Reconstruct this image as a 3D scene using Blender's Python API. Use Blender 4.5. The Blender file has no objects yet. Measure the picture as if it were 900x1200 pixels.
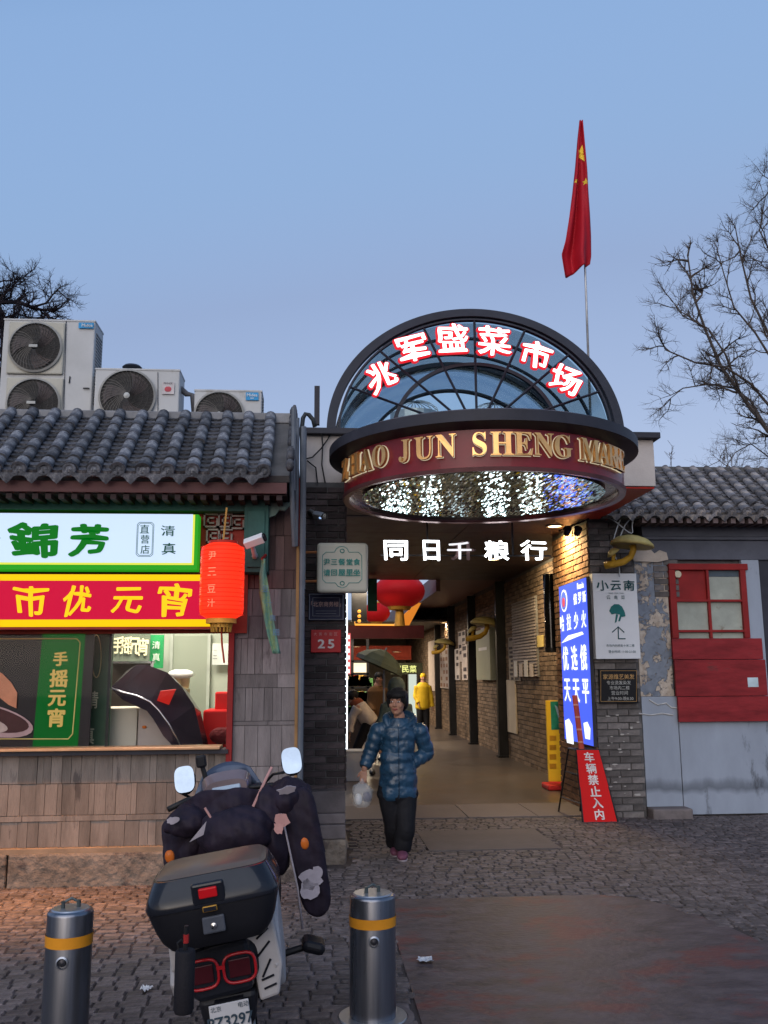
import bpy, bmesh, math, random
from mathutils import Vector, Matrix, noise
R = math.radians
SC = bpy.context.scene
COL = SC.collection
rng = random.Random(7)

# ------------------------------------------------------------------ camera
F, PITCH, YAW, ROLL, EYE = 1068., R(10.1), R(4.28), R(-0.35), 1.6
cd = bpy.data.cameras.new('camera'); cam = bpy.data.objects.new('camera', cd); COL.objects.link(cam)
cd.sensor_fit = 'AUTO'; cd.sensor_width = 36; cd.lens = 36*F/1200; cd.clip_start = .05; cd.clip_end = 2000
CM = Matrix.Translation((0, 0, EYE)) @ Matrix.Rotation(-YAW, 4, 'Z') @ Matrix.Rotation(math.pi/2+PITCH, 4, 'X') @ Matrix.Rotation(ROLL, 4, 'Z')
cam.matrix_world = CM
SC.camera = cam
C3 = CM.to_3x3(); CI = CM.inverted()
# ------------------------------------------------------------------ sky, sun, exposure
W = bpy.data.worlds.new('World'); SC.world = W; W.use_nodes = True
wn = W.node_tree; bg = wn.nodes['Background']
sky = wn.nodes.new('ShaderNodeTexSky'); sky.sky_type = 'NISHITA'; sky.sun_disc = False
SUN_EL, SUN_AZ = R(8), R(200)
sky.sun_elevation = SUN_EL; sky.sun_rotation = SUN_AZ; sky.air_density = 1.0; sky.dust_density = 3.0; sky.ozone_density = 2.0
hs = wn.nodes.new('ShaderNodeMix'); hs.data_type = 'RGBA'; hs.blend_type = 'MULTIPLY'; hs.inputs[0].default_value = 1
hs.inputs[7].default_value = (1.12, 1.08, 1.08, 1)
bw = wn.nodes.new('ShaderNodeRGBToBW'); wn.links.new(sky.outputs[0], bw.inputs[0])
dv = wn.nodes.new('ShaderNodeMath'); dv.operation = 'MULTIPLY'; dv.inputs[1].default_value = .2; wn.links.new(bw.outputs[0], dv.inputs[0])
cr = wn.nodes.new('ShaderNodeValToRGB'); wn.links.new(dv.outputs[0], cr.inputs[0])      # dusk hue: deep blue where the sky is dim, lilac white where it is bright
for e, (p, c) in zip((cr.color_ramp.elements[0], cr.color_ramp.elements[1], cr.color_ramp.elements.new(.42)), ((.10, (.47, 1.14, 2.35)), (.9, (.62, .68, .85)), (.2, (.87, 1.44, 2.42)))): e.position = p; e.color = (*c, 1)
e = cr.color_ramp.elements.new(.33); e.color = (.745, 1.02, 1.6, 1)
e = cr.color_ramp.elements.new(.265); e.color = (.79, 1.24, 2.0, 1)
pw = wn.nodes.new('ShaderNodeMath'); pw.operation = 'POWER'; pw.inputs[1].default_value = .58; wn.links.new(bw.outputs[0], pw.inputs[0])
mlt = wn.nodes.new('ShaderNodeVectorMath'); mlt.operation = 'SCALE'; wn.links.new(cr.outputs[0], mlt.inputs[0]); wn.links.new(pw.outputs[0], mlt.inputs['Scale'])
dm = wn.nodes.new('ShaderNodeMix'); dm.data_type = 'RGBA'; dm.inputs[0].default_value = .92; wn.links.new(sky.outputs[0], dm.inputs[6]); wn.links.new(mlt.outputs[0], dm.inputs[7])
wn.links.new(dm.outputs[2], hs.inputs[6]); wn.links.new(hs.outputs[2], bg.inputs[0])
bg.inputs[1].default_value = 0.15
sl = bpy.data.lights.new('sun', 'SUN'); so = bpy.data.objects.new('sun', sl); COL.objects.link(so)
sl.energy = 0.75; sl.angle = R(70); sl.color = (.95, .95, 1)
so.rotation_euler = (R(52), 0, R(-15))
SC.view_settings.view_transform = 'Standard'; SC.view_settings.look = 'None'; SC.view_settings.gamma = 1; EXPO = .9; SC.view_settings.exposure = EXPO; GAIN = 2**-EXPO
SC.cycles.max_bounces = 6; SC.cycles.transparent_max_bounces = 12; SC.cycles.caustics_reflective = False; SC.cycles.caustics_refractive = False
SC.cycles.sample_clamp_indirect = 4

# ------------------------------------------------------------------ measuring
def ray(px, py): return C3 @ Vector(((px-450)/F, -(py-600)/F, -1))
def at(px, py, Y):
    r = ray(px, py); t = Y/r.y; return Vector((r.x*t, Y, EYE+r.z*t))
def gz(px, py, z=0.):
    r = ray(px, py); t = (z-EYE)/r.z; return Vector((r.x*t, r.y*t, z))
def atx(px, py, X):
    r = ray(px, py); t = X/r.x; return Vector((X, r.y*t, EYE+r.z*t))
def proj(p):
    q = CI @ Vector(p); return 450+F*q.x/-q.z, 600-F*q.y/-q.z

# ------------------------------------------------------------------ materials
def lin(c):
    if isinstance(c, str):
        c = [int(c[i:i+2], 16)/255 for i in (0, 2, 4)]
        return tuple(x/12.92 if x < .04045 else ((x+.055)/1.055)**2.4 for x in c)
    return tuple(c)
MATS = {}
def M(name, col, rough=.65, metal=0., var=.25, vs=4., bump=.25, bs=35., rnd=0., island=False, col2=None, t2=.55, s2=2., dist=.01, coat=0., spec=.17, stretch=None, crack=None, band=None):
    if name in MATS: return MATS[name]
    m = bpy.data.materials.new(name); m.use_nodes = True; MATS[name] = m
    nt = m.node_tree; N = nt.nodes.new; L = nt.links.new; b = nt.nodes['Principled BSDF']
    col = lin(col)
    tc = N('ShaderNodeTexCoord'); src = tc.outputs['Object']
    if stretch:
        mp = N('ShaderNodeMapping'); mp.inputs['Scale'].default_value = stretch; L(src, mp.inputs[0]); src = mp.outputs[0]
    n1 = N('ShaderNodeTexNoise'); n1.inputs['Scale'].default_value = vs; n1.inputs['Detail'].default_value = 7; n1.inputs['Roughness'].default_value = .65
    L(src, n1.inputs['Vector'])
    rp = N('ShaderNodeValToRGB'); rp.color_ramp.elements[0].position = .3; rp.color_ramp.elements[1].position = .7
    rp.color_ramp.elements[0].color = (*[c*(1-var) for c in col], 1); rp.color_ramp.elements[1].color = (*[min(1, c*(1+var)) for c in col], 1)
    L(n1.outputs['Fac'], rp.inputs[0]); out = rp.outputs[0]
    if col2 is not None:
        n2 = N('ShaderNodeTexNoise'); n2.inputs['Scale'].default_value = s2; n2.inputs['Detail'].default_value = 9; n2.inputs['Roughness'].default_value = .7
        L(src, n2.inputs['Vector'])
        r2 = N('ShaderNodeValToRGB'); r2.color_ramp.elements[0].position = t2-.03; r2.color_ramp.elements[1].position = t2+.05
        L(n2.outputs['Fac'], r2.inputs[0])
        mx = N('ShaderNodeMix'); mx.data_type = 'RGBA'; L(r2.outputs[0], mx.inputs[0]); L(out, mx.inputs[6]); mx.inputs[7].default_value = (*lin(col2), 1); out = mx.outputs[2]
    if crack:
        nw = N('ShaderNodeTexNoise'); nw.inputs['Scale'].default_value = crack[0]*2.5; nw.inputs['Detail'].default_value = 4; L(src, nw.inputs['Vector'])
        mv = N('ShaderNodeMix'); mv.data_type = 'VECTOR'; mv.inputs[0].default_value = .12; L(src, mv.inputs[4]); L(nw.outputs['Color'], mv.inputs[5])
        vo = N('ShaderNodeTexVoronoi'); vo.feature = 'DISTANCE_TO_EDGE'; vo.inputs['Scale'].default_value = crack[0]; L(mv.outputs[1], vo.inputs['Vector'])
        rc = N('ShaderNodeValToRGB'); rc.color_ramp.elements[0].position = crack[1]*.4; rc.color_ramp.elements[1].position = crack[1]; rc.color_ramp.elements[0].color = (.35, .33, .33, 1); L(vo.outputs['Distance'], rc.inputs[0])
        mc = N('ShaderNodeMix'); mc.data_type = 'RGBA'; mc.blend_type = 'MULTIPLY'; mc.inputs[0].default_value = 1; L(out, mc.inputs[6]); L(rc.outputs[0], mc.inputs[7]); out = mc.outputs[2]
    if band:        # a streaky splash mark of dried mud at a height of its own
        sx_ = N('ShaderNodeSeparateXYZ'); L(tc.outputs['Object'], sx_.inputs[0]); nb = N('ShaderNodeTexNoise'); nb.inputs['Scale'].default_value = 5; nb.inputs['Detail'].default_value = 8; L(src, nb.inputs['Vector'])
        am = N('ShaderNodeMath'); am.operation = 'MULTIPLY_ADD'; am.inputs[1].default_value = .16; L(nb.outputs['Fac'], am.inputs[0]); L(sx_.outputs['Z'], am.inputs[2])
        rb_ = N('ShaderNodeValToRGB'); cr_ = rb_.color_ramp; z_ = band+.08; cr_.elements[0].position = z_-.09; cr_.elements[0].color = (1, 1, 1, 1); cr_.elements[1].position = z_+.09; cr_.elements[1].color = (1, 1, 1, 1)
        for pp, vv in ((z_-.03, .5), (z_+.02, .62)): e_ = cr_.elements.new(pp); e_.color = (vv, vv, vv, 1)
        L(am.outputs[0], rb_.inputs[0]); mb_ = N('ShaderNodeMix'); mb_.data_type = 'RGBA'; mb_.blend_type = 'MULTIPLY'; mb_.inputs[0].default_value = 1; L(out, mb_.inputs[6]); L(rb_.outputs[0], mb_.inputs[7]); out = mb_.outputs[2]
    if rnd or island:
        if island: g = N('ShaderNodeNewGeometry'); ro = g.outputs['Random Per Island']
        else: g = N('ShaderNodeObjectInfo'); ro = g.outputs['Random']
        mr = N('ShaderNodeMapRange'); mr.inputs[3].default_value = 1-rnd; mr.inputs[4].default_value = 1+rnd; L(ro, mr.inputs[0])
        mm = N('ShaderNodeMix'); mm.data_type = 'RGBA'; mm.blend_type = 'MULTIPLY'; mm.inputs[0].default_value = 1
        L(out, mm.inputs[6]); L(mr.outputs[0], mm.inputs[7]); out = mm.outputs[2]
    L(out, b.inputs['Base Color'])
    b.inputs['Roughness'].default_value = rough; b.inputs['Metallic'].default_value = metal; b.inputs['Coat Weight'].default_value = coat
    b.inputs['Specular IOR Level'].default_value = spec
    if bump:
        n3 = N('ShaderNodeTexNoise'); n3.inputs['Scale'].default_value = bs; n3.inputs['Detail'].default_value = 5; L(src, n3.inputs['Vector'])
        bp = N('ShaderNodeBump'); bp.inputs['Strength'].default_value = bump; bp.inputs['Distance'].default_value = dist
        L(n3.outputs['Fac'], bp.inputs['Height']); L(bp.outputs[0], b.inputs['Normal'])
        rr = N('ShaderNodeMapRange'); rr.inputs[3].default_value = max(.03, rough-.12); rr.inputs[4].default_value = min(1, rough+.12); L(n1.outputs['Fac'], rr.inputs[0]); L(rr.outputs[0], b.inputs['Roughness'])
    return m
def E(name, col, s, base=None):
    if name in MATS: return MATS[name]
    m = bpy.data.materials.new(name); m.use_nodes = True; MATS[name] = m
    b = m.node_tree.nodes['Principled BSDF']; c = (*lin(col), 1)
    b.inputs['Base Color'].default_value = (*lin(base), 1) if base else (*[x*.25 for x in lin(col)], 1); b.inputs['Emission Color'].default_value = c; b.inputs['Emission Strength'].default_value = s*GAIN
    b.inputs['Roughness'].default_value = .45; b.inputs['Specular IOR Level'].default_value = .08
    return m
def GL(name, tint=(1, 1, 1), refl=.12, rough=.02):
    if name in MATS: return MATS[name]
    m = bpy.data.materials.new(name); m.use_nodes = True; MATS[name] = m
    nt = m.node_tree; nt.nodes.remove(nt.nodes['Principled BSDF']); o = nt.nodes['Material Output']
    t = nt.nodes.new('ShaderNodeBsdfTransparent'); t.inputs[0].default_value = (*tint, 1)
    g = nt.nodes.new('ShaderNodeBsdfGlossy'); g.inputs['Roughness'].default_value = rough
    fr = nt.nodes.new('ShaderNodeFresnel'); fr.inputs[0].default_value = 1.5
    ad = nt.nodes.new('ShaderNodeMath'); ad.operation = 'MULTIPLY_ADD'; ad.inputs[1].default_value = .22; ad.inputs[2].default_value = refl-.008
    nt.links.new(fr.outputs[0], ad.inputs[0])
    mx = nt.nodes.new('ShaderNodeMixShader'); nt.links.new(ad.outputs[0], mx.inputs[0]); nt.links.new(t.outputs[0], mx.inputs[1]); nt.links.new(g.outputs[0], mx.inputs[2])
    nt.links.new(mx.outputs[0], o.inputs[0]); return m

# ------------------------------------------------------------------ object helpers
def wmat(o):
    m = o.matrix_basis.copy()
    while o.parent: o = o.parent; m = o.matrix_basis @ m
    return m
def meta(o, label=None, cat=None, group=None, kind=None):
    if label: o['label'] = label
    if cat: o['category'] = cat
    if group: o['group'] = group
    if kind: o['kind'] = kind
    return o
def thing(name, label, cat, loc=(0, 0, 0), group=None, rot=None, kind=None):
    o = bpy.data.objects.new(name, None); COL.objects.link(o); o.location = loc
    if rot is not None: o.matrix_basis = Matrix.Translation(loc) @ rot
    o.empty_display_size = .1
    return meta(o, label, cat, group, kind)
def inst(name, me, mw, parent=None, local=False):
    o = bpy.data.objects.new(name, me); COL.objects.link(o)
    if parent is not None: o.parent = parent
    o.matrix_basis = mw if (local or parent is None) else wmat(parent).inverted() @ mw
    return o
I4 = Matrix.Identity(4)
class MB:
    def __init__(s): s.v = []; s.f = []
    def add(s, vs, fs):
        n = len(s.v); s.v += [Vector(v) for v in vs]; s.f += [tuple(i+n for i in f) for f in fs]; return s
    def box(s, c, d, m=None):
        hx, hy, hz = d[0]/2, d[1]/2, d[2]/2; c = Vector(c)
        vs = [Vector((x, y, z)) for x in (-hx, hx) for y in (-hy, hy) for z in (-hz, hz)]
        vs = [(m @ v if m else v)+c for v in vs]
        return s.add(vs, [(0, 1, 3, 2), (4, 6, 7, 5), (0, 4, 5, 1), (2, 3, 7, 6), (0, 2, 6, 4), (1, 5, 7, 3)])
    def bx(s, x0, x1, y0, y1, z0, z1): return s.box(((x0+x1)/2, (y0+y1)/2, (z0+z1)/2), (abs(x1-x0), abs(y1-y0), abs(z1-z0)))
    def hull8(s, a, b):     # a, b: four corners each
        return s.add(list(a)+list(b), [(0, 1, 2, 3), (7, 6, 5, 4), (0, 4, 5, 1), (1, 5, 6, 2), (2, 6, 7, 3), (3, 7, 4, 0)])
    def tube(s, path, r, n=8, caps=True, flat=1.):
        path = [Vector(p) for p in path]; k = len(path); rs = r if isinstance(r, (list, tuple)) else [r]*k
        vs = []; up = None
        for i, p in enumerate(path):
            d = (path[min(i+1, k-1)]-path[max(i-1, 0)])
            d = d.normalized() if d.length > 1e-9 else Vector((0, 0, 1))
            if up is None: up = Vector((0, 0, 1)) if abs(d.z) < .9 else Vector((0, 1, 0))
            a = d.cross(up)
            if a.length < 1e-4: a = d.cross(Vector((1, 0, 0)))
            a.normalize(); b = a.cross(d).normalized(); up = b
            for j in range(n):
                t = 2*math.pi*j/n; vs.append(p+(a*math.cos(t)*rs[i]+b*math.sin(t)*rs[i]*flat))
        fs = [(i*n+j, i*n+(j+1) % n, (i+1)*n+(j+1) % n, (i+1)*n+j) for i in range(k-1) for j in range(n)]
        if caps: fs += [tuple(range(n-1, -1, -1)), tuple((k-1)*n+j for j in range(n))]
        return s.add(vs, fs)
    def lathe(s, prof, c=(0, 0, 0), n=24, m=None, a0=0, a1=2*math.pi, sx=1., sy=1.):
        c = Vector(c); full = abs(a1-a0-2*math.pi) < 1e-6; cols = n if full else n+1; k = len(prof); vs = []
        for j in range(cols):
            t = a0+(a1-a0)*j/n
            for r, z in prof:
                v = Vector((r*math.cos(t)*sx, r*math.sin(t)*sy, z)); vs.append((m @ v if m else v)+c)
        fs = [(j*k+i, ((j+1) % cols)*k+i, ((j+1) % cols)*k+i+1, j*k+i+1) for j in range(n) for i in range(k-1)]
        return s.add(vs, fs)
    def loft(s, rings, caps=True):
        n = len(rings[0]); vs = [p for r in rings for p in r]
        fs = [(i*n+j, i*n+(j+1) % n, (i+1)*n+(j+1) % n, (i+1)*n+j) for i in range(len(rings)-1) for j in range(n)]
        if caps: fs += [tuple(range(n-1, -1, -1)), tuple((len(rings)-1)*n+j for j in range(n))]
        return s.add(vs, fs)
    def ball(s, c, r, n=12, m=None):
        r = (r, r, r) if not isinstance(r, (tuple, list)) else r; c = Vector(c)
        rings = []
        for i in range(1, n):
            a = math.pi*i/n; rg = []
            for j in range(2*n):
                t = math.pi*j/n; v = Vector((r[0]*math.sin(a)*math.cos(t), r[1]*math.sin(a)*math.sin(t), -r[2]*math.cos(a))); rg.append((m @ v if m else v)+c)
            rings.append(rg)
        return s.loft(rings)
    def prism(s, pts, y0, y1):      # outline in (x, z), thickness along y
        n = len(pts)
        return s.add([(x, y0, z) for x, z in pts]+[(x, y1, z) for x, z in pts], [tuple(range(n)), tuple(range(2*n-1, n-1, -1))]+[(i, n+i, n+(i+1) % n, (i+1) % n) for i in range(n)])
    def build(s, name, mat, parent=None, smooth=False, local=False, bevel=0., mods=(), bseg=2):
        me = bpy.data.meshes.new(name); me.from_pydata([tuple(v) for v in s.v], [], s.f); me.validate()
        bm = bmesh.new(); bm.from_mesh(me); bmesh.ops.recalc_face_normals(bm, faces=bm.faces); bm.to_mesh(me); bm.free()
        if smooth:
            me.polygons.foreach_set('use_smooth', [True]*len(me.polygons))
            if smooth == 'auto': 
                me.polygons.foreach_set('use_smooth', [True]*len(me.polygons)); me.set_sharp_from_angle(angle=R(40))
        if mat: me.materials.append(mat)
        o = inst(name, me, I4, parent, local)
        if bevel:
            b = o.modifiers.new('bevel', 'BEVEL'); b.width = bevel; b.segments = bseg; b.limit_method = 'ANGLE'
        for k, kw in mods:
            md = o.modifiers.new(k.lower(), k)
            for a, v in kw.items(): setattr(md, a, v)
        return o
    def mesh(s, name, mat, smooth=False):
        o = s.build(name, mat, None, smooth); me = o.data; bpy.data.objects.remove(o); return me

# ------------------------------------------------------------------ lettering
GC = {}
def glyph(ch, ext=0.):
    k = (ch, ext)
    if k in GC: return GC[k]
    c = bpy.data.curves.new('glyph', 'FONT'); c.body = ch; c.size = 1; c.extrude = ext; c.resolution_u = 3
    o = bpy.data.objects.new('glyph', c); COL.objects.link(o)
    dg = bpy.context.evaluated_depsgraph_get(); me = bpy.data.meshes.new_from_object(o.evaluated_get(dg))
    vs = [v.co.copy() for v in me.vertices]; fs = [tuple(p.vertices) for p in me.polygons]
    bpy.data.objects.remove(o); bpy.data.curves.remove(c); bpy.data.meshes.remove(me)
    if vs:
        x0 = min(v.x for v in vs); x1 = max(v.x for v in vs); y0 = min(v.y for v in vs); y1 = max(v.y for v in vs)
    else: x0 = x1 = y0 = y1 = 0
    GC[k] = (vs, fs, (x0, x1, y0, y1)); return GC[k]
def FR(right, up, o):   # a writing frame: x right, y up, z out
    r = Vector(right).normalized(); u = Vector(up).normalized(); n = r.cross(u)
    m = Matrix((r, u, n)).transposed().to_4x4(); m.translation = Vector(o); return m
def FRONT(o): return FR((1, 0, 0), (0, 0, 1), o)
def letter(mb, s, fr, h, nib=0., sx=1., ext=0., warp=0., rot=0., shear=0., seed=0, emh=None, lift=.002):
    """writes s centred on the frame's origin; h = height of the letters in metres; nib = stroke thickening in em"""
    vs, fs, (x0, x1, y0, y1) = glyph(s, ext)
    cx, cy = (x0+x1)/2, (y0+y1)/2; sc = h/(emh or max(y1-y0, .35))
    offs = [(0, 0)] if nib <= 0 else [(0, 0)]+[(math.cos(a)*nib, math.sin(a)*nib*.75) for a in [math.pi*k/4 for k in range(8)]]
    rm = Matrix.Rotation(rot, 2)
    for i, (ox, oy) in enumerate(offs):
        out = []
        for v in vs:
            x, y = v.x-cx, v.y-cy
            if warp:
                q = noise.noise_vector(Vector((x*1.7+seed*3.1, y*1.7, seed))); x += q.x*warp; y += q.y*warp
            x = (x+ox+shear*y)*sx*sc; y = (y+oy)*sc
            p = rm @ Vector((x, y)); out.append(fr @ Vector((p.x, p.y, v.z*sc+lift+i*.0004)))
        mb.add(out, fs)
    return mb
def write(s, fr, h, mat, parent, name='lettering', **kw):
    mb = MB(); letter(mb, s, fr, h, **kw); return mb.build(name, mat, parent)
def chars(items, Y, mat, parent, name='character', split=True, **kw):
    """items: (character, px, py, height in px) on a plane facing the street"""
    tot = MB()
    for i, it in enumerate(items):
        ch, px, py, hp = it[:4]; rot = it[4] if len(it) > 4 else 0
        p = at(px, py, Y); h = abs(at(px, py-hp/2, Y).z-at(px, py+hp/2, Y).z)
        mb = MB() if split else tot
        letter(mb, ch, FRONT(p), h, rot=R(rot), seed=i+1, **kw)
        if split: mb.build(name, mat, parent)
    if not split: return tot.build(name, mat, parent)
def panel(px0, py0, px1, py1, Y, dep, name, mat, parent, bevel=.0, local=False):
    a = at(px0, py0, Y); b = at(px1, py1, Y); 
    return MB().bx(a.x, b.x, Y, Y+dep, b.z, a.z).build(name, mat, parent, bevel=bevel)

# palette
BLK = M('black_metal', (.02, .02, .022), .4, .3, bump=.1)
DGREY = M('dark_grey_paint', (.032, .032, .042), .5, .0, bump=.08)
GREYM = M('grey_metal', (.3, .31, .32), .4, .6, bump=.08)
BEIGE = M('beige_render', (.42, .38, .36), .8, var=.1, bump=.2, bs=60)
BURG = M('burgundy_paint', (.17, .016, .022), .35, var=.15, bump=.05, coat=.2)
MAROON = M('maroon_panel', (.09, .03, .025), .4, var=.2, bump=.05)
REDP = M('red_paint', (.22, .016, .016), .5, var=.2, bump=.15)
REDB = M('bright_red', (.5, .012, .012), .45, var=.1, bump=.05)
WHITE = M('white_enamel', (.62, .62, .64), .45, var=.06, bump=.05)
ACW = M('unit_casing', (.45, .45, .45), .5, var=.1, vs=2, bump=.05, col2=(.36, .35, .33), t2=.66, s2=3)
GREEN = M('green_timber', (.03, .085, .075), .6, var=.25, bump=.2)
TILE = M('roof_tile_clay', (.082, .083, .094), .85, var=.55, vs=14, bump=.9, bs=45, rnd=.4, col2=(.2, .2, .21), t2=.58, s2=11)
TILER = M('roof_tile_clay_worn', (.13, .125, .135), .88, var=.55, vs=14, bump=.9, bs=45, rnd=.4, col2=(.27, .23, .2), t2=.56, s2=9)
MORTAR = M('mortar', (.09, .088, .09), .9, var=.3, bump=.4)
BRICKD = M('dark_brick', (.055, .043, .045), .75, var=.35, vs=12, bump=.6, bs=60, rnd=.45)
BRICKG = M('grey_brick', (.13, .118, .115), .85, var=.35, vs=12, bump=.6, bs=60, rnd=.4, col2=(.3, .29, .28), t2=.7, s2=9)
BRICKC = M('passage_brick', (.16, .115, .085), .85, var=.3, vs=10, bump=.5, bs=50, rnd=.35)
CLAD = M('stone_cladding', (.175, .148, .13), .78, var=.35, vs=4, bump=.45, bs=45, rnd=.24, col2=(.1, .085, .078), t2=.6, s2=4, stretch=(2.5, 2.5, .5))
CLADP = M('stone_cladding_purple', (.17, .15, .15), .75, var=.28, vs=5, bump=.35, bs=45, rnd=.38, stretch=(2.5, 2.5, .5), col2=(.10, .085, .085), t2=.6, s2=3)
GLASS = GL('window_glass', refl=.004)
print('ready')
# ================================================================== GROUND
def ground():
    g = MB().bx(-150, 150, -60, 250, -.3, 0)
    go = g.build('ground', M('ground_bed', (.06, .05, .05), .85, var=.35, vs=2, bump=.5))
    meta(go, kind='structure')
    PAV = M('sett_stone', (.1, .083, .083), .6, var=.6, vs=22, bump=.5, bs=70, rnd=.32, dist=.012, col2=(.07, .058, .06), t2=.58, s2=9)
    PAVI = M('sett_stone_mass', (.1, .083, .083), .6, var=.6, vs=22, bump=.5, bs=70, rnd=.32, island=True, dist=.012, col2=(.07, .058, .06), t2=.58, s2=9)
    def sett(lx, ly):
        e = .007; h = .011
        a = [(-lx/2, -ly/2, 0), (lx/2, -ly/2, 0), (lx/2, ly/2, 0), (-lx/2, ly/2, 0)]
        b = [(-lx/2+e, -ly/2+e, h), (lx/2-e, -ly/2+e, h), (lx/2-e, ly/2-e, h), (-lx/2+e, ly/2-e, h)]
        return a+b, [(4, 5, 6, 7), (0, 1, 5, 4), (1, 2, 6, 5), (2, 3, 7, 6), (3, 0, 4, 7)]
    shapes = [MB().add(*sett(w, .072)).mesh('sett', PAV) for w in (.09, .115, .14)]
    # the concrete apron: its outline on the ground
    edge = [gz(x, y) for x, y in ((700, 1050), (745, 1054), (780, 1062), (820, 1075), (860, 1091), (900, 1110), (960, 1145))]
    EY = [e.y for e in edge]; EX = [e.x for e in edge]
    def slim(y):
        if y >= EY[0]: return EX[0]
        for i in range(len(EY)-1):
            if EY[i+1] <= y <= EY[i]: f = (y-EY[i+1])/(EY[i]-EY[i+1]); return EX[i+1]*(1-f)+EX[i]*f
        return EX[-1]+.3*(EY[-1]-y)
    YT_ = EY[0]
    def inslab(x, y):
        n_ = .05*noise.noise(Vector((x*5, y*5, 1.5)))
        return y < YT_+.0+n_ and x > .5+n_*.5 and x < slim(y)+n_*1.6
    pa, pb = gz(503, 999), gz(626, 973)
    def inpatch(x, y): return pa.x < x < pb.x and pa.y < y < pb.y
    def blocked(x, y):
        if y > 7.5 and x < -.1: return True
        if y > 8.1 and x < .34: return True
        if inpatch(x, y): return True
        if y > 10.53 and x > .2 and x < 3.4: return True
        if y > 10.4 and (x < .3 or x > 3.3): return True
        if y > 10.6: return True
        return False
    cand = []
    y = 2.35; row = 0
    while y < 10.56:
        x = -5.2+rng.random()*.15
        while x < 6.6:
            k = rng.choice((0, 0, 1, 1, 2)); w = (.09, .115, .14)[k]; cx = x+w/2
            if abs(proj((cx, y, 0))[0]-450) < 900 and not inslab(cx, y) and not blocked(cx, y): cand.append((cx, y, k))
            x += w+.006
        y += .078; row += 1
    vis = [c for c in cand if 0 < proj((c[0], c[1], 0))[0] < 900 and proj((c[0], c[1], 0))[1] < 1200]
    vis.sort(key=lambda c: c[1]); near = set(vis[:300])
    mass = MB()
    for c in cand:
        cx, yy, k = c
        tz = rng.uniform(-.002, .003)+.003*noise.noise(Vector((cx*1.2, yy*1.2, 0)))
        m = Matrix.Translation((cx, yy+rng.uniform(-.003, .003), .001+tz)) @ Matrix.Rotation(rng.gauss(0, .025), 4, 'Z') @ Matrix.Rotation(rng.gauss(0, .012), 4, 'X') @ Matrix.Rotation(rng.gauss(0, .012), 4, 'Y')
        if c in near: inst('sett', shapes[k], m, go)
        else:
            v, f = sett((.09, .115, .14)[k], .072); mass.add([m @ Vector(q) for q in v], f)
    o = mass.build('sett_paving', PAVI, go); o['kind'] = 'stuff'
    # concrete apron bottom right
    ys = [-3, 0, 2, 3.5]+EY[::-1]
    pts = [(.5, -3)]+[(slim(y), y) for y in ys]+[(.5, YT_)]
    mb = MB(); n = len(pts)
    mb.add([(x, y, .0) for x, y in pts]+[(x, y, .012) for x, y in pts], [tuple(range(n, 2*n))]+[(i, (i+1) % n, n+(i+1) % n, n+i) for i in range(n)])
    o = mb.build('concrete_pavement', M('apron_concrete', (.078, .06, .062), .5, var=.5, vs=5, bump=.6, bs=22, col2=(.12, .045, .042), t2=.55, s2=1.5, stretch=(1, 1.6, 1)))
    meta(o, kind='structure')
    # granite band and floor of the passage
    gb = thing('threshold_path', None, None, kind='structure')
    GM = M('granite_band', (.11, .095, .1), .55, var=.2, vs=20, bump=.2, rnd=.12)
    x = .3
    while x < 3.6:
        w = min(rng.uniform(.62, .8), 3.9-x); MB().bx(x, x+w-.008, 10.56, 11.6, -.02, .018).build('slab', GM, gb, bevel=.004); x += w
    MB().bx(.29, 6, 10.54, 10.57, -.02, .006).build('joint', MORTAR, gb)
    fl = MB().bx(-4, 3.95, 11.605, 40, -.05, .015).build('passage_floor', M('passage_floor_concrete', (.09, .075, .07), .33, var=.25, vs=1.2, bump=.2, bs=20, col2=(.1, .075, .062), t2=.56, s2=1.5))
    meta(fl, kind='structure')
    # small concrete patch before the pillar
    MB().bx(-.2, .32, 8.9, 11.61, -.05, .016).build('side_slab', GM, gb)
    pa, pb = gz(503, 999), gz(626, 973)
    a = MB().bx(pa.x, pb.x, pa.y, pb.y, 0, .0165).build('concrete_patch', M('patch_concrete', (.105, .09, .09), .7, var=.2, bump=.3)); meta(a, kind='structure')
    # kerb step under the shop: stone blocks
    kb = thing('stone_kerb', None, None, kind='structure')
    SM = M('kerb_sandstone', (.15, .125, .105), .8, var=.5, vs=6, bump=1., bs=16, rnd=.15, dist=.03, col2=(.075, .06, .055), t2=.55, s2=5)
    x = -5
    for xe in (-3.7, -2.35, -1.1, -.12):
        MB().bx(x, xe-.01, 7.55, 8.3, -.05, .255).build('block', SM, kb, bevel=.02); x = xe
    # strip edge lit below
    return go
GROUND = ground()

# litter
for px, py, lab, s in ((498, 1131, 'crumpled scrap of translucent white plastic lying on the concrete beside the bollard', .045), (171, 1165, 'tiny torn scrap of white paper lying on the stone setts left of the scooter', .03)):
    c = gz(px, py); mb = MB(); r2 = random.Random(px); n = 6
    vs = [(c.x+(i/n-.5)*s*2+r2.uniform(-.004, .004), c.y+(j/n-.5)*s*2*1.1+r2.uniform(-.006, .006), .02+r2.random()*.018) for i in range(n+1) for j in range(n+1)]
    keep = [(i*(n+1)+j, i*(n+1)+j+1, (i+1)*(n+1)+j+1, (i+1)*(n+1)+j) for i in range(n) for j in range(n) if (i-n/2)**2+(j-n/2)**2 < 9.5+r2.uniform(-3, 2)]
    meta(mb.add(vs, keep).build('scrap', M('litter_white', (.5, .5, .52), .4, bump=0)), lab, 'litter')

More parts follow.
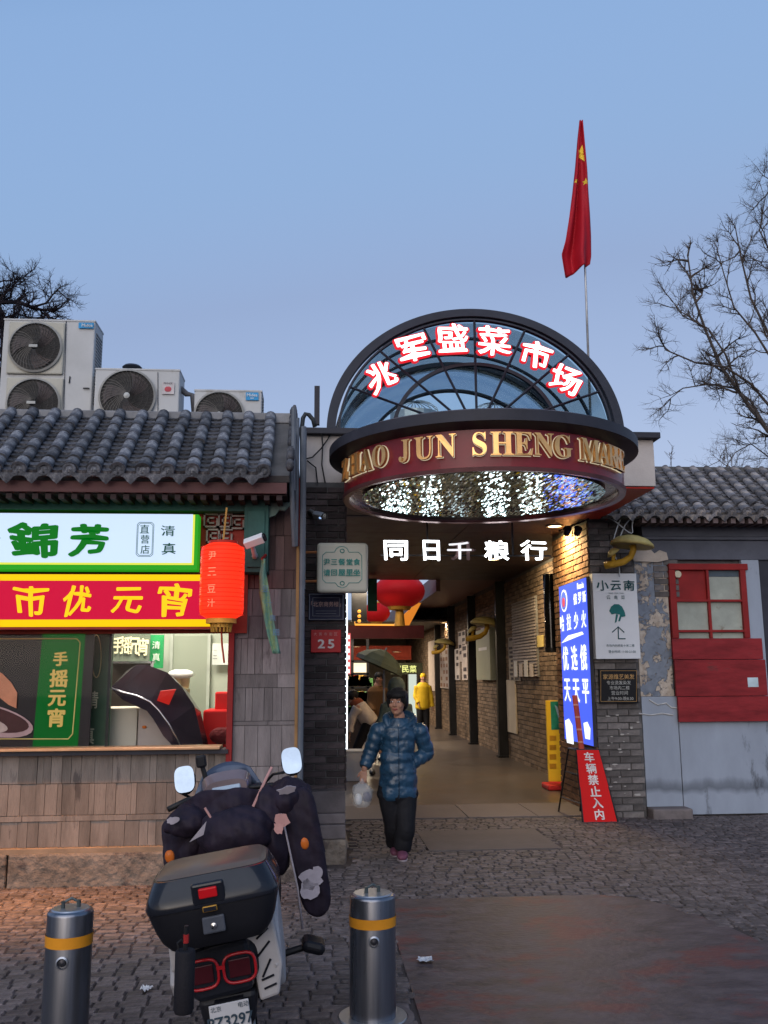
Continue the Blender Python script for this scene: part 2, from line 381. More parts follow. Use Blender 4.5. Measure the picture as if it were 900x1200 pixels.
# ================================================================== TILED ROOFS
def roof(parent, x0, x1, ye, ze, yr, zr, mat, pitch=.19, rows=7, r=.051, seed=1):
    rg = random.Random(seed)
    sl = Vector((0, yr-ye, zr-ze)); L = sl.length; u = sl/L; nrm = Vector((0, -u.z, u.y)); seg = L/rows
    n = 8
    def half(rr, t, length, lip):
        mb = MB(); rows_ = [(0, lip), (.012, lip), (.02, 1.), (length, .93)]
        vs = []
        for (yy, k) in rows_:
            for j in range(n+1):
                a = math.pi*j/n; vs.append((rr*k*math.cos(a), yy, rr*k*math.sin(a)))
        vs += [((rr-t)*math.cos(math.pi*j/n), 0, (rr-t)*math.sin(math.pi*j/n)) for j in range(n+1)]
        fs = [(i*(n+1)+j, i*(n+1)+j+1, (i+1)*(n+1)+j+1, (i+1)*(n+1)+j) for i in range(3) for j in range(n)]
        k = 4*(n+1); fs += [(j, k+j, k+j+1, j+1) for j in range(n)]
        return mb.add(vs, fs)
    barrel = half(r, .016, seg*1.06, 1.035).mesh('cover_tile', mat, 'auto')
    first = half(r*1.12, .02, seg*.8, 1.1).mesh('cover_tile', mat, 'auto')
    # pan tile: shallow concave, visible lip
    pw = pitch*.5; pm = MB(); vs = []
    for yy, dz in ((0, -.008), (0, .018), (seg*.56, .0)):
        for j in range(5):
            t = j/4*2-1; vs.append((t*pw, yy, dz-.02*(1-t*t)))
    pan = pm.add(vs, [(i*5+j, i*5+j+1, (i+1)*5+j+1, (i+1)*5+j) for i in range(2) for j in range(4)]).mesh('pan_tile', mat)
    cap = MB().lathe([(0, -.02), (.02, -.021), (.026, -.014), (.03, -.012), (.036, -.02), (.048, -.022), (.054, -.012), (.054, .03)], n=16, m=Matrix.Rotation(-math.pi/2, 4, 'X')).mesh('end_disc', mat, True)
    # drip tile: pointed tongue
    pts = [(-pw*.95, .03), (-pw*.9, -.02), (-pw*.55, -.03), (-pw*.3, -.06), (0, -.085), (pw*.3, -.06), (pw*.55, -.03), (pw*.9, -.02), (pw*.95, .03), (pw*.4, .0), (-pw*.4, .0)]
    drip = MB().prism(pts, -.012, .006).mesh('drip_tile', mat)
    base = Matrix((Vector((1, 0, 0)), u, nrm)).transposed().to_4x4()
    k = int((x1-x0)/pitch)
    for i in range(k+1):
        x = x0+pitch*i
        for j in range(rows):
            o = Vector((x+rg.gauss(0, .003), ye, ze))+u*(seg*j+rg.gauss(0, .004)-.01)+nrm*(.012+rg.gauss(0, .003))
            m = base.copy(); m.translation = o
            inst('cover_tile', first if j == 0 else barrel, m @ Matrix.Rotation(rg.gauss(0, .018), 4, 'Z'), parent)
        m = Matrix.Translation(Vector((x, ye, ze))-u*.012+nrm*.006); inst('end_disc', cap, m @ Matrix.Rotation(R(8)+rg.gauss(0, .05), 4, 'X'), parent)
        if i < k:
            inst('drip_tile', drip, Matrix.Translation(Vector((x+pitch/2, ye-.02, ze-.03))) @ Matrix.Rotation(R(12)+rg.gauss(0, .05), 4, 'X'), parent)
    pans = [(i, j) for j in range(rows*2) for i in range(k)]
    mass = MB()
    for q, (i, j) in enumerate(pans):
        o = Vector((x0+pitch*(i+.5), ye, ze))+u*(seg*.5*j+rg.gauss(0, .004))+nrm*(rg.gauss(0, .002))
        m = base.copy(); m.translation = o; m = m @ Matrix.Rotation(rg.gauss(0, .02), 4, 'Z')
        inst('pan_tile', pan, m, parent)
    # bed under the tiles
    h = nrm*-.03; a = Vector((x0-.05, ye+.02, ze)); b = Vector((x1+.05, ye+.02, ze))
    MB().hull8([a+h, b+h, b+u*(L-.02)+h, a+u*(L-.02)+h], [a+h*3, b+h*3, b+u*(L-.02)+h*3, a+u*(L-.02)+h*3]).build('roof_bed', MORTAR, parent)
    return u, nrm, L

# ================================================================== LEFT SHOP
shop = thing('shop_building', 'single storey grey tiled snack shop with red and white sign boards at left', 'shop', (-2.2, 7.6, 0))
SX1 = at(345, 800, 7.6).x       # right end of the shop
eL = at(340, 553, 7.1); rL = at(340, 489, 7.95)
roof(shop, -3.62, -.27, 7.1, eL.z, 7.95, rL.z, TILE, pitch=.1885, rows=7)
MB().bx(-4, -.2, 7.93, 8.08, rL.z-.06, rL.z+.035).build('ridge', M('ridge_mortar', (.2, .2, .21), .85, var=.3, bump=.5), shop, bevel=.01)
MB().bx(-4, -.2, 8.08, 11.0, rL.z-.12, rL.z-.02).build('flat_roof', MORTAR, shop)
MB().bx(-4, -.22, 11.0, 11.1, 0, rL.z-.02).build('rear_wall', MORTAR, shop)
# verge with stacked ornaments
vg = MB()
for i in range(9):
    t = i/8; y = 7.08+.86*t; z = eL.z+(rL.z-eL.z)*t
    vg.ball((-.215, y, z+.05+.012*math.sin(i*2.3)), (.035, .06, .055), 5)
vg.build('verge_tile', TILE, shop, smooth=True)
fn = at(345, 492, 7.9)
MB().lathe([(0, .14), (.012, .135), (.02, .11), (.014, .085), (.028, .06), (.03, .02), (.04, 0), (.04, -.12), (0, -.12)], fn, 10).build('ridge_finial', TILE, shop, smooth=True)
# eave board, rafters, green beam
ez = eL.z
MB().bx(-4, -.24, 7.16, 7.2, ez-.165, ez-.075).build('eave_board', M('eave_maroon', (.1, .045, .045), .6, bump=.2), shop, bevel=.004)
raf = MB().bx(-.05, .05, 0, .45, 0, .05).mesh('rafter', M('rafter_timber', (.035, .022, .022), .7, bump=.3))
for i in range(34):
    inst('rafter', MB().bx(-.022, .022, 0, .42, -.02, .02).mesh('rafter', MATS['rafter_timber']) if i == 0 else RM, Matrix.Translation((-3.6+i*.1, 7.18, ez-.195)), shop) if i else None
    if i == 0: RM = MB().bx(-.022, .022, 0, .42, -.02, .02).mesh('rafter', MATS['rafter_timber']); inst('rafter', RM, Matrix.Translation((-3.6, 7.18, ez-.195)), shop)
MB().bx(-4, -.24, 7.2, 7.95, ez-.175, ez-.155).build('soffit', M('soffit_dark', (.03, .02, .02), .8), shop)
zb0 = at(100, 600, 7.5).z; zb1 = at(100, 580, 7.5).z
MB().bx(-4, -.56, 7.42, 7.62, zb0, zb1+.02).build('beam', GREEN, shop, bevel=.006)
MB().bx(-4, -.24, 7.5, 7.62, zb1+.02, ez-.1).build('upper_wall', M('soffit_dark', (.03, .02, .02)), shop)
a = at(287, 585, 7.4); b = at(314, 671, 7.4)
MB().bx(a.x, b.x, 7.38, 7.6, b.z, a.z).build('corbel', GREEN, shop, bevel=.006)
MB().bx(a.x+.03, b.x-.03, 7.365, 7.385, b.z+.04, a.z-.1).build('corbel_panel', GREEN, shop, bevel=.004)
# carved scroll bracket
a = at(314, 588, 7.4); pts = [(a.x, a.z), (a.x+.22, a.z), (a.x+.21, a.z-.03), (a.x+.17, a.z-.035), (a.x+.14, a.z-.07), (a.x+.09, a.z-.065), (a.x+.06, a.z-.11), (a.x, a.z-.13)]
MB().prism(pts, 7.42, 7.46).build('scroll_bracket', M('pale_green_paint', (.12, .18, .16), .6), shop, bevel=.003)
# red timber wall with fretwork
x0 = at(228, 700, 7.55).x; x1 = at(290, 700, 7.55).x
z0 = at(250, 742, 7.55).z; z1 = at(250, 600, 7.55).z
MB().bx(-4, x1, 7.56, 7.62, z0, z1).build('red_wall', M('red_timber', (.24, .03, .02), .6, var=.25, bump=.3), shop)
FW = M('fretwork_grey', (.25, .24, .22), .6)
for (cx, cy) in ((247, 610), (264, 610), (278, 612), (264, 628), (250, 628)):
    p = at(cx, cy, 7.53); fr = MB(); s = .052; t = .007
    for (ax, az, bx_, bz) in ((-s, -s, s, -s), (-s, s, s, s), (-s, -s, -s, s), (s, -s, s, s*.2), (-s*.4, -s*.4, s*.4, -s*.4), (-s*.4, -s*.4, -s*.4, s*.4), (-s*.4, s*.4, s*.4, s*.4)):
        fr.bx(p.x+min(ax, bx_)-t, p.x+max(ax, bx_)+t, 7.52, 7.56, p.z+min(az, bz)-t, p.z+max(az, bz)+t)
    fr.build('fretwork', FW, shop)
# posts
def post(pxa, pxb, py0, py1, Y, d, mat, parent, name='post'):
    a = at(pxa, (py0+py1)/2, Y); b = at(pxb, (py0+py1)/2, Y); return MB().bx(a.x, b.x, Y, Y+d, at(pxa, py1, Y).z, at(pxa, py0, Y).z).build(name, mat, parent, bevel=.004)
post(265.5, 272.5, 742, 940, 7.55, .1, REDP, shop, 'window_post')
post(348, 354, 560, 930, 7.6, .1, REDP, shop, 'corner_post')
# sill
sz = at(100, 877, 7.5).z
MB().bx(-4, x1-.19, 7.5, 7.75, sz-.02, sz).build('sill', M('sill_brass', (.4, .25, .15), .35, .4, bump=.05), shop, bevel=.003)
MB().bx(-4, at(268, 880, 7.6).x, 7.53, 7.75, sz-.055, sz-.022).build('sill_lining', DGREY, shop)
# wall core + stone cladding
zk = .255
MB().bx(-4, SX1, 7.64, 7.8, zk-.1, sz-.03).build('wall', MORTAR, shop)
rg = random.Random(3)
def clad(x0, x1, rows, Y, mat, wr, parent, back=.03):
    for z0, z1 in rows:
        x = x0-rg.random()*.1
        while x < x1:
            w = rg.uniform(*wr); xa = max(x, x0); xb = min(x+w, x1)
            if xb-xa > .02:
                d = rg.uniform(0, .008)
                MB().bx(xa+.0015, xb-.0015, Y-d, Y+back, z0+.002, z1-.002).build('stone', mat, parent)
            x += w
hz = [at(100, y, 7.6).z for y in (884, 918, 955, 962, 990)]
clad(-3.9, at(266, 900, 7.6).x, [(hz[1], hz[0]), (hz[2], hz[1]), (hz[4]-.015, hz[3])], 7.6, CLAD, (.035, .15), shop)
clad(-3.9, at(266, 900, 7.6).x, [(hz[3], hz[2])], 7.595, CLAD, (.25, .5), shop)
MB().bx(-4, SX1, 7.56, 7.7, zk-.01, hz[4]-.015).build('base_course', M('base_course_stone', (.22, .16, .11), .7), shop, bevel=.004)
# the stone clad pier between window and gate
xa = at(274, 800, 7.6).x; xb = at(347, 800, 7.6).x
MB().bx(xa, xb, 7.64, 8.3, zk-.05, ez-.15).build('pier', MORTAR, shop)
ys = [590, 628, 668, 690, 722, 748, 790, 806, 845, 850, 898, 940, 992]
zz = [at(300, y, 7.6).z for y in ys]
for i in range(len(zz)-1):
    th = zz[i]-zz[i+1]
    clad(xa, xb, [(zz[i+1], zz[i])], 7.595+.004*(i % 2), CLADP if i > 2 else M('stone_cladding_red', (.11, .065, .06), .75, var=.3, bump=.35, rnd=.35, stretch=(2.5, 2.5, .5)), (.05, .13) if th > .12 else (.25, .45), shop)
# side wall towards the gate
MB().bx(xb-.002, xb+.03, 7.7, 11, zk-.05, ez).build('side_wall', MORTAR, shop)
# -------- shop room
a = at(265, 742, 7.65)
RZ0, RZ1 = .3, at(200, 738, 7.7).z+.02
ROOMW = M('room_wall', (.42, .46, .38), .6, var=.08, bump=.05)
MB().bx(-4, -.45, 9.6, 9.65, RZ0, 3.0).build('room_back_wall', ROOMW, shop)
MB().bx(-.48, -.45, 7.72, 9.6, RZ0, 3.0).build('room_side_wall', ROOMW, shop)
MB().bx(-4.02, -3.98, 7.62, 11, 0, 3.2).build('gable_wall', MORTAR, shop)
MB().bx(-4, -.45, 7.7, 9.6, RZ0-.05, RZ0).build('room_floor', MORTAR, shop)
MB().bx(-4, -.45, 7.62, 9.6, 2.75, 2.8).build('room_ceiling', M('room_ceiling', (.5, .5, .48), .7), shop)
MB().bx(-2.4, -.9, 8.6, 8.68, 2.70, 2.745).build('tube_lamp', E('tube_lamp', 'fff4e0', 5.), shop)
MB().bx(-4, at(266, 800, 7.68).x, 7.68, 7.688, sz, RZ1+.1).build('window_pane', GLASS, shop)
MB().bx(-4, at(266, 800, 7.68).x, 7.6, 7.7, RZ1, RZ1+.05).build('window_head', M('head_timber', (.12, .03, .02), .6), shop)
x = at(128, 800, 7.7).x
MB().bx(x-.01, x+.01, 7.68, 7.71, sz, RZ1).build('mullion', BLK, shop)

# -------- sign boards
ws = thing('sign_board', 'backlit white sign board with bold green characters and a green and yellow border', 'sign', at(100, 640, 7.35))
a = at(0, 601, 7.35); b = at(231, 668, 7.35)
MB().bx(-3.9, b.x, 7.36, 7.5, b.z, a.z).build('frame', E('sign_green_rim', (.03, .5, .02), .55), ws, bevel=.004)
i = at(227, 664, 7.35)
MB().bx(-3.9, i.x-.002, 7.352, 7.37, i.z+.028-.014, a.z-.004).build('yellow_rim', E('sign_yellow_rim', (.85, .9, .1), .8), ws)
MB().bx(-3.9, i.x-.018, 7.344, 7.36, i.z+.03, a.z-.002).build('face', E('sign_white_face', (.62, .78, 1), .92), ws)
GT = E('green_letter', (.0, .22, .012), .6)
GT2 = E('dark_green_letter', (.02, .16, .1), .25)
chars([('錦', 40, 632.5, 38), ('芳', 105, 632.5, 34)], 7.34, GT, ws, nib=.045, sx=1.32, warp=.10)
chars([('·', 0, 630.5, 3.5)], 7.34, GT, ws)
chars([('直', 169.5, 620, 10), ('营', 170, 632, 10), ('店', 170, 644, 10)], 7.34, GT2, ws, split=False, name='small_lettering', nib=.01)
chars([('清', 197, 622, 12), ('真', 198, 643, 13)], 7.34, GT2, ws, name='character', nib=.012, sx=1.25, warp=.06)
a = at(161, 612, 7.34); b = at(179, 652, 7.34); c = .018; t = .004
loop = [(a.x+c, a.z), (b.x-c, a.z), (b.x, a.z-c), (b.x, b.z+c), (b.x-c, b.z), (a.x+c, b.z), (a.x, b.z+c), (a.x, a.z-c)]
for k, inset in enumerate((0, .008)):
    mb = MB(); q = [Vector((x+(inset if x < (a.x+b.x)/2 else -inset), 7.34, z+(inset if z < (a.z+b.z)/2 else -inset))) for x, z in loop]
    for i in range(8): mb.tube([q[i], q[(i+1) % 8]], .002, 4)
    mb.build('cartouche', GT2, ws)
rs = thing('sign_board', 'long crimson sign board with yellow bands and four yellow characters above the shop window', 'sign', at(100, 705, 7.4))
a = at(0, 672.5, 7.4); b = at(266, 737, 7.4); xr = b.x
MB().bx(-3.9, xr, 7.41, 7.55, b.z, a.z).build('frame', M('sign_box_red', (.3, .02, .02), .4), rs)
y1 = at(100, 680.5, 7.4).z; y2 = at(100, 726, 7.4).z; y3 = at(100, 734.5, 7.4).z
MB().bx(-3.9, xr-.01, 7.398, 7.42, y1, a.z-.003).build('yellow_band', E('sign_yellow', (1, .62, .0), .9), rs)
MB().bx(-3.9, xr-.01, 7.398, 7.42, y3, y2).build('yellow_band', MATS['sign_yellow'], rs)
MB().bx(-3.9, xr-.01, 7.4, 7.42, y2, y1).build('face', E('sign_crimson', (.72, .004, .05), .72), rs)
chars([('市', 36, 704, 36), ('优', 91, 703.5, 33), ('元', 149, 703, 30), ('宵', 205, 704, 37)], 7.39, E('yellow_letter', (1, .62, .01), .95), rs, nib=.024, sx=1.02, warp=.13, shear=.08)

l_ = bpy.data.lights.new('sign_glow', 'AREA'); o_ = bpy.data.objects.new('sign_glow', l_); COL.objects.link(o_); l_.shape = 'RECTANGLE'; l_.size = 3.2; l_.size_y = .08; l_.spread = R(62); l_.energy = 50*GAIN; l_.color = (1, .42, .12); o_.location = (-2.6, 6.98, 2.38); o_.rotation_euler = (R(-1), 0, 0)
# -------- things behind the window
def poster(px0, py0, px1, py1, Y, mat, name, label, cat='poster', dep=.012):
    t = thing(name, label, cat, at((px0+px1)/2, py1, Y)); panel(px0, py0, px1, py1, Y, dep, 'board', mat, t); return t
pt = thing('poster', 'black and green poster with a hand holding a round sieve behind the shop window', 'poster', at(50, 877, 7.8))
panel(-160, 742, 104, 877, 7.8, .02, 'board', M('poster_black', (.012, .009, .012), .35, bump=0), pt)
a = [at(50, 742, 7.795), at(100, 742, 7.795), at(91, 876, 7.795), at(38, 876, 7.795)]
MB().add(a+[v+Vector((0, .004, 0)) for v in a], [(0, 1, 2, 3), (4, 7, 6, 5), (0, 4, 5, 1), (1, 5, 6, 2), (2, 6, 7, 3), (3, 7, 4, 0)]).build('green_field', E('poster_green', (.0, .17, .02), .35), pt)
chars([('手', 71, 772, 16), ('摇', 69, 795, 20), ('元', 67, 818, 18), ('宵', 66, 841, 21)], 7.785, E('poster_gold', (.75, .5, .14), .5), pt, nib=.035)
PG = M('poster_gold_line', (.75, .55, .2), .5, bump=0)
mb = MB(); l = [at(-150, 748.5, 7.788), at(90, 748.5, 7.788), at(94, 753, 7.788), at(85, 860, 7.788), at(80, 866, 7.788), at(-150, 866, 7.788)]
for i in range(5): mb.tube([l[i], l[i+1]], .0045, 4)
mb.build('gold_line', PG, pt)
h0 = at(0, 800, 7.78)
hand = [(-40, 770), (-10, 783), (2, 789), (13, 800), (20, 812), (19, 830), (10, 826), (0, 818), (-40, 806)]
MB().prism([(at(x, y, 7.78).x, at(x, y, 7.78).z) for x, y in hand], 7.782, 7.79).build('printed_hand', M('print_skin', (.55, .22, .12), .5, bump=0), pt)
def ell(cx, cy, a, b, tilt, n=28):
    o = []
    for k in range(n):
        t = 2*math.pi*k/n; x = a*math.cos(t); y = b*math.sin(t); o.append((cx+x*math.cos(tilt)-y*math.sin(tilt), cy+x*math.sin(tilt)+y*math.cos(tilt)))
    return o
for nm, (cx, cy, a, b), m, yy in (('printed_sieve', (-22, 842, 62, 19), M('print_pink', (.45, .3, .3), .5, bump=0), 7.779), ('printed_sieve_bowl', (-22, 840, 57, 15), M('print_dark', (.06, .02, .02), .5, bump=0), 7.776), ('printed_sieve_flour', (-40, 844, 50, 11), M('print_flour', (.5, .38, .34), .5, bump=0), 7.773)):
    MB().prism([(at(x, y, yy).x, at(x, y, yy).z) for x, y in ell(cx, cy, a, b, R(12))], yy, yy+.002).build(nm, m, pt)
bn = thing('banner', 'narrow dark green banner with pale oval crest beside the sieve poster', 'banner', at(112, 877, 7.95))
panel(103, 742, 127, 877, 7.95, .02, 'board', M('banner_green', (.025, .06, .035), .5, bump=0), bn)
mb = MB(); q = ell(113, 769, 5.5, 25, 0); q = [at(x, y, 7.94) for x, y in q]
for i in range(len(q)): mb.tube([q[i], q[(i+1) % len(q)]], .004, 4)
mb.build('oval_crest', M('banner_gold', (.35, .33, .15), .5, bump=0), bn)
chars([('清', 109, 820, 20), ('真', 104.5, 862, 20)], 7.94, M('banner_letter', (.4, .42, .3), .5, bump=0), bn, nib=.015, sx=.6)
# inner board with the four characters
ib = poster(128, 742, 175, 776, 9.2, M('board_green_grey', (.13, .16, .12), .6), 'sign_board', 'grey green board with pale characters hanging at the back of the shop room', 'sign')
chars([('手', 138, 756, 19), ('摇', 148, 756, 20), ('元', 157.5, 757, 19), ('宵', 167.5, 758, 20)], 9.18, M('cream_letter', (.75, .72, .45), .5, bump=0), ib, nib=.022, sx=.7)
gb = poster(176, 744, 191, 783, 9.3, M('bright_green_board', (.02, .25, .08), .5, bump=0), 'sign_board', 'small bright green notice at the back of the shop room', 'sign')
chars([('清', 183, 756, 9), ('真', 183, 770, 9)], 9.28, M('white_letter', (.7, .75, .7), .5, bump=0), gb)
nt_ = poster(249, 754, 271, 779, 9.5, M('notice_paper', (.62, .66, .62), .6, bump=0), 'notice', 'white paper notice taped to the pale green room wall', 'notice')
chars([('一', 252, 762, 1.5), ('二', 252, 770, 4)], 9.49, BLK, nt_, split=False, name='lettering')
dr = thing('door', 'pale grey green door in the back wall of the shop room', 'door', at(225, 860, 9.55))
panel(201, 745, 243, 858, 9.56, .03, 'leaf', M('door_grey_green', (.3, .34, .27), .5, var=.06, bump=0), dr, bevel=.004)
mb = MB(); 
for x in (200, 244): mb.bx(at(x, 800, 9.55).x-.015, at(x, 800, 9.55).x+.015, 9.53, 9.58, .4, at(x, 743, 9.55).z)
mb.build('frame', M('door_frame_pale', (.42, .46, .4), .5), dr)
# tumbling drum machine
tm = thing('mixing_machine', 'dark steel tumbling drum machine on a pale cabinet behind the shop window', 'machine', at(180, 877, 8.2))
CAB = M('cabinet_cream', (.5, .46, .38), .5, var=.06, bump=.05)
a = at(112, 830, 8.1); b = at(160, 877, 8.1); c = at(222, 877, 8.1)
MB().bx(a.x, b.x-.004, 8.1, 8.6, .35, a.z).build('cabinet', CAB, tm, bevel=.008)
MB().bx(b.x+.004, c.x, 8.1, 8.6, .35, a.z).build('cabinet_door', M('cabinet_pink', (.42, .36, .33), .5, var=.06, bump=.05), tm, bevel=.008)
MB().ball(at(169, 852, 8.09), (.02, .012, .014), 5).build('switch', M('switch_orange', (.6, .15, .02), .5), tm)
# drum: an octagonal lathed band tilted
DM = M('drum_steel', (.05, .04, .055), .22, .6, var=.2, bump=.03)
cen = at(186, 830, 7.9)
prof = [(.20, -.17), (.34, -.19), (.46, -.10), (.46, .10), (.34, .19), (.20, .17)]
pts_o = [(131, 806), (154, 782), (170, 781), (196, 787), (212, 797), (226, 816), (236, 838), (237, 876), (214, 877)]
pts_i = [(131, 806), (160, 822), (178, 838), (195, 860), (208, 877), (214, 877)]
o1 = [at(x, y, 7.82) for x, y in [(131, 806), (143, 811), (160, 815), (176, 822), (186, 832), (198, 848), (212, 874)]]
o2 = [at(x, y, 8.0) for x, y in [(149, 787), (160, 780), (172, 780), (196, 789), (212, 805), (227, 828), (237, 872)]]
o3 = [at(x, y, 7.84) for x, y in [(133, 808), (145, 820), (158, 826), (172, 832), (180, 842), (192, 862), (206, 877)]]
o4 = [v+Vector((.03, .25, -.05)) for v in o2]
mb = MB(); n = 7
mb.add(o1+o2, [(i, i+1, n+i+1, n+i) for i in range(n-1)]); mb.add(o2+o4, [(i, i+1, n+i+1, n+i) for i in range(n-1)])
mb.add(o1+o3, [(i, i+1, n+i+1, n+i) for i in range(n-1)])
mb.add(o3+[v+Vector((.05, .18, -.05)) for v in o3], [(i, i+1, n+i+1, n+i) for i in range(n-1)])
mb.build('drum', DM, tm, mods=(('SOLIDIFY', dict(thickness=.012)),))
MB().tube([v+Vector((0, -.01, 0)) for v in o1], .008, 6).build('drum_rim', M('polished_steel', (.5, .5, .52), .2, .9, bump=0), tm, smooth=True)
hp = [at(184, 821, 7.8), at(188, 810, 7.83), at(206, 808, 7.87), at(198, 826, 7.84)]
MB().add(hp+[v+Vector((0, .015, .004)) for v in hp], [(0, 1, 2, 3), (4, 7, 6, 5), (0, 4, 5, 1), (1, 5, 6, 2), (2, 6, 7, 3), (3, 7, 4, 0)]).build('red_flap', E('red_flap', (.8, .03, .02), .4), tm)
# stand behind: pale cabinet frame, stacked cartons, red boxes
cs = thing('display_case', 'small glass sided display case standing behind the drum machine', 'case', at(150, 830, 8.9))
mb = MB(); a = at(123, 775, 8.9); b = at(176, 830, 8.9)
for x in (a.x, b.x): mb.bx(x-.012, x+.012, 8.9, 8.93, b.z, a.z)
mb.bx(a.x, b.x, 8.9, 9.1, a.z-.02, a.z); mb.build('frame', M('polished_steel', (.5, .5, .52)), cs)
MB().bx(a.x+.02, b.x-.02, 9.1, 9.12, b.z, a.z-.02).build('back_panel', M('case_dark', (.08, .07, .06), .4), cs)
cup = thing('bag_stack', 'stack of cream paper cups wrapped in clear film beside the door', 'cups', at(213, 850, 9.1))
for k in range(8):
    p = at(208+(k % 2)*9, 846-(k//2)*13, 9.1); MB().lathe([(0, 0), (.035, 0), (.045, .1), (.048, .1)], p, 10).build('cup', M('cup_cream', (.6, .52, .33), .5, bump=0), cup, smooth=True)
MB().ball(at(212, 790, 9.1), (.13, .08, .05), 6).build('film', M('film_white', (.65, .68, .66), .3, bump=.3), cup, smooth=True)
rb = thing('tool_case', 'bright red plastic case standing in the right corner of the shop window', 'case', at(250, 877, 8.4))
panel(238, 832, 268, 880, 8.4, .4, 'case_body', REDB, rb, bevel=.02)
panel(252, 811, 270, 834, 8.5, .2, 'case_lid', REDB, rb, bevel=.015)
sc_ = thing('cloth', 'dark red bundled cloth on top of the red case in the window corner', 'cloth', at(258, 870, 8.3))
MB().ball(at(260, 862, 8.32), (.11, .06, .075), 8).build('bundle', M('dark_red_cloth', (.1, .012, .015), .8, var=.4, bump=1, bs=20, dist=.03), sc_, smooth=True)
# ================================================================== BRICKWORK HELPER
BC = {}
def brick_mesh(w, h, d, mat):
    k = (round(w, 3), round(h, 3), round(d, 3), mat.name)
    if k not in BC:
        e = .004; mb = MB()
        a = [(-w/2, 0, -h/2), (w/2, 0, -h/2), (w/2, 0, h/2), (-w/2, 0, h/2)]; b = [(-w/2+e, -d, -h/2+e), (w/2-e, -d, -h/2+e), (w/2-e, -d, h/2-e), (-w/2+e, -d, h/2-e)]
        BC[k] = mb.add(a+b, [(4, 5, 6, 7), (0, 1, 5, 4), (1, 2, 6, 5), (2, 3, 7, 6), (3, 0, 4, 7)]).mesh('brick', mat)
    return BC[k]
def bricks(parent, org, right, length, z0, z1, bw, bh, mat, joint=.008, d=.014, seed=1, limit=10**6, rank=None, matm=None, skip=None):
    """brick facing on the vertical face starting at org running along right; out = right x up"""
    rg = random.Random(seed); right = Vector(right).normalized(); out = right.cross(Vector((0, 0, 1)))
    rot = Matrix((right, -out, Vector((0, 0, 1)))).transposed().to_4x4()
    items = []; z = z0; r = 0
    while z+bh <= z1+.01:
        s = -(r % 2)*(bw/2)
        while s < length-.01:
            a = max(s, 0); b = min(s+bw-joint, length)
            if b-a > .03:
                c = Vector(org)+right*((a+b)/2)+Vector((0, 0, z+bh/2-org[2]))
                if not (skip and skip(c)): items.append((c, b-a))
            s += bw
        z += bh; r += 1
    if rank: items.sort(key=lambda it: rank(it[0]))
    mass = MB()
    for i, (c, w) in enumerate(items):
        m = rot.copy(); m.translation = c+out*rg.uniform(-.003, .004)
        m = m @ Matrix.Rotation(rg.gauss(0, .006), 4, 'Y') @ Matrix.Rotation(rg.gauss(0, .008), 4, 'Z')
        if i < limit: inst('brick', brick_mesh(w, bh-joint, d, mat), m, parent)
        else:
            me = brick_mesh(w, bh-joint, d, mat); mass.add([m @ v.co for v in me.vertices], [tuple(p.vertices) for p in me.polygons])
    if mass.v:
        o = mass.build('brickwork', matm or mat, parent); o['kind'] = 'stuff'

# ================================================================== GATE: left pillar and plinth
lp = thing('brick_pillar', 'dark brick pillar left of the market entrance carrying the number 25 plate', 'pillar', (.08, 8.5, 0))
LX0 = at(356, 800, 8.5).x; LX1 = at(404, 800, 8.5).x; zt = 3.4; zp = at(380, 928, 8.5).z
MB().bx(LX0, LX1, 8.5, 9.1, zp, zt).build('core', MORTAR, lp)
bricks(lp, (LX0, 8.5, zp), (1, 0, 0), LX1-LX0, zp, zt, .21, .062, BRICKD, seed=5)
bricks(lp, (LX1, 8.5, zp), (0, 1, 0), .6, zp, zt, .21, .062, BRICKD, seed=6)
STN = M('plinth_stone', (.12, .105, .11), .7, var=.3, bump=.5, rnd=.2)
SAN = MATS['kerb_sandstone']
zs = [at(380, y, 8.25).z for y in (928, 954, 966, 983, 1014)]
yy = 8.2
for i, (z1, z0, dy) in enumerate(((zs[0], zs[1]+.002, .06), (zs[1], zs[2], .04), (zs[2]-.003, zs[3], .0))):
    MB().bx(LX0-.25, LX1, 8.22+dy, 9.1, z0, z1).build('plinth_stone', STN, lp, bevel=.008)
MB().bx(LX0-.25, LX1+.01, 8.2, 9.1, -.05, zs[3]-.003).build('plinth_base', SAN, lp, bevel=.015)
# right pillar
RX0 = at(697, 800, 10.4).x; RX1 = at(750, 810, 10.4).x
rp_ = thing('brick_pillar', 'grey brick pillar right of the entrance with flaked white joints under the mushroom lamp', 'pillar', (3.5, 10.4, 0))
MB().bx(RX0, RX1, 10.4, 12.0, 0, 3.42).build('core', MORTAR, rp_)
bricks(rp_, (RX0, 10.4, 0), (1, 0, 0), RX1-RX0, .0, 3.4, .25, .0745, BRICKG, seed=8)
BRICKO = M('orange_brick', (.22, .12, .07), .8, var=.3, bump=.5, rnd=.3)
bricks(rp_, (RX0, 12.0, 0), (0, -1, 0), 1.6, .0, 3.4, .25, .0745, BRICKO, seed=9)

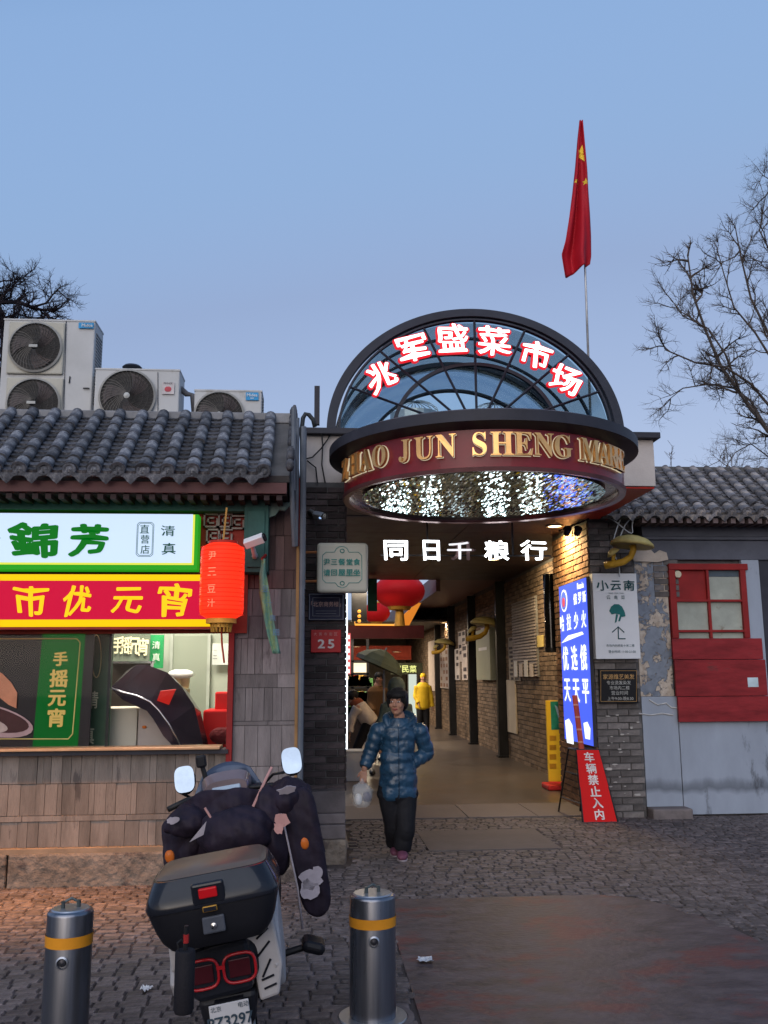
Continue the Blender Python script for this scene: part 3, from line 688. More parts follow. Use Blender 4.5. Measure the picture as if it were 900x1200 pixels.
# ================================================================== PASSAGE WALL (right) + rest of passage
WX = 3.72
pw_ = thing('passage_wall', None, None, kind='structure')
MB().bx(WX, WX+.3, 12.4, 40, 0, 3.5).build('wall_core', MORTAR, pw_)
bricks(pw_, (WX, 38, 0), (0, -1, 0), 25.5, .0, 3.42, .25, .078, BRICKC, seed=11, limit=300, rank=lambda c: (c.y-12.4), matm=M('passage_brick_mass', (.16, .115, .085), .85, var=.3, vs=10, bump=.5, bs=50, rnd=.35, island=True))
SOFZ = 3.4
so_ = thing('passage_ceiling', None, None, kind='structure')
SOFM = M('soffit_brown', (.045, .028, .025), .45, var=.2, bump=.05)
k = 0; y = 9.15
while y < 17.5:
    MB().bx(.0, 1.85, y+.004, y+1.2-.004, SOFZ, SOFZ+.02).build('panel', SOFM, so_); MB().bx(1.858, WX+.02 if y > 10.3 else 3.2, y+.004, y+1.2-.004, SOFZ+.0, SOFZ+.02).build('panel', SOFM, so_); y += 1.2
MB().bx(-.1, 3.22, 9.15, 10.4, SOFZ+.02, SOFZ+.06).build('backing', BLK, so_); MB().bx(-.1, WX+.1, 10.4, 17.55, SOFZ+.02, SOFZ+.06).build('backing', BLK, so_)
MB().bx(2.4, WX, 17.56, 40, SOFZ+.05, SOFZ+.12).build('side_canopy', M('canopy_brown', (.16, .09, .08), .5), so_)
MB().bx(2.32, 2.4, 17.56, 40, SOFZ-.22, SOFZ+.12).build('edge_beam', M('canopy_brown', (.16, .09, .08)), so_)
LW = thing('hall_wall', None, None, kind='structure')
HW = M('hall_dark', (.06, .045, .04), .7)
MB().bx(-.25, -.1, 9.1, 13.5, 0, 3.4).build('near_side_wall', HW, LW)
MB().bx(-4.0, -3.9, 13, 40, 0, 3.6).build('far_side_wall', HW, LW)
MB().bx(-4, WX, 38, 38.2, 0, 3.6).build('back_wall', M('hall_back', (.2, .17, .13), .7), LW)
MB().bx(-4, WX, 25.5, 38, 3.05, 3.1).build('hall_ceiling', M('hall_ceiling', (.13, .12, .11), .6), LW)
MB().bx(-4, -.1, 13.4, 13.5, 0, 3.5).build('return_wall', HW, LW)

def lamp(name, loc, energy, col, size=.1, typ='AREA', rot=(0, 0, 0), parent=None, spot=None):
    l = bpy.data.lights.new(name, typ); o = bpy.data.objects.new(name, l); COL.objects.link(o)
    l.energy = energy*GAIN*(1.35 if name in ('wall_wash', 'hall_light') else 1); l.color = col
    if typ == 'AREA': l.shape = 'DISK'; l.size = size
    elif typ == 'SPOT': l.spot_size = spot or R(110); l.spot_blend = .8; l.shadow_soft_size = size
    else: l.shadow_soft_size = size
    o.location = loc; o.rotation_euler = rot
    return o
DL = E('downlight_glow', (1, .72, .35), 12.)
RIMM = M('lamp_rim', (.25, .22, .18), .4, .5)
def downlight(p, r, label, e=16, group='recessed downlights in the passage ceiling', light=True):
    t = thing('ceiling_light', label, 'light', p, group)
    MB().lathe([(r, 0), (r, -.014), (r*1.3, -.014), (r*1.3, 0)], p, 16).build('rim', RIMM, t, smooth='auto')
    MB().lathe([(0, -.006), (r, -.006)], p, 16).build('lens', DL, t)
    if light:
        l = lamp('lamp_glow', (p[0], p[1], p[2]-.03), e, (1, .72, .42), r*2, 'AREA'); l.data.spread = R(150)
for (px, py, lab) in ((650, 616, 'round recessed downlight nearest the street behind the drum sign'), (578, 655, 'round recessed downlight above the lit white characters, second from the street')):
    r_ = ray(px, py); t_ = (SOFZ-EYE)/r_.z; downlight((r_.x*t_, r_.y*t_, SOFZ), .085, lab, 30)
for k, (px, py) in enumerate(((521, 763), (514, 766), (508, 770), (503, 774))):
    p = at(px, py, 26.+k*2.2); downlight((p.x, p.y, 3.05), .09, 'small bright downlight in the row along the far hall ceiling, ' + ('nearest of four', 'second of four', 'third of four', 'farthest of four')[k], 30, 'row of far hall downlights', light=(k % 2 == 0))
for k, (px, py) in enumerate(((418, 758), (442, 761), (465, 764))):
    p = at(px, py, 27.); downlight((p.x, p.y, p.z+.01), .1, ('left', 'middle', 'right')[k]+' one of three downlights under the far red fascia', 25, 'downlights under the far red fascia', light=(k == 1))

# red cross beam with gold edge, far fascia
cb = thing('cross_beam', 'dark red timber cross beam with a glowing gold edge under the lanterns', 'beam', at(450, 747, 20))
panel(398, 733, 497, 748, 20, .3, 'beam', M('beam_red_dark', (.11, .02, .015), .5), cb)
mb = MB(); pz = [at(415, 731, 19.98), at(470, 733, 19.98), at(472, 733, 19.98), at(472, 718, 19.98)]
mb.tube([at(415, 720, 19.98), at(416, 732, 19.98), at(471, 732.5, 19.98), at(472, 715, 19.98)], .022, 5); mb.build('gold_edge', E('amber_neon', (1, .4, .06), 1.3), cb)
ff = thing('fascia', 'red fascia board across the far end of the market hall', 'fascia', at(450, 775, 28))
panel(400, 757, 482, 773, 28, .2, 'board', M('far_red', (.42, .06, .03), .5), ff)
wing = thing('awning', 'orange lit slanting awning edge right of the big lantern', 'awning', at(478, 730, 20.5))
q = [at(460, 733, 20.5), at(479, 734, 20.5), at(496, 702, 20.5), at(482, 712, 20.5)]
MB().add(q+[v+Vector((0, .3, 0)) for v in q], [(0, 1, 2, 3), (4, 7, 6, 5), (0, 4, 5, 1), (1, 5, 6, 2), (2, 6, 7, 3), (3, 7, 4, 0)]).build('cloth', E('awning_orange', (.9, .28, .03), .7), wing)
# lanterns inside
LR = E('lantern_red_cloth', (.55, .012, .012), .14, base=(.45, .012, .015)); GO = M('lantern_gold', (.6, .32, .06), .5, .2)
def round_lantern(c, rx, rz, label):
    t = thing('lantern', label, 'lantern', c, 'big red lanterns hanging in the hall')
    mb = MB(); n = 36; rings = []
    for i in range(13):
        a = -math.pi/2+math.pi*(i+.5)/13; rings.append([Vector((c[0]+rx*math.cos(a)*math.cos(2*math.pi*j/n)*(1+.045*(j % 2)), c[1]+rx*math.cos(a)*math.sin(2*math.pi*j/n)*(1+.045*(j % 2)), c[2]+rz*math.sin(a))) for j in range(n)])
    mb.loft(rings).build('shade', LR, t, smooth=True)
    MB().lathe([(0, -rz*.86), (rx*.5, -rz*.86), (rx*.42, -rz*1.05), (0, -rz*1.05)], c, 20).build('bottom_ring', GO, t, smooth='auto')
    MB().lathe([(0, rz*1.05), (rx*.42, rz*1.05), (rx*.5, rz*.9), (0, rz*.9)], c, 20).build('top_ring', GO, t, smooth='auto')
    f = MB(); f.lathe([(.08*rx/.5, -rz*1.05), (.11*rx/.5, -rz*1.95)], c, 16); f.build('tassel', GO, t)
    MB().tube([(c[0], c[1], c[2]+rz), (c[0], c[1], 4.9)], .01, 5).build('cord', BLK, t)
c = at(468, 693, 18.5); round_lantern(tuple(c), .50, .36, 'large squat red cloth lantern nearest the street in the hall')
c = at(441, 718, 20.8); round_lantern(tuple(c), .30, .24, 'smaller red lantern hanging behind and below the big one')
gs = thing('sign_board', 'dark green vertical sign board hanging left of the hall lanterns', 'sign', at(433, 715, 16.8))
panel(431, 678, 442, 716, 16.8, .08, 'board', M('hang_green', (.02, .09, .05), .5), gs)
bs = thing('lamp_cluster', 'three stacked amber lamps on a dark board left of the hall lanterns', 'lamps', at(420, 725, 17.5))
panel(412, 690, 430, 728, 17.6, .1, 'board', BLK, bs)
for k in range(3): MB().ball(at(421, 716.5+k*5.6, 17.55), (.035, .03, .035), 6).build('lamp', E('amber_neon', (1, .4, .06), 1.3), bs, smooth=True)
# hall stalls on the left
st = thing('market_stall', 'dark framed food stall with lit shelves at the left of the hall', 'stall', at(425, 860, 22))
mb = MB()
for x in (402, 413, 431): p = at(x, 800, 22); mb.bx(p.x-.03, p.x+.03, 22, 22.08, 0, 2.7)
for y in (775, 790, 806, 826): p = at(400, y, 22); q = at(433, y, 22); mb.bx(p.x, q.x, 22, 22.3, p.z-.02, p.z+.02)
mb.build('frame', BLK, st)
panel(414, 777, 430, 788, 22.2, .05, 'menu_board', E('menu_glow', (.9, .75, .5), 1.6), st)
panel(414, 793, 430, 804, 22.2, .05, 'lit_shelf', E('shelf_glow', (.8, .75, .5), 1.2), st)
rg = random.Random(12)
for ci, colr in enumerate(((.5, .3, .06), (.5, .06, .03), (.55, .5, .4), (.1, .25, .08), (.12, .06, .03))):
    gm_ = MB()
    for k in range(26):
        p = at(rg.uniform(397, 434), rg.choice((804, 823, 840)), 22.15); s_ = rg.uniform(.05, .12); gm_.bx(p.x-s_, p.x+s_, 22.0, 22.2, p.z, p.z+rg.uniform(.08, .26))
    gm_.build('goods', M('goods_%s' % ('amber', 'red', 'cream', 'green', 'brown')[ci], colr, .5, var=.4, vs=12), st)['kind'] = 'stuff'
panel(400, 827, 433, 870, 22.3, .4, 'counter', M('counter_dark', (.05, .04, .04), .5), st)
sb = thing('sign_board', 'vertical red and white lit signboard at the left edge of the hall', 'sign', at(409, 790, 16))
panel(405, 742, 411, 790, 16, .05, 'board', E('pink_sign', (.9, .15, .15), .8), sb)
for k in range(6): panel(406, 744+k*8, 410, 749+k*8, 15.98, .01, 'white_mark', E('sign_white2', (1, .9, .9), 1.2), sb)
led = thing('light_strip', 'thin vertical white light strip along the inner edge of the left pillar', 'light', at(405, 880, 9.15))
a = at(404.6, 694, 9.14); b = at(406.8, 878, 9.14)
MB().bx(a.x, b.x+.004, 9.13, 9.16, b.z, a.z).build('tube', E('strip_white', (.85, .95, 1), 2.2), led)
MB().bx(a.x-.012, a.x+.001, 9.12, 9.17, b.z-.01, a.z+.01).build('channel', GREYM, led)
# back of hall: glazed doors, yellow green sign, shelves on right
gd = thing('glass_door', 'brightly lit glass door with a pale green edge at the far end of the hall', 'door', at(485, 852, 34))
panel(479, 790, 492, 850, 34, .1, 'pane', E('door_glow', (.75, .85, .75), .8), gd)
panel(477.5, 788, 479, 851, 33.95, .12, 'frame', GREYM, gd); panel(490.5, 800, 492, 851, 33.93, .1, 'green_edge', E('green_edge', (.4, .9, .2), .9), gd)
gsn = thing('sign_board', 'dark lit board with yellow green characters at the far end of the hall', 'sign', at(475, 790, 32))
panel(458, 777, 500, 790, 32, .1, 'board', M('far_board', (.06, .07, .05), .5), gsn)
chars([('便', 466, 784, 8), ('民', 475, 784, 8), ('菜', 484, 784, 8)], 31.95, E('far_letter', (.8, .85, .3), 1.), gsn, split=False, name='lettering', nib=.03)
# stall umbrella, grey-green
um = thing('stall_parasol', 'grey green cloth parasol tilted above the hooded shopper at the left of the hall', 'parasol', at(455, 870, 15.5))
UM = M('parasol_cloth', (.14, .17, .13), .8, var=.2, bump=.3, bs=12)
def drape(cx, cy, w, h, Y, seed):
    c = at(cx, cy, Y); a = w/1068*Y; b = h/1068*Y; mb = MB().ball((0, 0, 0), (a, a*.8, b), 16)
    for v in mb.v:
        n_ = noise.noise(Vector((v.x*3+seed*5, v.y*3, v.z*1.5))); v.x *= 1+.35*n_+.05*math.sin(math.atan2(v.y, v.x)*7)*(1 if v.z < 0 else .3); v.x += .25*max(0, -v.z)*(-1 if seed == 2 else .6); v.z *= 1+.12*n_; v += c
    return mb
def umb(cx, cy, w, h, Y):
    p = at(cx, cy, Y); ww = w/1068*Y*.5; hh = h/1068*Y
    rings = []
    for i in range(8):
        t = i/7; r = ww*(.08+.92*t**.8); rings.append([Vector((p.x+r*math.cos(2*math.pi*j/20)*(1+.06*math.cos(j*math.pi/2.5)*t), p.y+r*math.sin(2*math.pi*j/20), p.z-hh*t)) for j in range(20)])
    return rings
pc_ = at(452, 762, 16.2); tilt_ = Matrix.Rotation(R(24), 4, 'Y')
par = MB().lathe([(0, 0), (.16, -.045), (.32, -.13), (.43, -.24), (.44, -.31), (.42, -.30), (.31, -.15)], pc_, 8, m=tilt_)
par.build('canopy', UM, um)
MB().lathe([(0, .05), (.015, .04), (.02, 0)], pc_, 8, m=tilt_).build('finial', GREYM, um)

MB().tube([at(450, 785, 16.2), at(450, 785, 16.2)*1+Vector((0, 0, -1.6))], .02, 8).build('pole', GREYM, um)
# posts along the passage wall
for k, (pxa, pxb, lab) in enumerate(((582, 592, 'dark steel post on the passage wall nearest the street, beside the mushroom lamp'), (549, 557, 'dark steel post on the passage wall, second from the street'), (526, 532.5, 'dark steel post on the passage wall, third from the street'), (510, 515, 'dark steel post on the passage wall, farthest from the street'))):
    X = WX-.14; pb = atx((pxa+pxb)/2, 850, X); w = (pxb-pxa)/1068*pb.y*.9
    t = thing('steel_post', lab, 'post', (X, pb.y, 0), 'steel posts along the passage wall')
    MB().bx(X-w*.35, X+.13, pb.y-w*.5, pb.y+w*.5, .02, SOFZ).build('shaft', BLK, t, bevel=.006)
    MB().bx(X-w*.35-.03, X+.139, pb.y-w*.5-.03, pb.y+w*.5+.03, .016, .05).build('foot_plate', BLK, t)
# boards and notices on the wall
def wallboard(px0, px1, py0, py1, mat, label, name='notice_board', cat='notice board', d=.03, text=None, tm=None):
    X = WX-.02-d; a = atx(px0, (py0+py1)/2, X); b = atx(px1, (py0+py1)/2, X); yf, yn = a.y, b.y
    zt_ = atx(px1, py0, X).z; zb_ = atx(px1, py1, X).z
    t = thing(name, label, cat, (X, yn, zb_)); MB().bx(X, X+d, yn, yf, zb_, zt_).build('panel', mat, t, bevel=.004)
    return t, X, yn, yf, zb_, zt_
PP = M('paper_pinkish', (.5, .44, .42), .6, var=.15, vs=6, bump=0); PG2 = M('cabinet_grey_green', (.3, .31, .24), .5, var=.1, bump=.05)
def marks(t, X, y0, y1, z0, z1, rows, cols, mat, seed=1):
    rg = random.Random(seed); mb = MB()
    for r in range(rows):
        for c in range(cols):
            if rg.random() < .2: continue
            ya = y0+(y1-y0)*(c+.15)/cols; yb = y0+(y1-y0)*(c+.15+rg.uniform(.4, .7))/cols; zc = z1+(z0-z1)*(r+.5)/rows; h = (z1-z0)/rows*.28
            mb.bx(X-.004, X+.001, ya, yb, zc-h, zc+h)
    mb.build('print', mat, t)
INK = M('ink_dark', (.06, .05, .06), .6, bump=0)
t, X, y0, y1, z0, z1 = wallboard(558, 574, 735, 797, PG2, 'grey green metal cabinet on the passage wall behind the mushroom lamp', 'wall_cabinet', 'cabinet', .12)
mb = MB().bx(X-.003, X+.001, y0+.2*(y1-y0), y1-.2*(y1-y0), z1-.42*(z1-z0), z1-.36*(z1-z0)); mb.build('label_plate', WHITE, t)
t, X, y0, y1, z0, z1 = wallboard(596, 608, 745, 798, M('shutter_grey', (.3, .27, .24), .5, .3, var=.15), 'narrow grey notice board left of the shutter panel', d=.03); marks(t, X, y0, y1, z0, z1, 10, 2, INK, 3)
t, X, y0, y1, z0, z1 = wallboard(594, 604, 797, 860, M('board_cream', (.46, .4, .33), .6, var=.1), 'tall plain cream board low on the passage wall', 'board', 'board', .03)
# shutter-like slatted board
X = WX-.05; a = atx(601, 760, X); b = atx(629, 760, X); zt_, zb_ = atx(629, 697, X).z, atx(629, 793, X).z
t = thing('shutter', 'grey louvred shutter with worn slats and papers pinned along its bottom rail', 'shutter', (X, b.y, zb_))
MB().bx(X+.01, X+.045, b.y, a.y, zb_, zt_).build('backing', GREYM, t)
n = 26
SLM = M('slat_grey', (.24, .21, .2), .5, .3, var=.35, vs=8, rnd=.2)
for i in range(n):
    z = zb_+(zt_-zb_)*(i+.5)/n; MB().box((X, (a.y+b.y)/2, z), (.02, a.y-b.y-.04, (zt_-zb_)/n*.8), Matrix.Rotation(.35, 3, 'Y')).build('slat', SLM, t)
for i in range(4):
    y = b.y+(a.y-b.y)*(.1+.22*i); MB().bx(X-.03, X-.025, y, y+.26, zb_-.0, zb_+.22+.06*(i % 2)).build('paper', WHITE if i % 2 else PP, t)
t, X, y0, y1, z0, z1 = wallboard(537, 545.5, 738, 775, PP, 'pale pink printed poster between the second and third posts', 'poster', 'poster'); marks(t, X, y0, y1, z0, z1, 5, 2, INK, 5)
t, X, y0, y1, z0, z1 = wallboard(541, 547.5, 755, 797, PP, 'tall pale poster with large dark characters next to the second post', 'poster', 'poster', .05); marks(t, X, y0, y1, z0, z1, 5, 1, INK, 6)
t, X, y0, y1, z0, z1 = wallboard(533, 538, 760, 797, M('paper_white2', (.55, .5, .48), .6, bump=0), 'narrow white poster with dark characters next to the third post', 'poster', 'poster', .04); marks(t, X, y0, y1, z0, z1, 5, 1, INK, 7)
t, X, y0, y1, z0, z1 = wallboard(515.5, 525, 760, 807, PP, 'wide pale notice panel between third and fourth posts', 'poster', 'poster', .04); marks(t, X, y0, y1, z0, z1, 6, 3, M('ink_brown', (.25, .14, .1), .6, bump=0), 8)
t, X, y0, y1, z0, z1 = wallboard(502, 509, 750, 810, PP, 'long lilac white banner beyond the farthest post', 'poster', 'poster', .04)
t, X, y0, y1, z0, z1 = wallboard(564, 568, 735, 797, M('lilac_film', (.4, .33, .4), .5, bump=0), 'thin lilac plastic strip beside the wall cabinet', 'strip', 'strip', .02)
t, X, y0, y1, z0, z1 = wallboard(629, 636, 744, 758, M('note_yellow', (.5, .4, .15), .6, bump=0), 'small yellowish square note pinned right of the shutter panel', 'note', 'note', .02)
# vertical black cylinder
t = thing('wall_lamp', 'glossy black upright cylinder lamp fixed to the passage wall beside the blue sign', 'lamp', atx(646, 765, 3.45))
p1 = atx(646, 672, 3.45); p0 = atx(647, 764, 3.45); rr = .095
p1 = Vector((p0.x, p0.y, atx(646, 672, 3.45).z))
MB().lathe([(0, 0), (rr, 0), (rr, p1.z-p0.z), (0, p1.z-p0.z)], p0, 24).build('body', M('gloss_black', (.015, .015, .018), .12, .3, bump=0, coat=.5), t, smooth='auto')
MB().lathe([(rr+.012, .0), (rr+.012, .06), (rr-.004, .06), (rr-.004, -.005), (0, -.005)], p0, 24).build('collar', BLK, t, smooth='auto')
MB().bx(p0.x+rr-.01, WX+.0, p0.y-.03, p0.y+.03, p0.z+.2, p0.z+.26).build('bracket', BLK, t)
# mushroom lamps
def mushroom(c, s, label, flip=1):
    t = thing('mushroom_lamp', label, 'lamp', c, 'yellow mushroom lamps'); c = Vector(c)
    CAPM = M('mushroom_cap', (.4, .32, .12), .45, var=.25, vs=8, bump=.1); STM = M('mushroom_stem', (.45, .26, .03), .45, var=.3, vs=9, bump=.1)
    tip = Matrix.Rotation(R(8), 4, 'Y')
    MB().lathe([(0, .17), (.12, .155), (.25, .11), (.33, .04), (.345, 0), (.32, -.015), (.2, .0), (0, .03)], c+Vector((.05, 0, .02))*s, 28, m=tip @ Matrix.Scale(s, 4)).build('cap', CAPM, t, smooth=True)
    path = [c+Vector(v)*s for v in ((.06, 0, .03), (.07, 0, -.05), (.03, .02, -.15), (-.08, .05, -.23), (-.22, .1, -.26), (-.34, .18, -.27))]
    MB().tube(path, [.055*s, .05*s, .05*s, .055*s, .06*s, .065*s], 12).build('stem', STM, t, smooth=True)
    MB().lathe([(0, .09), (.07, .07), (.12, .01), (.1, 0), (0, .01)], c+Vector((-.22, .08, -.1))*s, 16, m=Matrix.Rotation(R(-35), 4, 'Y') @ Matrix.Scale(s, 4)).build('small_cap', CAPM, t, smooth=True)
    MB().tube([c+Vector((-.22, .08, -.1))*s, c+Vector((-.24, .1, -.25))*s], .03*s, 8).build('small_stem', STM, t, smooth=True)
mushroom(at(737, 641, 10.05), .72, 'big yellow mushroom lamp with bent stem on the right pillar above the white sign')
mushroom(atx(567, 733, WX-.35), .95, 'yellow mushroom lamp on the passage wall beside the first steel post')
mushroom(atx(519, 755, WX-.35), .8, 'farthest yellow mushroom lamp, near the third steel post')
# ================================================================== MARKET CANOPY
cn = thing('market_canopy', 'arched glass fanlight over a round burgundy drum sign at the market entrance', 'canopy', (1.5, 8.5, 3.4))
fz0 = at(358, 566, 8.5).z; fz1 = at(358, 504, 8.5).z; fx0 = at(358, 530, 8.5).x; fx1 = at(767, 540, 8.5).x
FT = .35
MB().bx(fx0, fx1, 8.5, 9.1, fz0+.0, fz1-.05).build('fascia', BEIGE, cn, bevel=.005)
MB().bx(fx0-.06, fx1+.05, 8.43, 10.3, fz1-.05, fz1+.01).build('coping', DGREY, cn, bevel=.006)
MB().bx(fx1-.55, fx1-.0, 9.1, 10.3, fz0+.0, fz1-.05).build('side_fascia', BEIGE, cn)
MB().bx(fx0+.01, .65, 8.52, 9.14, fz0-.09, fz0-.003).build('soffit_beam', BURG, cn)
SR = M('soffit_red', (.42, .02, .012), .4, var=.12, bump=.05)
MB().bx(2.3, fx1-.01, 8.52, 10.3, fz0-.02, fz0-.003).build('red_soffit', SR, cn)
MB().bx(.6, 2.35, 8.9, 9.15, fz0-.03, fz0-.003).build('dark_soffit', SOFM, cn)
MB().bx(-.1, 2.7, 10.3, 10.4, fz0, fz1-.05).build('rear_fascia', DGREY, cn)
# --- drum
DCX, DCY, DR = 1.452, 7.8, 1.217
dz0 = 3.13; dz1 = 3.44
n = 96
MB().lathe([(DR-.03, dz0), (DR, dz0), (DR, dz1), (DR-.03, dz1)], (DCX, DCY, 0), n).build('drum_band', BURG, cn, smooth='auto')
MB().lathe([(DR-.05, dz0-.004), (DR-.045, dz0-.028), (DR+.006, dz0-.034), (DR+.014, dz0-.004)], (DCX, DCY, 0), n).build('drum_lip', M('lip_bronze', (.2, .09, .09), .3, .6, bump=0), cn, smooth='auto')
MB().lathe([(0, dz1-.02), (DR+.0, dz1-.02), (DR+.13, dz1+.015), (DR+.13, dz1+.10), (DR+.10, dz1+.115), (0, dz1+.16)], (DCX, DCY, 0), n).build('brim', DGREY, cn, smooth='auto')
# rippled mirror under the drum
mm = bpy.data.materials.new('rippled_mirror'); mm.use_nodes = True; nt = mm.node_tree; b = nt.nodes['Principled BSDF']
b.inputs['Base Color'].default_value = (.55, .82, .82, 1); b.inputs['Metallic'].default_value = 1; b.inputs['Roughness'].default_value = .06
tc = nt.nodes.new('ShaderNodeTexCoord'); mp = nt.nodes.new('ShaderNodeMapping'); mp.inputs['Scale'].default_value = (1, 1, 1)
mp.inputs['Scale'].default_value = (70, 15, 1)
v1 = nt.nodes.new('ShaderNodeTexVoronoi'); v1.inputs['Scale'].default_value = 1.; v1.voronoi_dimensions = '2D'
nt.links.new(tc.outputs['Object'], mp.inputs[0]); nt.links.new(mp.outputs[0], v1.inputs['Vector'])
vs_ = nt.nodes.new('ShaderNodeVectorMath'); vs_.operation = 'SUBTRACT'; vs_.inputs[1].default_value = (.5, .5, .5); nt.links.new(v1.outputs['Color'], vs_.inputs[0])
vm = nt.nodes.new('ShaderNodeVectorMath'); vm.operation = 'MULTIPLY'; vm.inputs[1].default_value = (.2, .2, 0); nt.links.new(vs_.outputs[0], vm.inputs[0])
gn = nt.nodes.new('ShaderNodeNewGeometry'); va = nt.nodes.new('ShaderNodeVectorMath'); nt.links.new(gn.outputs['Normal'], va.inputs[0]); nt.links.new(vm.outputs[0], va.inputs[1])
vn = nt.nodes.new('ShaderNodeVectorMath'); vn.operation = 'NORMALIZE'; nt.links.new(va.outputs[0], vn.inputs[0]); nt.links.new(vn.outputs[0], b.inputs['Normal'])
MB().lathe([(0, dz0+.0), (DR-.16, dz0+.0)], (DCX, DCY, 0), n).build('mirror_disc', mm, cn)
MB().lathe([(DR-.16, dz0-.006), (DR-.16, dz0+.02), (DR-.05, dz0+.02), (DR-.045, dz0-.006)], (DCX, DCY, 0), n).build('inner_ring', M('ring_bronze', (.22, .16, .13), .25, .7, var=.2, bump=.1, bs=12), cn, smooth='auto')
# gold letters round the band
GOLD = M('letter_gold', (.75, .42, .16), .28, .75, bump=0); GOLDE = E('letter_edge', (.9, .78, .55), .55)
def phi_for(px, zc):
    lo, hi = R(-88), R(88)
    for _ in range(40):
        m_ = (lo+hi)/2; p = (DCX+DR*math.sin(m_), DCY-DR*math.cos(m_), zc)
        if proj(p)[0] < px: lo = m_
        else: hi = m_
    return m_
zc = (dz0+dz1)/2+.012
for ch, px in (('𝐙', 409), ('𝐇', 420), ('𝐀', 433), ('𝐎', 448.5), ('𝐉', 477), ('𝐔', 499), ('𝐍', 524), ('𝐒', 562), ('𝐇', 587.5), ('𝐄', 611.5), ('𝐍', 635), ('𝐆', 656.5), ('𝐌', 687), ('𝐀', 702), ('𝐑', 712.5), ('𝐊', 719), ('𝐄', 722.2)):
    ph = phi_for(px, zc)
    def onband(mat, nib, r, name, ext):
        mb = MB(); vs, fs, (x0, x1, y0, y1) = glyph(ch, ext); h = .178; s = h/(y1-y0); k = 0
        for ox, oy in [(0, 0)]+[(math.cos(a)*nib, math.sin(a)*nib) for a in [math.pi*q/4 for q in range(8)] if nib]:
            k += 1; out = []
            for v in vs:
                x = (v.x-(x0+x1)/2+ox)*s*.86; z = (v.y-(y0+y1)/2+oy)*s; a = ph+x/DR; rr_ = r+v.z*s+k*.0004
                out.append((DCX+rr_*math.sin(a), DCY-rr_*math.cos(a), zc+z))
            mb.add(out, fs)
        return mb.build(name, mat, cn)
    l = onband(GOLD, 0, DR+.034, 'letter', .06)
    onband(GOLDE, .011, DR+.012, 'letter', .02)
# --- fanlight
CX, CZ, AX, AZ = 1.555, fz1, 1.46, 1.27
FYY = 8.55
def arcpt(t, k, y, dz=0): return Vector((CX+AX*k*math.cos(t), y, CZ+AZ*k*math.sin(t)+dz))
def archband(k0, k1, y0, y1, name, mat, n=64, parent=cn):
    mb = MB(); vs = []
    for i in range(n+1):
        t = math.pi*i/n; vs += [arcpt(t, k0, y0), arcpt(t, k1, y0), arcpt(t, k1, y1), arcpt(t, k0, y1)]
    fs = []
    for i in range(n):
        a = i*4
        for j in range(4): fs.append((a+j, a+(j+1) % 4, a+4+(j+1) % 4, a+4+j))
    fs += [(0, 1, 2, 3), (n*4+3, n*4+2, n*4+1, n*4)]
    return mb.add(vs, fs).build(name, mat, parent, smooth='auto')
FRM = M('frame_blue_grey', (.03, .034, .048), .5, .0, bump=.05)
archband(.945, 1.005, FYY-.04, FYY+.06, 'arch_rim', FRM)
archband(.915, .928, FYY-.03, FYY+.03, 'arch_bead', FRM)
archband(.545, .57, FYY-.02, FYY+.03, 'inner_arc', FRM)
archband(.93, .935, FYY+.12, 10.15, 'vault_skin', GL('vault_glass', (.74, .76, .76), refl=.02))
archband(.72, .93, 10.0, 10.03, 'rear_arch', GL('rear_arch_film', (.62, .68, .74), refl=.03))
archband(.935, .975, 9.98, 10.1, 'rear_rim', FRM)
archband(.70, .72, 9.98, 10.05, 'rear_rim', FRM)
for yy_ in (9.1, 9.6): archband(.93, .95, yy_, yy_+.03, 'vault_rib', FRM)
for i in range(1, 8):
    t = math.pi*i/8; a = arcpt(t, .12, FYY-.015); b = arcpt(t, .93, FYY-.015)
    MB().tube([a, b], .013, 4).build('muntin', FRM, cn)
for i in (0, 1): pass
gp = MB(); pts = [arcpt(math.pi*i/48, .925, FYY) for i in range(49)]
vs = [(p.x, FYY+.005, p.z) for p in pts]; vs2 = [(p.x, FYY+.011, p.z) for p in pts]
MB().add(vs+vs2, [tuple(range(49)), tuple(range(97, 48, -1))]).build('fanlight_glass', GL('fan_glass', (.8, .9, .93), refl=.0), cn)
# lit characters with red edge
WL = E('white_lit_letter', (1, .93, .95), 2.6); RL = E('red_letter_edge', (.85, .02, .035), .8)
for i, (ch, px, py, hp, rot) in enumerate((('兆', 447, 441, 32, 24), ('军', 484, 409, 33, 17), ('盛', 531, 396, 33, 4), ('菜', 578, 399, 33, -3), ('市', 629, 416, 32, -14), ('场', 664, 446, 33, -17))):
    p = at(px, py, 8.36); h = hp/1068*8.6*1.02
    o = MB(); letter(o, ch, FRONT(p), h, nib=.02, sx=1.08, rot=R(rot), warp=.12, seed=i+2); o.build('character', WL, cn)
    o = MB(); letter(o, ch, FRONT(p+Vector((0, .03, 0))), h, nib=.075, sx=1.08, rot=R(rot), warp=.12, seed=i+2, ext=.05); o.build('character_backing', RL, cn)
    MB().tube([p+Vector((0, .03, 0)), p+Vector((0, .2, 0))], .008, 5).build('fixing', BLK, cn)
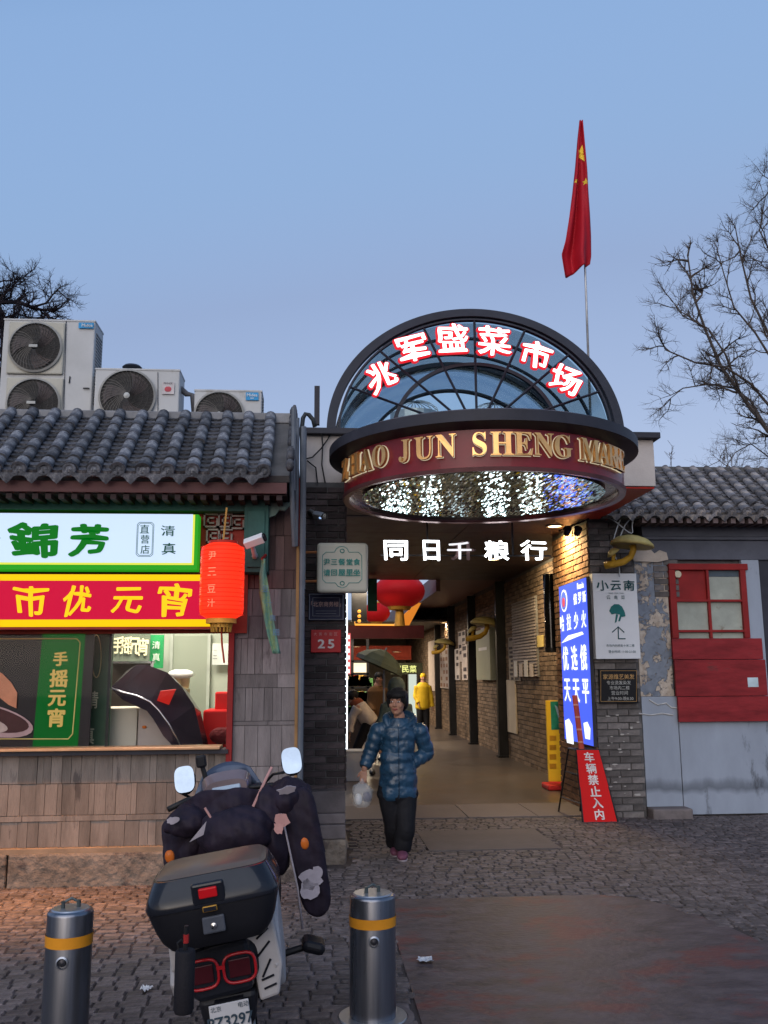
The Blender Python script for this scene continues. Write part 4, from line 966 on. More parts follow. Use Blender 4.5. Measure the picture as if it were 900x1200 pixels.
# small roof ventilators seen through the fanlight
for px, py, s, lab in ((486, 486, 30, 'left wire cage roof ventilator seen through the fanlight'), (580, 488, 30, 'right wire cage roof ventilator seen through the fanlight')):
    c = at(px, py, 12.); t = thing('roof_ventilator', lab, 'ventilator', c, 'wire cage ventilators on the market roof'); r = s/1068*12
    dome = MB()
    for k in range(18):
        a = 2*math.pi*k/18; dome.tube([c+Vector((r*math.cos(a)*math.cos(e), r*math.sin(a)*math.cos(e), r*.55*math.sin(e))) for e in (0, .4, .8, 1.2, 1.57)], .006, 3)
    dome.build('cage', GREYM, t); MB().lathe([(r, -.3), (r, 0), (r*.97, 0)], c, 24).build('collar', GREYM, t)
# lit hanging characters
hg = thing('hanging_sign', 'row of five white lit characters hanging under the drum, the middle one partly unlit', 'sign', at(545, 645, 9.3))
for i, (ch, px, w) in enumerate((('同', 464, 1.25), ('日', 505.5, 1.05), ('千', 541, 1.25), ('粮', 582, 1.25), ('行', 625.5, 1.3))):
    p = at(px, 645, 9.3); h = at(px, 634, 9.3).z-at(px, 656.5, 9.3).z
    o = MB()
    if ch == '千': letter(o, '升', FRONT(p+Vector((.02, .03, 0))), h*.95, nib=.03, sx=w, ext=.03); o.build('unlit_character', M('unlit_letter', (.3, .2, .2), .4), hg); o = MB(); letter(o, ch, FRONT(p+Vector((-.02, 0, 0))), h*.9, nib=.012, sx=w*1.05, ext=.03, warp=.06); o.build('character', E('half_lit', (.9, .9, .95), 1.1), hg)
    else: letter(o, ch, FRONT(p), h, nib=.016, sx=w, ext=.04, warp=.04, seed=i); o.build('character', E('hang_white', (.93, .97, 1), 6.), hg)
for px in (501, 601): 
    p = at(px, 640, 9.33); MB().bx(p.x-.008, p.x+.008, 9.33, 9.35, p.z-.1, SOFZ).build('hanger', BLK, hg)
p0 = at(446, 657, 9.33); p1 = at(646, 657, 9.33); MB().bx(p0.x, p1.x, 9.34, 9.355, p0.z+.05, p0.z+.065).build('rail', BLK, hg)
MB().bx(at(365, 605, 8.75).x, 0, 8.7, 8.7, 0, 0)
sp = thing('spot_light', 'small twin black spot lights under the right end of the canopy', 'light', at(672, 622, 10.0))
for px in (664, 676): p = at(px, 626, 10.0); MB().lathe([(0, 0), (.035, 0), (.045, .09), (0, .09)], p, 12, m=Matrix.Rotation(R(50), 4, 'X')).build('head', BLK, sp, smooth='auto')
p = at(672, 615, 10); MB().tube([at(655, 622, 10.), at(690, 608, 10.)], .012, 6).build('bar', BLK, sp)
l = lamp('wall_wash', (3.0, 11.2, 3.3), 26, (1, .72, .3), .12); l.rotation_euler = (0, R(-35), 0)
ws2 = lamp('wall_wash', (3.1, 14.2, 3.3), 30, (1, .75, .4), .15); ws2.rotation_euler = (0, R(-25), 0)

# ================================================================== FLAG
fl = thing('flag', 'red flag with yellow stars hanging limp from a thin pole above the arch', 'flag', at(688, 420, 10.6))
FY = 10.6
b0 = at(689, 430, FY); t0 = at(679.5, 143, FY)
MB().tube([Vector((b0.x, FY, b0.z-.8)), t0], [.017, .012], 8).build('flag_pole', M('pole_pale', (.45, .45, .46), .4, .5), fl, smooth=True)
Ls = [(678.5, 143), (676, 165), (673, 200), (669.5, 230), (666, 255), (661, 285), (656, 302), (660, 328)]
Rs = [(682, 143), (684.5, 170), (687.5, 200), (689, 225), (691, 250), (692.5, 275), (693, 300), (692, 309)]
def fcloth(u, v, off=0.):
    k = v*(len(Ls)-1); i = min(int(k), len(Ls)-2); f = k-i
    lx = Ls[i][0]*(1-f)+Ls[i+1][0]*f; ly = Ls[i][1]*(1-f)+Ls[i+1][1]*f; rx = Rs[i][0]*(1-f)+Rs[i+1][0]*f; ry = Rs[i][1]*(1-f)+Rs[i+1][1]*f
    p = at(lx+(rx-lx)*u, ly+(ry-ly)*u, FY-.04)
    d = (.02+.11*v)*(math.sin(u*9+v*2.2)*.6+math.sin(u*17-v*3)*.25)
    return p+Vector((0, -.03-d-off, 0))
mb = MB(); nu, nv = 28, 40
mb.add([fcloth(i/nu, j/nv) for j in range(nv+1) for i in range(nu+1)], [(j*(nu+1)+i, j*(nu+1)+i+1, (j+1)*(nu+1)+i+1, (j+1)*(nu+1)+i) for j in range(nv) for i in range(nu)])
mb.build('cloth', M('flag_red', (.38, .008, .018), .6, var=.1, bump=.1, bs=120), fl, smooth=True, mods=(('SOLIDIFY', dict(thickness=.004)),))
YS = M('flag_yellow', (.8, .55, .05), .6, bump=0)
def star(px, py, rp, rot):
    # stars follow the folds of the cloth
    def uv(x, y):
        best = None
        for j in range(0, 201):
            v = j/200; k = v*(len(Ls)-1); i = min(int(k), len(Ls)-2); f = k-i
            lx = Ls[i][0]*(1-f)+Ls[i+1][0]*f; ly = Ls[i][1]*(1-f)+Ls[i+1][1]*f; rx = Rs[i][0]*(1-f)+Rs[i+1][0]*f; ry = Rs[i][1]*(1-f)+Rs[i+1][1]*f
            u = (x-lx)/max(rx-lx, .1); yy = ly+(ry-ly)*u
            if best is None or abs(yy-y) < best[0]: best = (abs(yy-y), u, v)
        return best[1], best[2]
    ring = []
    for k in range(10):
        r_ = rp if k % 2 == 0 else rp*.42; a = rot+math.pi*k/5; ring.append(uv(px+r_*math.sin(a)*.8, py-r_*math.cos(a)))
    c = uv(px, py); vs = [fcloth(c[0], c[1], .008)]
    for s in (.5, 1.):
        for u, v in ring: vs.append(fcloth(min(.98, max(.02, c[0]+(u-c[0])*s)), c[1]+(v-c[1])*s, .008))
    fs = [(0, 1+k, 1+(k+1) % 10) for k in range(10)]+[(1+k, 11+k, 11+(k+1) % 10, 1+(k+1) % 10) for k in range(10)]
    MB().add(vs, fs).build('star', YS, fl)
star(680, 182, 11, .2); star(673.5, 216, 4.5, .4); star(684.5, 216, 4.5, 0)

# ================================================================== RIGHT WING
RY = 10.4
wg = thing('side_building', 'low grey painted building with tiled roof and boarded red window at right', 'building', (5.2, RY, 0))
eR = at(830, 600, 10.05); rR = at(797, 550, 11.05)
roof(wg, 3.32, 7.0, 10.05, eR.z, 11.05, rR.z, TILER, pitch=.182, rows=7, seed=4)
MB().bx(3.4, 7.1, 11.03, 11.15, rR.z-.06, rR.z+.03).build('ridge', MORTAR, wg)
MB().bx(3.9, 7.1, 11.1, 11.2, 0, rR.z).build('rear_wall', MORTAR, wg)
rm = MB().bx(-.028, .028, 0, .3, -.028, .028).mesh('rafter', M('rafter_worn', (.12, .09, .09), .7, bump=.3))
for i in range(33): inst('rafter', rm, Matrix.Translation((3.75+i*.105, 10.06, eR.z-.1)), wg)
MB().bx(3.4, 7.1, 10.09, 11.1, eR.z-.066, eR.z-.05).build('soffit', MORTAR, wg)
BB = M('beam_blue_grey', (.085, .09, .115), .55, var=.2, vs=3, bump=.2)
z = [at(800, y, RY).z for y in (613, 629, 633, 656)]
px_ = at(735, 640, RY).x
MB().bx(3.83, 7.1, RY-.02, RY+.15, z[1], z[0]+.06).build('beam', BB, wg, bevel=.008)
MB().bx(3.83, 7.1, RY-.04, RY+.15, z[2], z[1]-.002).build('beam_moulding', BB, wg, bevel=.006)
MB().bx(3.83, 7.1, RY-.01, RY+.15, z[3], z[2]-.002).build('lower_beam', BB, wg, bevel=.008)
MB().prism([(at(x, y, RY).x, at(x, y, RY).z) for x, y in ((737, 647), (744, 641), (752, 640), (760, 643), (766, 649), (772, 645), (780, 648), (782, 656), (770, 659), (742, 658))], RY-.03, RY-.01).build('plaster_scar', M('plaster_cream', (.42, .36, .31), .85, var=.2, bump=.4), wg)
WX0 = RX1+.005
wb = MB().bx(WX0, 7.1, RY+.05, RY+.3, 0, z[3]).build('wall', MORTAR, wg)
# peeling paint panel: plaster coat with blistered paint
pm = bpy.data.materials.new('peeling_plaster'); pm.use_nodes = True; nt = pm.node_tree; N = nt.nodes.new; L = nt.links.new; b = nt.nodes['Principled BSDF']; b.inputs['Roughness'].default_value = .8
tc = N('ShaderNodeTexCoord')
def ns(scale, det, rough=.65, dist=0):
    q = N('ShaderNodeTexNoise'); q.inputs['Scale'].default_value = scale; q.inputs['Detail'].default_value = det; q.inputs['Roughness'].default_value = rough; q.inputs['Distortion'].default_value = dist; L(tc.outputs['Object'], q.inputs['Vector']); return q.outputs['Fac']
def rmp(src, a, c, c0=(0, 0, 0, 1), c1=(1, 1, 1, 1)):
    q = N('ShaderNodeValToRGB'); q.color_ramp.elements[0].position = a; q.color_ramp.elements[1].position = c; q.color_ramp.elements[0].color = c0; q.color_ramp.elements[1].color = c1; L(src, q.inputs[0]); return q.outputs[0]
def mix(f, a, c):
    q = N('ShaderNodeMix'); q.data_type = 'RGBA'; L(f, q.inputs[0]); L(a, q.inputs[6]); L(c, q.inputs[7]); return q.outputs[2]
base = rmp(ns(7, 8), .35, .65, (.12, .14, .18, 1), (.2, .23, .28, 1))
cream = rmp(ns(14, 8), .3, .7, (.28, .22, .17, 1), (.5, .44, .38, 1))
dark = rmp(ns(20, 5), .3, .7, (.06, .055, .055, 1), (.13, .12, .11, 1))
m1 = rmp(ns(4.5, 10, .7, .3), .475, .49); m2 = rmp(ns(9, 10, .75, .2), .62, .635)
L(mix(m2, mix(m1, base, cream), dark), b.inputs['Base Color'])
bp = N('ShaderNodeBump'); bp.inputs['Distance'].default_value = .02; bp.inputs['Strength'].default_value = .8; ad = N('ShaderNodeMath'); ad.operation = 'ADD'; L(m1, ad.inputs[0]); L(m2, ad.inputs[1]); iv = N('ShaderNodeMath'); iv.operation = 'MULTIPLY'; iv.inputs[1].default_value = -1; L(ad.outputs[0], iv.inputs[0]); L(iv.outputs[0], bp.inputs['Height']); L(bp.outputs[0], b.inputs['Normal'])
xs = at(786, 750, RY).x; zpl = at(760, 816, RY).z
MB().bx(WX0+.002, xs, RY-.0, RY+.05, zpl, z[3]-.002).build('plaster', pm, wg)
bricks(wg, (xs-.16, RY+.005, 0), (1, 0, 0), .3, at(780, 700, RY).z, z[3], .25, .0745, BRICKG, seed=21)
# grey blue sheet panels
PB = M('blue_grey_sheet', (.27, .305, .37), .55, var=.12, vs=2.5, bump=.15, bs=12, col2=(.1, .11, .13), t2=.6, s2=2.4, stretch=(1, 1, .35), band=.34)
x2 = at(797, 880, RY).x
MB().bx(WX0+.002, x2-.006, RY-.012, RY+.05, .12, zpl-.004).build('sheet_panel', PB, wg, bevel=.003)
x3 = at(888, 700, RY).x; zw0 = at(840, 846, RY).z
MB().bx(x2, 7.1, RY-.02, RY+.05, .03, zw0+.004).build('sheet_panel', PB, wg, bevel=.003)
zt_ = z[3]-.002; xw1 = at(874, 740, RY).x
MB().bx(xw1, at(893, 720, RY).x, RY-.016, RY+.05, zw0, zt_).build('sheet_panel', PB, wg, bevel=.003)
MB().bx(at(895, 720, RY).x, 7.1, RY+.02, RY+.06, zw0, zt_).build('sheet_panel', DGREY, wg, bevel=.003)
# crack lines & mortar smear
mb = MB()
for pts in (((760, 820), (770, 826), (780, 824), (786, 829), (794, 830)), ((748, 836), (762, 838), (775, 836), (788, 838))):
    mb.tube([Vector((at(x, y, RY).x, RY-.016, at(x, y, RY).z)) for x, y in pts], .009, 5)
mb.build('filler_smear', M('filler_white', (.42, .42, .42), .8), wg)
# window
win = thing  # keep name free
wx0 = at(784, 700, RY).x; wx1 = at(874, 700, RY).x; wz1 = at(830, 661, RY).z; wz0 = at(830, 748, RY).z
wf = MB(); fw = .075
wf.bx(wx0, wx1+.03, RY-.05, RY+.05, wz1-fw, wz1); wf.bx(wx0, wx0+fw, RY-.048, RY+.05, wz0, wz1-fw); wf.bx(wx1-fw*.9, wx1, RY-.048, RY+.05, wz0, wz1-fw)
wo = wf.build('window', REDP, wg, bevel=.006)
ix0, ix1 = wx0+fw, wx1-fw*.9; mx_ = at(829, 700, RY).x; zr1 = at(830, 704, RY).z; zr2 = at(830, 739.5, RY).z
MB().bx(mx_-.012, mx_+.018, RY-.04, RY+.02, wz0, wz1-fw).build('muntin', REDP, wo, bevel=.003)
MB().bx(ix0, ix1, RY-.043, RY+.02, zr1-.015, zr1+.012).build('muntin', REDP, wo, bevel=.003)
MB().bx(ix0, ix1, RY-.043, RY+.02, zr2-.015, zr2+.012).build('muntin', REDP, wo, bevel=.003)
WG = M('window_curtain_glass', (.3, .32, .28), .25, var=.2, vs=3, bump=.05, col2=(.2, .17, .13), t2=.62, s2=5)
cells = [(ix0, mx_-.012, zr1+.012, wz1-fw, REDP), (mx_+.018, ix1, zr1+.012, wz1-fw, WG), (ix0, mx_-.012, zr2+.012, zr1-.015, WG), (mx_+.018, ix1, zr2+.012, zr1-.015, WG), (ix0, mx_-.012, wz0, zr2-.015, WG), (mx_+.018, ix1, wz0, zr2-.015, WG)]
for a0, a1, c0, c1, m_ in cells: MB().bx(a0, a1, RY-.0, RY+.01, c0, c1).build('pane', m_, wo)
MB().bx(mx_+.018, ix1, RY-.006, RY-.001, wz1-fw-.075, wz1-fw).build('dark_strip', M('slate_strip', (.06, .08, .1), .4), wo)
p = at(794, 673, RY-.02); MB().lathe([(0, -.02), (.04, -.018), (.045, 0), (0, 0)], p, 14, m=Matrix.Rotation(-math.pi/2, 4, 'X')).build('round_cap', M('cap_cream', (.45, .4, .3), .5), wo, smooth='auto')
# red boards
bx0 = at(790, 800, RY-.06).x; bx1 = at(893, 800, RY-.06).x; zz = [at(840, y, RY-.06).z for y in (748, 773, 816, 846)]
for i in range(3):
    MB().bx(bx0+.02*i*.6, bx1+.03+.02*i, RY-.08, RY-.04, zz[i+1]+.003, zz[i]-.002).build('plank', M('red_board', (.2, .018, .022), .6, var=.4, vs=3, bump=.35, bs=14, rnd=.12, col2=(.11, .03, .03), t2=.62, s2=3, stretch=(.6, 1, 2.5)), wg, bevel=.004)
panel(876, 794, 889, 805, RY-.085, .006, 'paper_label', M('label_pale_blue', (.45, .55, .6), .5, bump=0), wg)
# base ledge and fan of wires
MB().bx(WX0, at(813, 955, 10.2).x, 10.2, RY, -.02, .12).build('brick_ledge', M('ledge_cement', (.14, .12, .12), .85, var=.3, bump=.6), wg, bevel=.02)
wr = thing('cable', 'tangle of thin grey wires looping down from the roof corner to the mushroom lamp', 'cable', at(728, 600, 10.2))
for k, pts in enumerate((((745, 590), (728, 607), (718, 640), (725, 662), (726, 676)), ((760, 590), (742, 610), (740, 625), (722, 612), (712, 606)), ((770, 592), (752, 600), (735, 612), (727, 628)))):
    cv = [at(x, y, 10.2) for x, y in pts]; sm = []
    for i in range(len(cv)-1):
        for s in range(5):
            t = s/5; a = cv[max(i-1, 0)]; b_ = cv[i]; c = cv[i+1]; d = cv[min(i+2, len(cv)-1)]
            sm.append(.5*((2*b_)+(c-a)*t+(2*a-5*b_+4*c-d)*t*t+(3*b_-a-3*c+d)*t**3))
    sm.append(cv[-1]); MB().tube(sm, .008, 5).build('wire', GREYM, wr)

# ================================================================== SIGNS AT RIGHT
yn = thing('sign_board', 'white sign board with three dark characters, a mushroom picture and a bent arrow', 'sign', at(722, 772, 10.28))
a = at(694, 672, 10.26); b = at(751, 772, 10.26)
WS = M('sign_white_plastic', (.62, .64, .68), .4, var=.04, bump=.02)
MB().bx(a.x, b.x, 10.26, 10.385, b.z, a.z).build('board', WS, yn, bevel=.004)
DT = M('dark_teal', (.012, .07, .085), .5, bump=0)
chars([('小', 706, 686, 12), ('云', 721.5, 686, 11), ('南', 737, 686, 12)], 10.255, DT, yn, nib=.02, sx=1.1, warp=.08)
p = at(722, 695.2, 10.255); write('· XIAO  YUN  NAN ·', FRONT(p), .016, DT, yn, name='small_lettering')
chars([('云', 713, 700, 4.5), ('南', 721.5, 700, 4.5), ('菜', 730, 700, 4.5)], 10.255, DT, yn, split=False, name='small_lettering')
chars([('市场内向前走十米二楼', 727, 756.5, 3.2), ('营业时间 11:00-21:00', 729, 763.5, 3.4)], 10.255, DT, yn, split=False, name='small_lettering')
def pic(pts, Y=10.255): return MB().prism([(at(x, y, Y).x, at(x, y, Y).z) for x, y in pts], Y-.002, Y+.006)
TP = M('teal_print', (.015, .14, .14), .5, bump=0)
pic([(714, 716), (716, 711), (720, 708), (725, 708), (729, 711), (732, 717), (733, 722), (729, 723), (726, 720), (721, 719), (717, 720)]).build('printed_mushroom', TP, yn)
pic([(722, 720), (724.5, 720), (722.5, 729), (720.5, 730)]).build('printed_stem', TP, yn); pic([(726.5, 721), (728.5, 722), (726.5, 728), (724.5, 728)]).build('printed_stem', TP, yn)
mb = MB(); 
for pts in (((724.5, 734.5), (724.7, 748.5)), ((717.5, 741), (724.5, 734.5), (731.5, 741)), ((724.5, 748.5), (733, 748.5))): mb.tube([at(x, y, 10.255) for x, y in pts], .006, 4)
mb.build('printed_arrow', DT, yn)
bp_ = thing('plaque', 'black plaque with small gold characters on the right brick pillar', 'plaque', at(725, 825, 10.33))
panel(702, 784, 748, 824, 10.33, .05, 'board', M('plaque_black', (.012, .012, .014), .3, var=.1, bump=.02), bp_, bevel=.003)
GP = M('plaque_gold', (.5, .3, .12), .4, .4, bump=0); SP = M('plaque_silver', (.4, .4, .38), .4, .4, bump=0)
chars([('家源维艺美发', 725, 793, 6)], 10.328, GP, bp_, split=False, name='lettering', warp=.05); chars([('专业烫发染发', 725, 800, 4.6), ('市场内二楼', 726, 806, 4.6), ('营业时间', 726, 812, 4.8), ('上午9:00-晚8:30', 727, 818.5, 4.4)], 10.328, SP, bp_, split=False, name='lettering')
mb = MB(); c = [at(704, 786, 10.326), at(746, 786, 10.326), at(746, 822, 10.326), at(704, 822, 10.326)]
for i in range(4): mb.tube([c[i], c[(i+1) % 4]], .003, 4)
mb.build('gold_line', GP, bp_)
# blue lit sign and orange poster on the side face of the pillar (X = RX0)
bl = thing('sign_board', 'tall backlit blue sign board with white characters on the side of the right pillar', 'sign', (RX0-.1, 11.2, 1.3))
BX = RX0-.06
p1 = atx(687, 675, BX); p0 = atx(655, 688, BX); zb = atx(690, 874, BX).z; zt2 = (p1.z+p0.z)/2
yN, yF = p1.y, p0.y
MB().bx(BX, RX0-.02, yN, yF, zb, zt2).build('box', DGREY, bl)
MB().bx(BX-.004, BX+.01, yN+.01, yF-.01, zb+.01, zt2-.01).build('face', E('sign_blue', (.07, .13, .95), 1.15), bl)
WB = E('sign_blue_white', (.9, .95, 1), 1.4)
def sidechar(ch, yrel, z, h, nib=.03, sx=1., name='character', m=WB, lift=.006):
    fr = FR((0, -1, 0), (0, 0, 1), (BX-.004, yF+(yN-yF)*yrel, z)); o = MB(); letter(o, ch, fr, h, nib=nib, sx=sx, lift=lift); return o.build(name, m, bl)
def zs_(py): return atx(672, py, BX).z
for ch, y in (('哈', .1), ('拉', .36), ('少', .62), ('火', .88)): sidechar(ch, y, zs_(728), .2, sx=.9, nib=.02)
for ch, y in (('优', .18), ('选', .5), ('俄', .82)): sidechar(ch, y, zs_(771), .29, sx=.85, nib=.02)
for ch, y in (('天', .2), ('天', .52), ('平', .84)): sidechar(ch, y, zs_(809), .27, sx=.9, nib=.02)
for ch, y in (('俄', .62), ('罗', .78), ('斯', .93)): sidechar(ch, y, zs_(703), .13, nib=.02)
sidechar('Russia', .82, zs_(689), .075, nib=.01, name='small_lettering')
fr = (BX-.008)
def sidepoly(pts, name, m, dx=0.):
    q = [Vector((BX-.01-dx, yF+(yN-yF)*a, z)) for a, z in pts]; n = len(q)
    return MB().add(q+[v+Vector((.004, 0, 0)) for v in q], [tuple(range(n)), tuple(range(2*n-1, n-1, -1))]+[(i, (i+1) % n, n+(i+1) % n, n+i) for i in range(n)]).build(name, m, bl)
sidepoly([(.04, zs_(752)), (.85, zs_(745)), (.8, zs_(742)), (.3, zs_(744))], 'printed_stroke', WB)
sidepoly([(.06, zs_(846)), (.2, zs_(843)), (.32, zs_(850)), (.34, zs_(872)), (.1, zs_(872))], 'printed_shape', WB)
sidepoly([(.72, zs_(845)), (.84, zs_(843)), (.93, zs_(850)), (.9, zs_(862)), (.76, zs_(862))], 'printed_shape', WB)
q = ell(0, 0, 1, 1, 0, 20); rr = .1
sidepoly([(.2+x*.12, zs_(701)+y*.14) for x, y in q], 'round_emblem', WB)
sidepoly([(.2+x*.10, zs_(701)+y*.115) for x, y in q], 'emblem_field', E('emblem_blue', (.15, .25, .9), .9), .003)
sidepoly([(.2+x*.05, zs_(703)+y*.06) for x, y in q], 'emblem_dot', E('emblem_red', (.8, .1, .15), .9), .006)
po = thing('poster', 'narrow orange cream poster with a red stamp between the blue sign and the white sign', 'poster', (RX0-.03, 10.6, 1.7))
PX = RX0-.03; a = atx(683, 700, PX); b = atx(696, 690, PX)
MB().bx(PX, RX0-.0, max(b.y, 10.43), a.y, atx(696, 806, PX).z, atx(690, 694, PX).z).build('sheet', M('poster_orange', (.55, .27, .14), .6, var=.12, bump=0), po)
yb, ya = max(b.y, 10.43), a.y; zz_ = atx(690, 694, PX).z
def pm_(y0, y1, z0, z1, m, nm): MB().bx(PX-.004, PX+.001, yb+(ya-yb)*y0, yb+(ya-yb)*y1, z0, z1).build(nm, m, po)
pm_(.15, .85, atx(690, 775, PX).z, atx(690, 752, PX).z, M('stamp_red', (.55, .06, .04), .6, bump=0), 'red_stamp')
pm_(.1, .9, atx(690, 711, PX).z, atx(690, 702, PX).z, M('print_orange', (.6, .14, .06), .6, bump=0), 'printed_line'); pm_(.15, .6, atx(690, 722, PX).z, atx(690, 719, PX).z, MATS['print_orange'], 'printed_line')
for k, ch in enumerate('营业'):
    o = MB(); letter(o, ch, FR((0, -1, 0), (0, 0, 1), (PX-.005, (ya+yb)/2, atx(690, 758+k*11, PX).z)), .09); o.build('character', MATS['poster_orange'], po)

rgf = random.Random(31); FLK = M('paint_flake', (.42, .4, .38), .8, bump=.3)
for k in range(26):
    px, py = rgf.uniform(712, 748), 832+rgf.random()**1.2*100; c = at(px, py, RY-.022); mb = MB(); w_ = rgf.uniform(.01, .035)*(1.6 if k < 4 else 1)
    pts = [(c.x+w_*rgf.uniform(.6, 1.1)*math.cos(2*math.pi*i/7), c.z+w_*.35*rgf.uniform(.5, 1.1)*math.sin(2*math.pi*i/7)) for i in range(7)]
    mb.prism(pts, RY-.0215, RY-.012).build('paint_flake', FLK, rp_)
# A-frame sandwich board
sd = thing('sandwich_board', 'red A-frame board with six white characters standing before the right pillar', 'sign', gz(692, 957))
sy0 = 10.05; A = at(672.5, 959, sy0); 
def tz(px, py, Y): return at(px, py, Y)
g0 = gz(673, 959); g1 = gz(712, 958); sy0 = 10.12
q = [Vector((g0.x, sy0, .01)), Vector((g1.x, sy0, .01)), at(701.5, 879, sy0+.12), at(676, 879, sy0+.12)]
q2 = [v+Vector((0, .02, 0)) for v in q]
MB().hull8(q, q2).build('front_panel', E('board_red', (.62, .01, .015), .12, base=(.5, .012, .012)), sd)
up = (q[3]-q[0]+q[2]-q[1]).normalized(); mid0 = (q[0]+q[1])/2; mid1 = (q[2]+q[3])/2
for k, ch in enumerate('车辆禁止入内'):
    c = mid1+(mid0-mid1)*((k+.62)/6.25)+Vector((0, -.004, 0)); o = MB(); letter(o, ch, FR((1, 0, 0), up, c), .105, nib=.028, sx=1.05); o.build('character', M('board_white', (.7, .66, .66), .5, bump=0), sd)
mb = MB(); bk = [at(662, 945, sy0+.5), at(666, 880, sy0+.25), at(700, 874, sy0+.45)]
bl0 = gz(661, 944); t3 = q[3]+Vector((0, .02, 0)); t4 = q[2]+Vector((0, .02, 0))
h1 = Vector((t3.x-.03, sy0+.35, t3.z)); h2 = Vector((t4.x-.06, sy0+.35, t4.z))
for p_, q_ in ((t3, h1), (t4, h2), (h1, h2), (t3, t4), (h1, Vector((h1.x-.04, sy0+.75, .01))), (h2, Vector((h2.x, sy0+.75, .01))), (t3, q[0]), (t4, q[1])): mb.tube([p_, q_], .011, 6)
for f in (.35, .75):
    a_ = h1.lerp(Vector((h1.x-.04, sy0+.75, .01)), f); b_ = t3.lerp(q[0], f); mb.tube([a_, b_], .007, 5)
mb.build('frame', BLK, sd)
stk = thing('barrier_tape_pole', 'slim dark red striped pole leaning up behind the red sandwich board', 'pole', h1)
a = at(682, 881, sy0+.3); b_ = at(673.5, 815, sy0+.5)
MB().tube([Vector((a.x+.02, sy0+.28, .02)), a, b_], .032, 8, flat=.4).build('pole', M('pole_red', (.33, .05, .03), .6), stk)
for k in range(4):
    c = a.lerp(b_, .15+k*.22); MB().tube([c, c+(b_-a).normalized()*.02], .0335, 8, flat=.42).build('band', M('pole_band', (.45, .2, .14), .6), stk)
# yellow stand sign and red cone
GY = 12.9
yb_ = thing('sign_board', 'yellow plastic floor stand with a green panel beside the blue sign', 'sign', gz(652, 917))
gy = GY; g = at(652, 917, gy)
a = at(640, 821, gy); b = at(665, 914, gy)
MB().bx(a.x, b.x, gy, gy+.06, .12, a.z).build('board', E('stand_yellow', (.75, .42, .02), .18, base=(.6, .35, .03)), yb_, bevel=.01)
panel(645, 822, 664, 855, gy-.006, .01, 'green_panel', M('panel_green', (.03, .28, .2), .4, var=.5, vs=5, bump=0), yb_)
mb = MB(); q = [(650, 826), (653, 828), (660, 850), (657, 850)]
MB().prism([(at(x, y, gy-.01).x, at(x, y, gy-.01).z) for x, y in q], gy-.012, gy-.005).build('printed_stroke', M('pale_blue_print', (.35, .5, .65), .4, bump=0), yb_)
MB().bx(a.x-.05, b.x+.1, gy-.15, gy+.25, .016, .09).build('base', M('base_red', (.5, .03, .03), .5), yb_, bevel=.02)
for k in range(4): panel(644, 862+k*11, 652, 868+k*11, gy-.004, .008, 'printed_mark', M('print_ochre', (.4, .2, .02), .5, bump=0), yb_)
cnn = thing('traffic_cone', 'red plastic cone with a reflective white panel half hidden behind the sandwich board', 'cone', gz(660, 922))
g = gz(660, 922); cz = 0.016
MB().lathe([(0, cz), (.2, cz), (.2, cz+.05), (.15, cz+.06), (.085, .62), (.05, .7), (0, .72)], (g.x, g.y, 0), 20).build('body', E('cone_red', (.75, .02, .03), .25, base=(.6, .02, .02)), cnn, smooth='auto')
MB().lathe([(.142, .2), (.112, .42)], (g.x, g.y, 0), 20).build('band', M('reflective_white', (.6, .45, .45), .4, bump=0), cnn, smooth=True)

# ================================================================== SIGNS AT LEFT PILLAR
yx = thing('sign_board', 'cream square box sign with rounded corners and two lines of teal characters on arms', 'sign', at(401, 694, 8.15))
a = at(371.5, 635.5, 8.15); b = at(431.5, 694.5, 8.15)
MB().bx(a.x, b.x, 8.15, 8.25, b.z, a.z).build('box', M('sign_cream', (.5, .5, .44), .45, var=.05, bump=.02), yx, bevel=.035, bseg=4)
TL = M('sign_teal', (.06, .26, .24), .5, bump=0)
chars([('尹', 383, 658.5, 7), ('三', 391.5, 658.5, 6), ('餐', 400.5, 658.5, 7.5), ('堂', 409.5, 658.5, 7), ('食', 418, 658.5, 7.5)], 8.145, TL, yx, nib=.03, split=False, name='lettering')
chars([('请', 383, 671, 7.5), ('回', 391.5, 671, 7), ('屋', 400.5, 671, 7.5), ('里', 409.5, 671, 7.5), ('坐', 418, 671, 7.5)], 8.145, TL, yx, nib=.03, split=False, name='lettering')
out = [(378, 651), (382, 647), (392, 647), (394, 643), (398, 640.5), (403, 640.5), (407, 643), (409, 647), (420, 647), (424, 651), (424, 679), (420, 683), (409, 683), (406, 687), (401, 689), (396, 687), (393, 683), (382, 683), (378, 679)]
mb = MB(); q = [at(x, y, 8.148) for x, y in out]
for i in range(len(q)): mb.tube([q[i], q[(i+1) % len(q)]], .0035, 4)
mb.build('border_line', M('teal_line', (.16, .34, .32), .5, bump=0), yx)
mb = MB()
for cy in (645.5, 683.5): 
    q = [at(x, y, 8.146) for x, y in ell(401, cy, 2.4, 2.2, 0, 12)]
    for i in range(12): mb.tube([q[i], q[(i+1) % 12]], .004, 4)
mb.build('emblem', TL, yx)
mb = MB()
for py in (647, 681): p = at(372, py, 8.2); mb.tube([p, (p.x-.12, 8.22, p.z), (p.x-.12, 8.5, p.z)], .012, 6)
mb.build('arm', M('arm_orange', (.3, .12, .05), .5), yx)
bpq = thing('plaque', 'dark blue plaque with thin silver border on the left brick pillar', 'plaque', at(382, 727, 8.44))
panel(361.5, 695.5, 403, 727, 8.45, .04, 'board', M('plaque_blue', (.02, .022, .05), .6, var=.1, bump=.02), bpq, bevel=.003)
mb = MB()
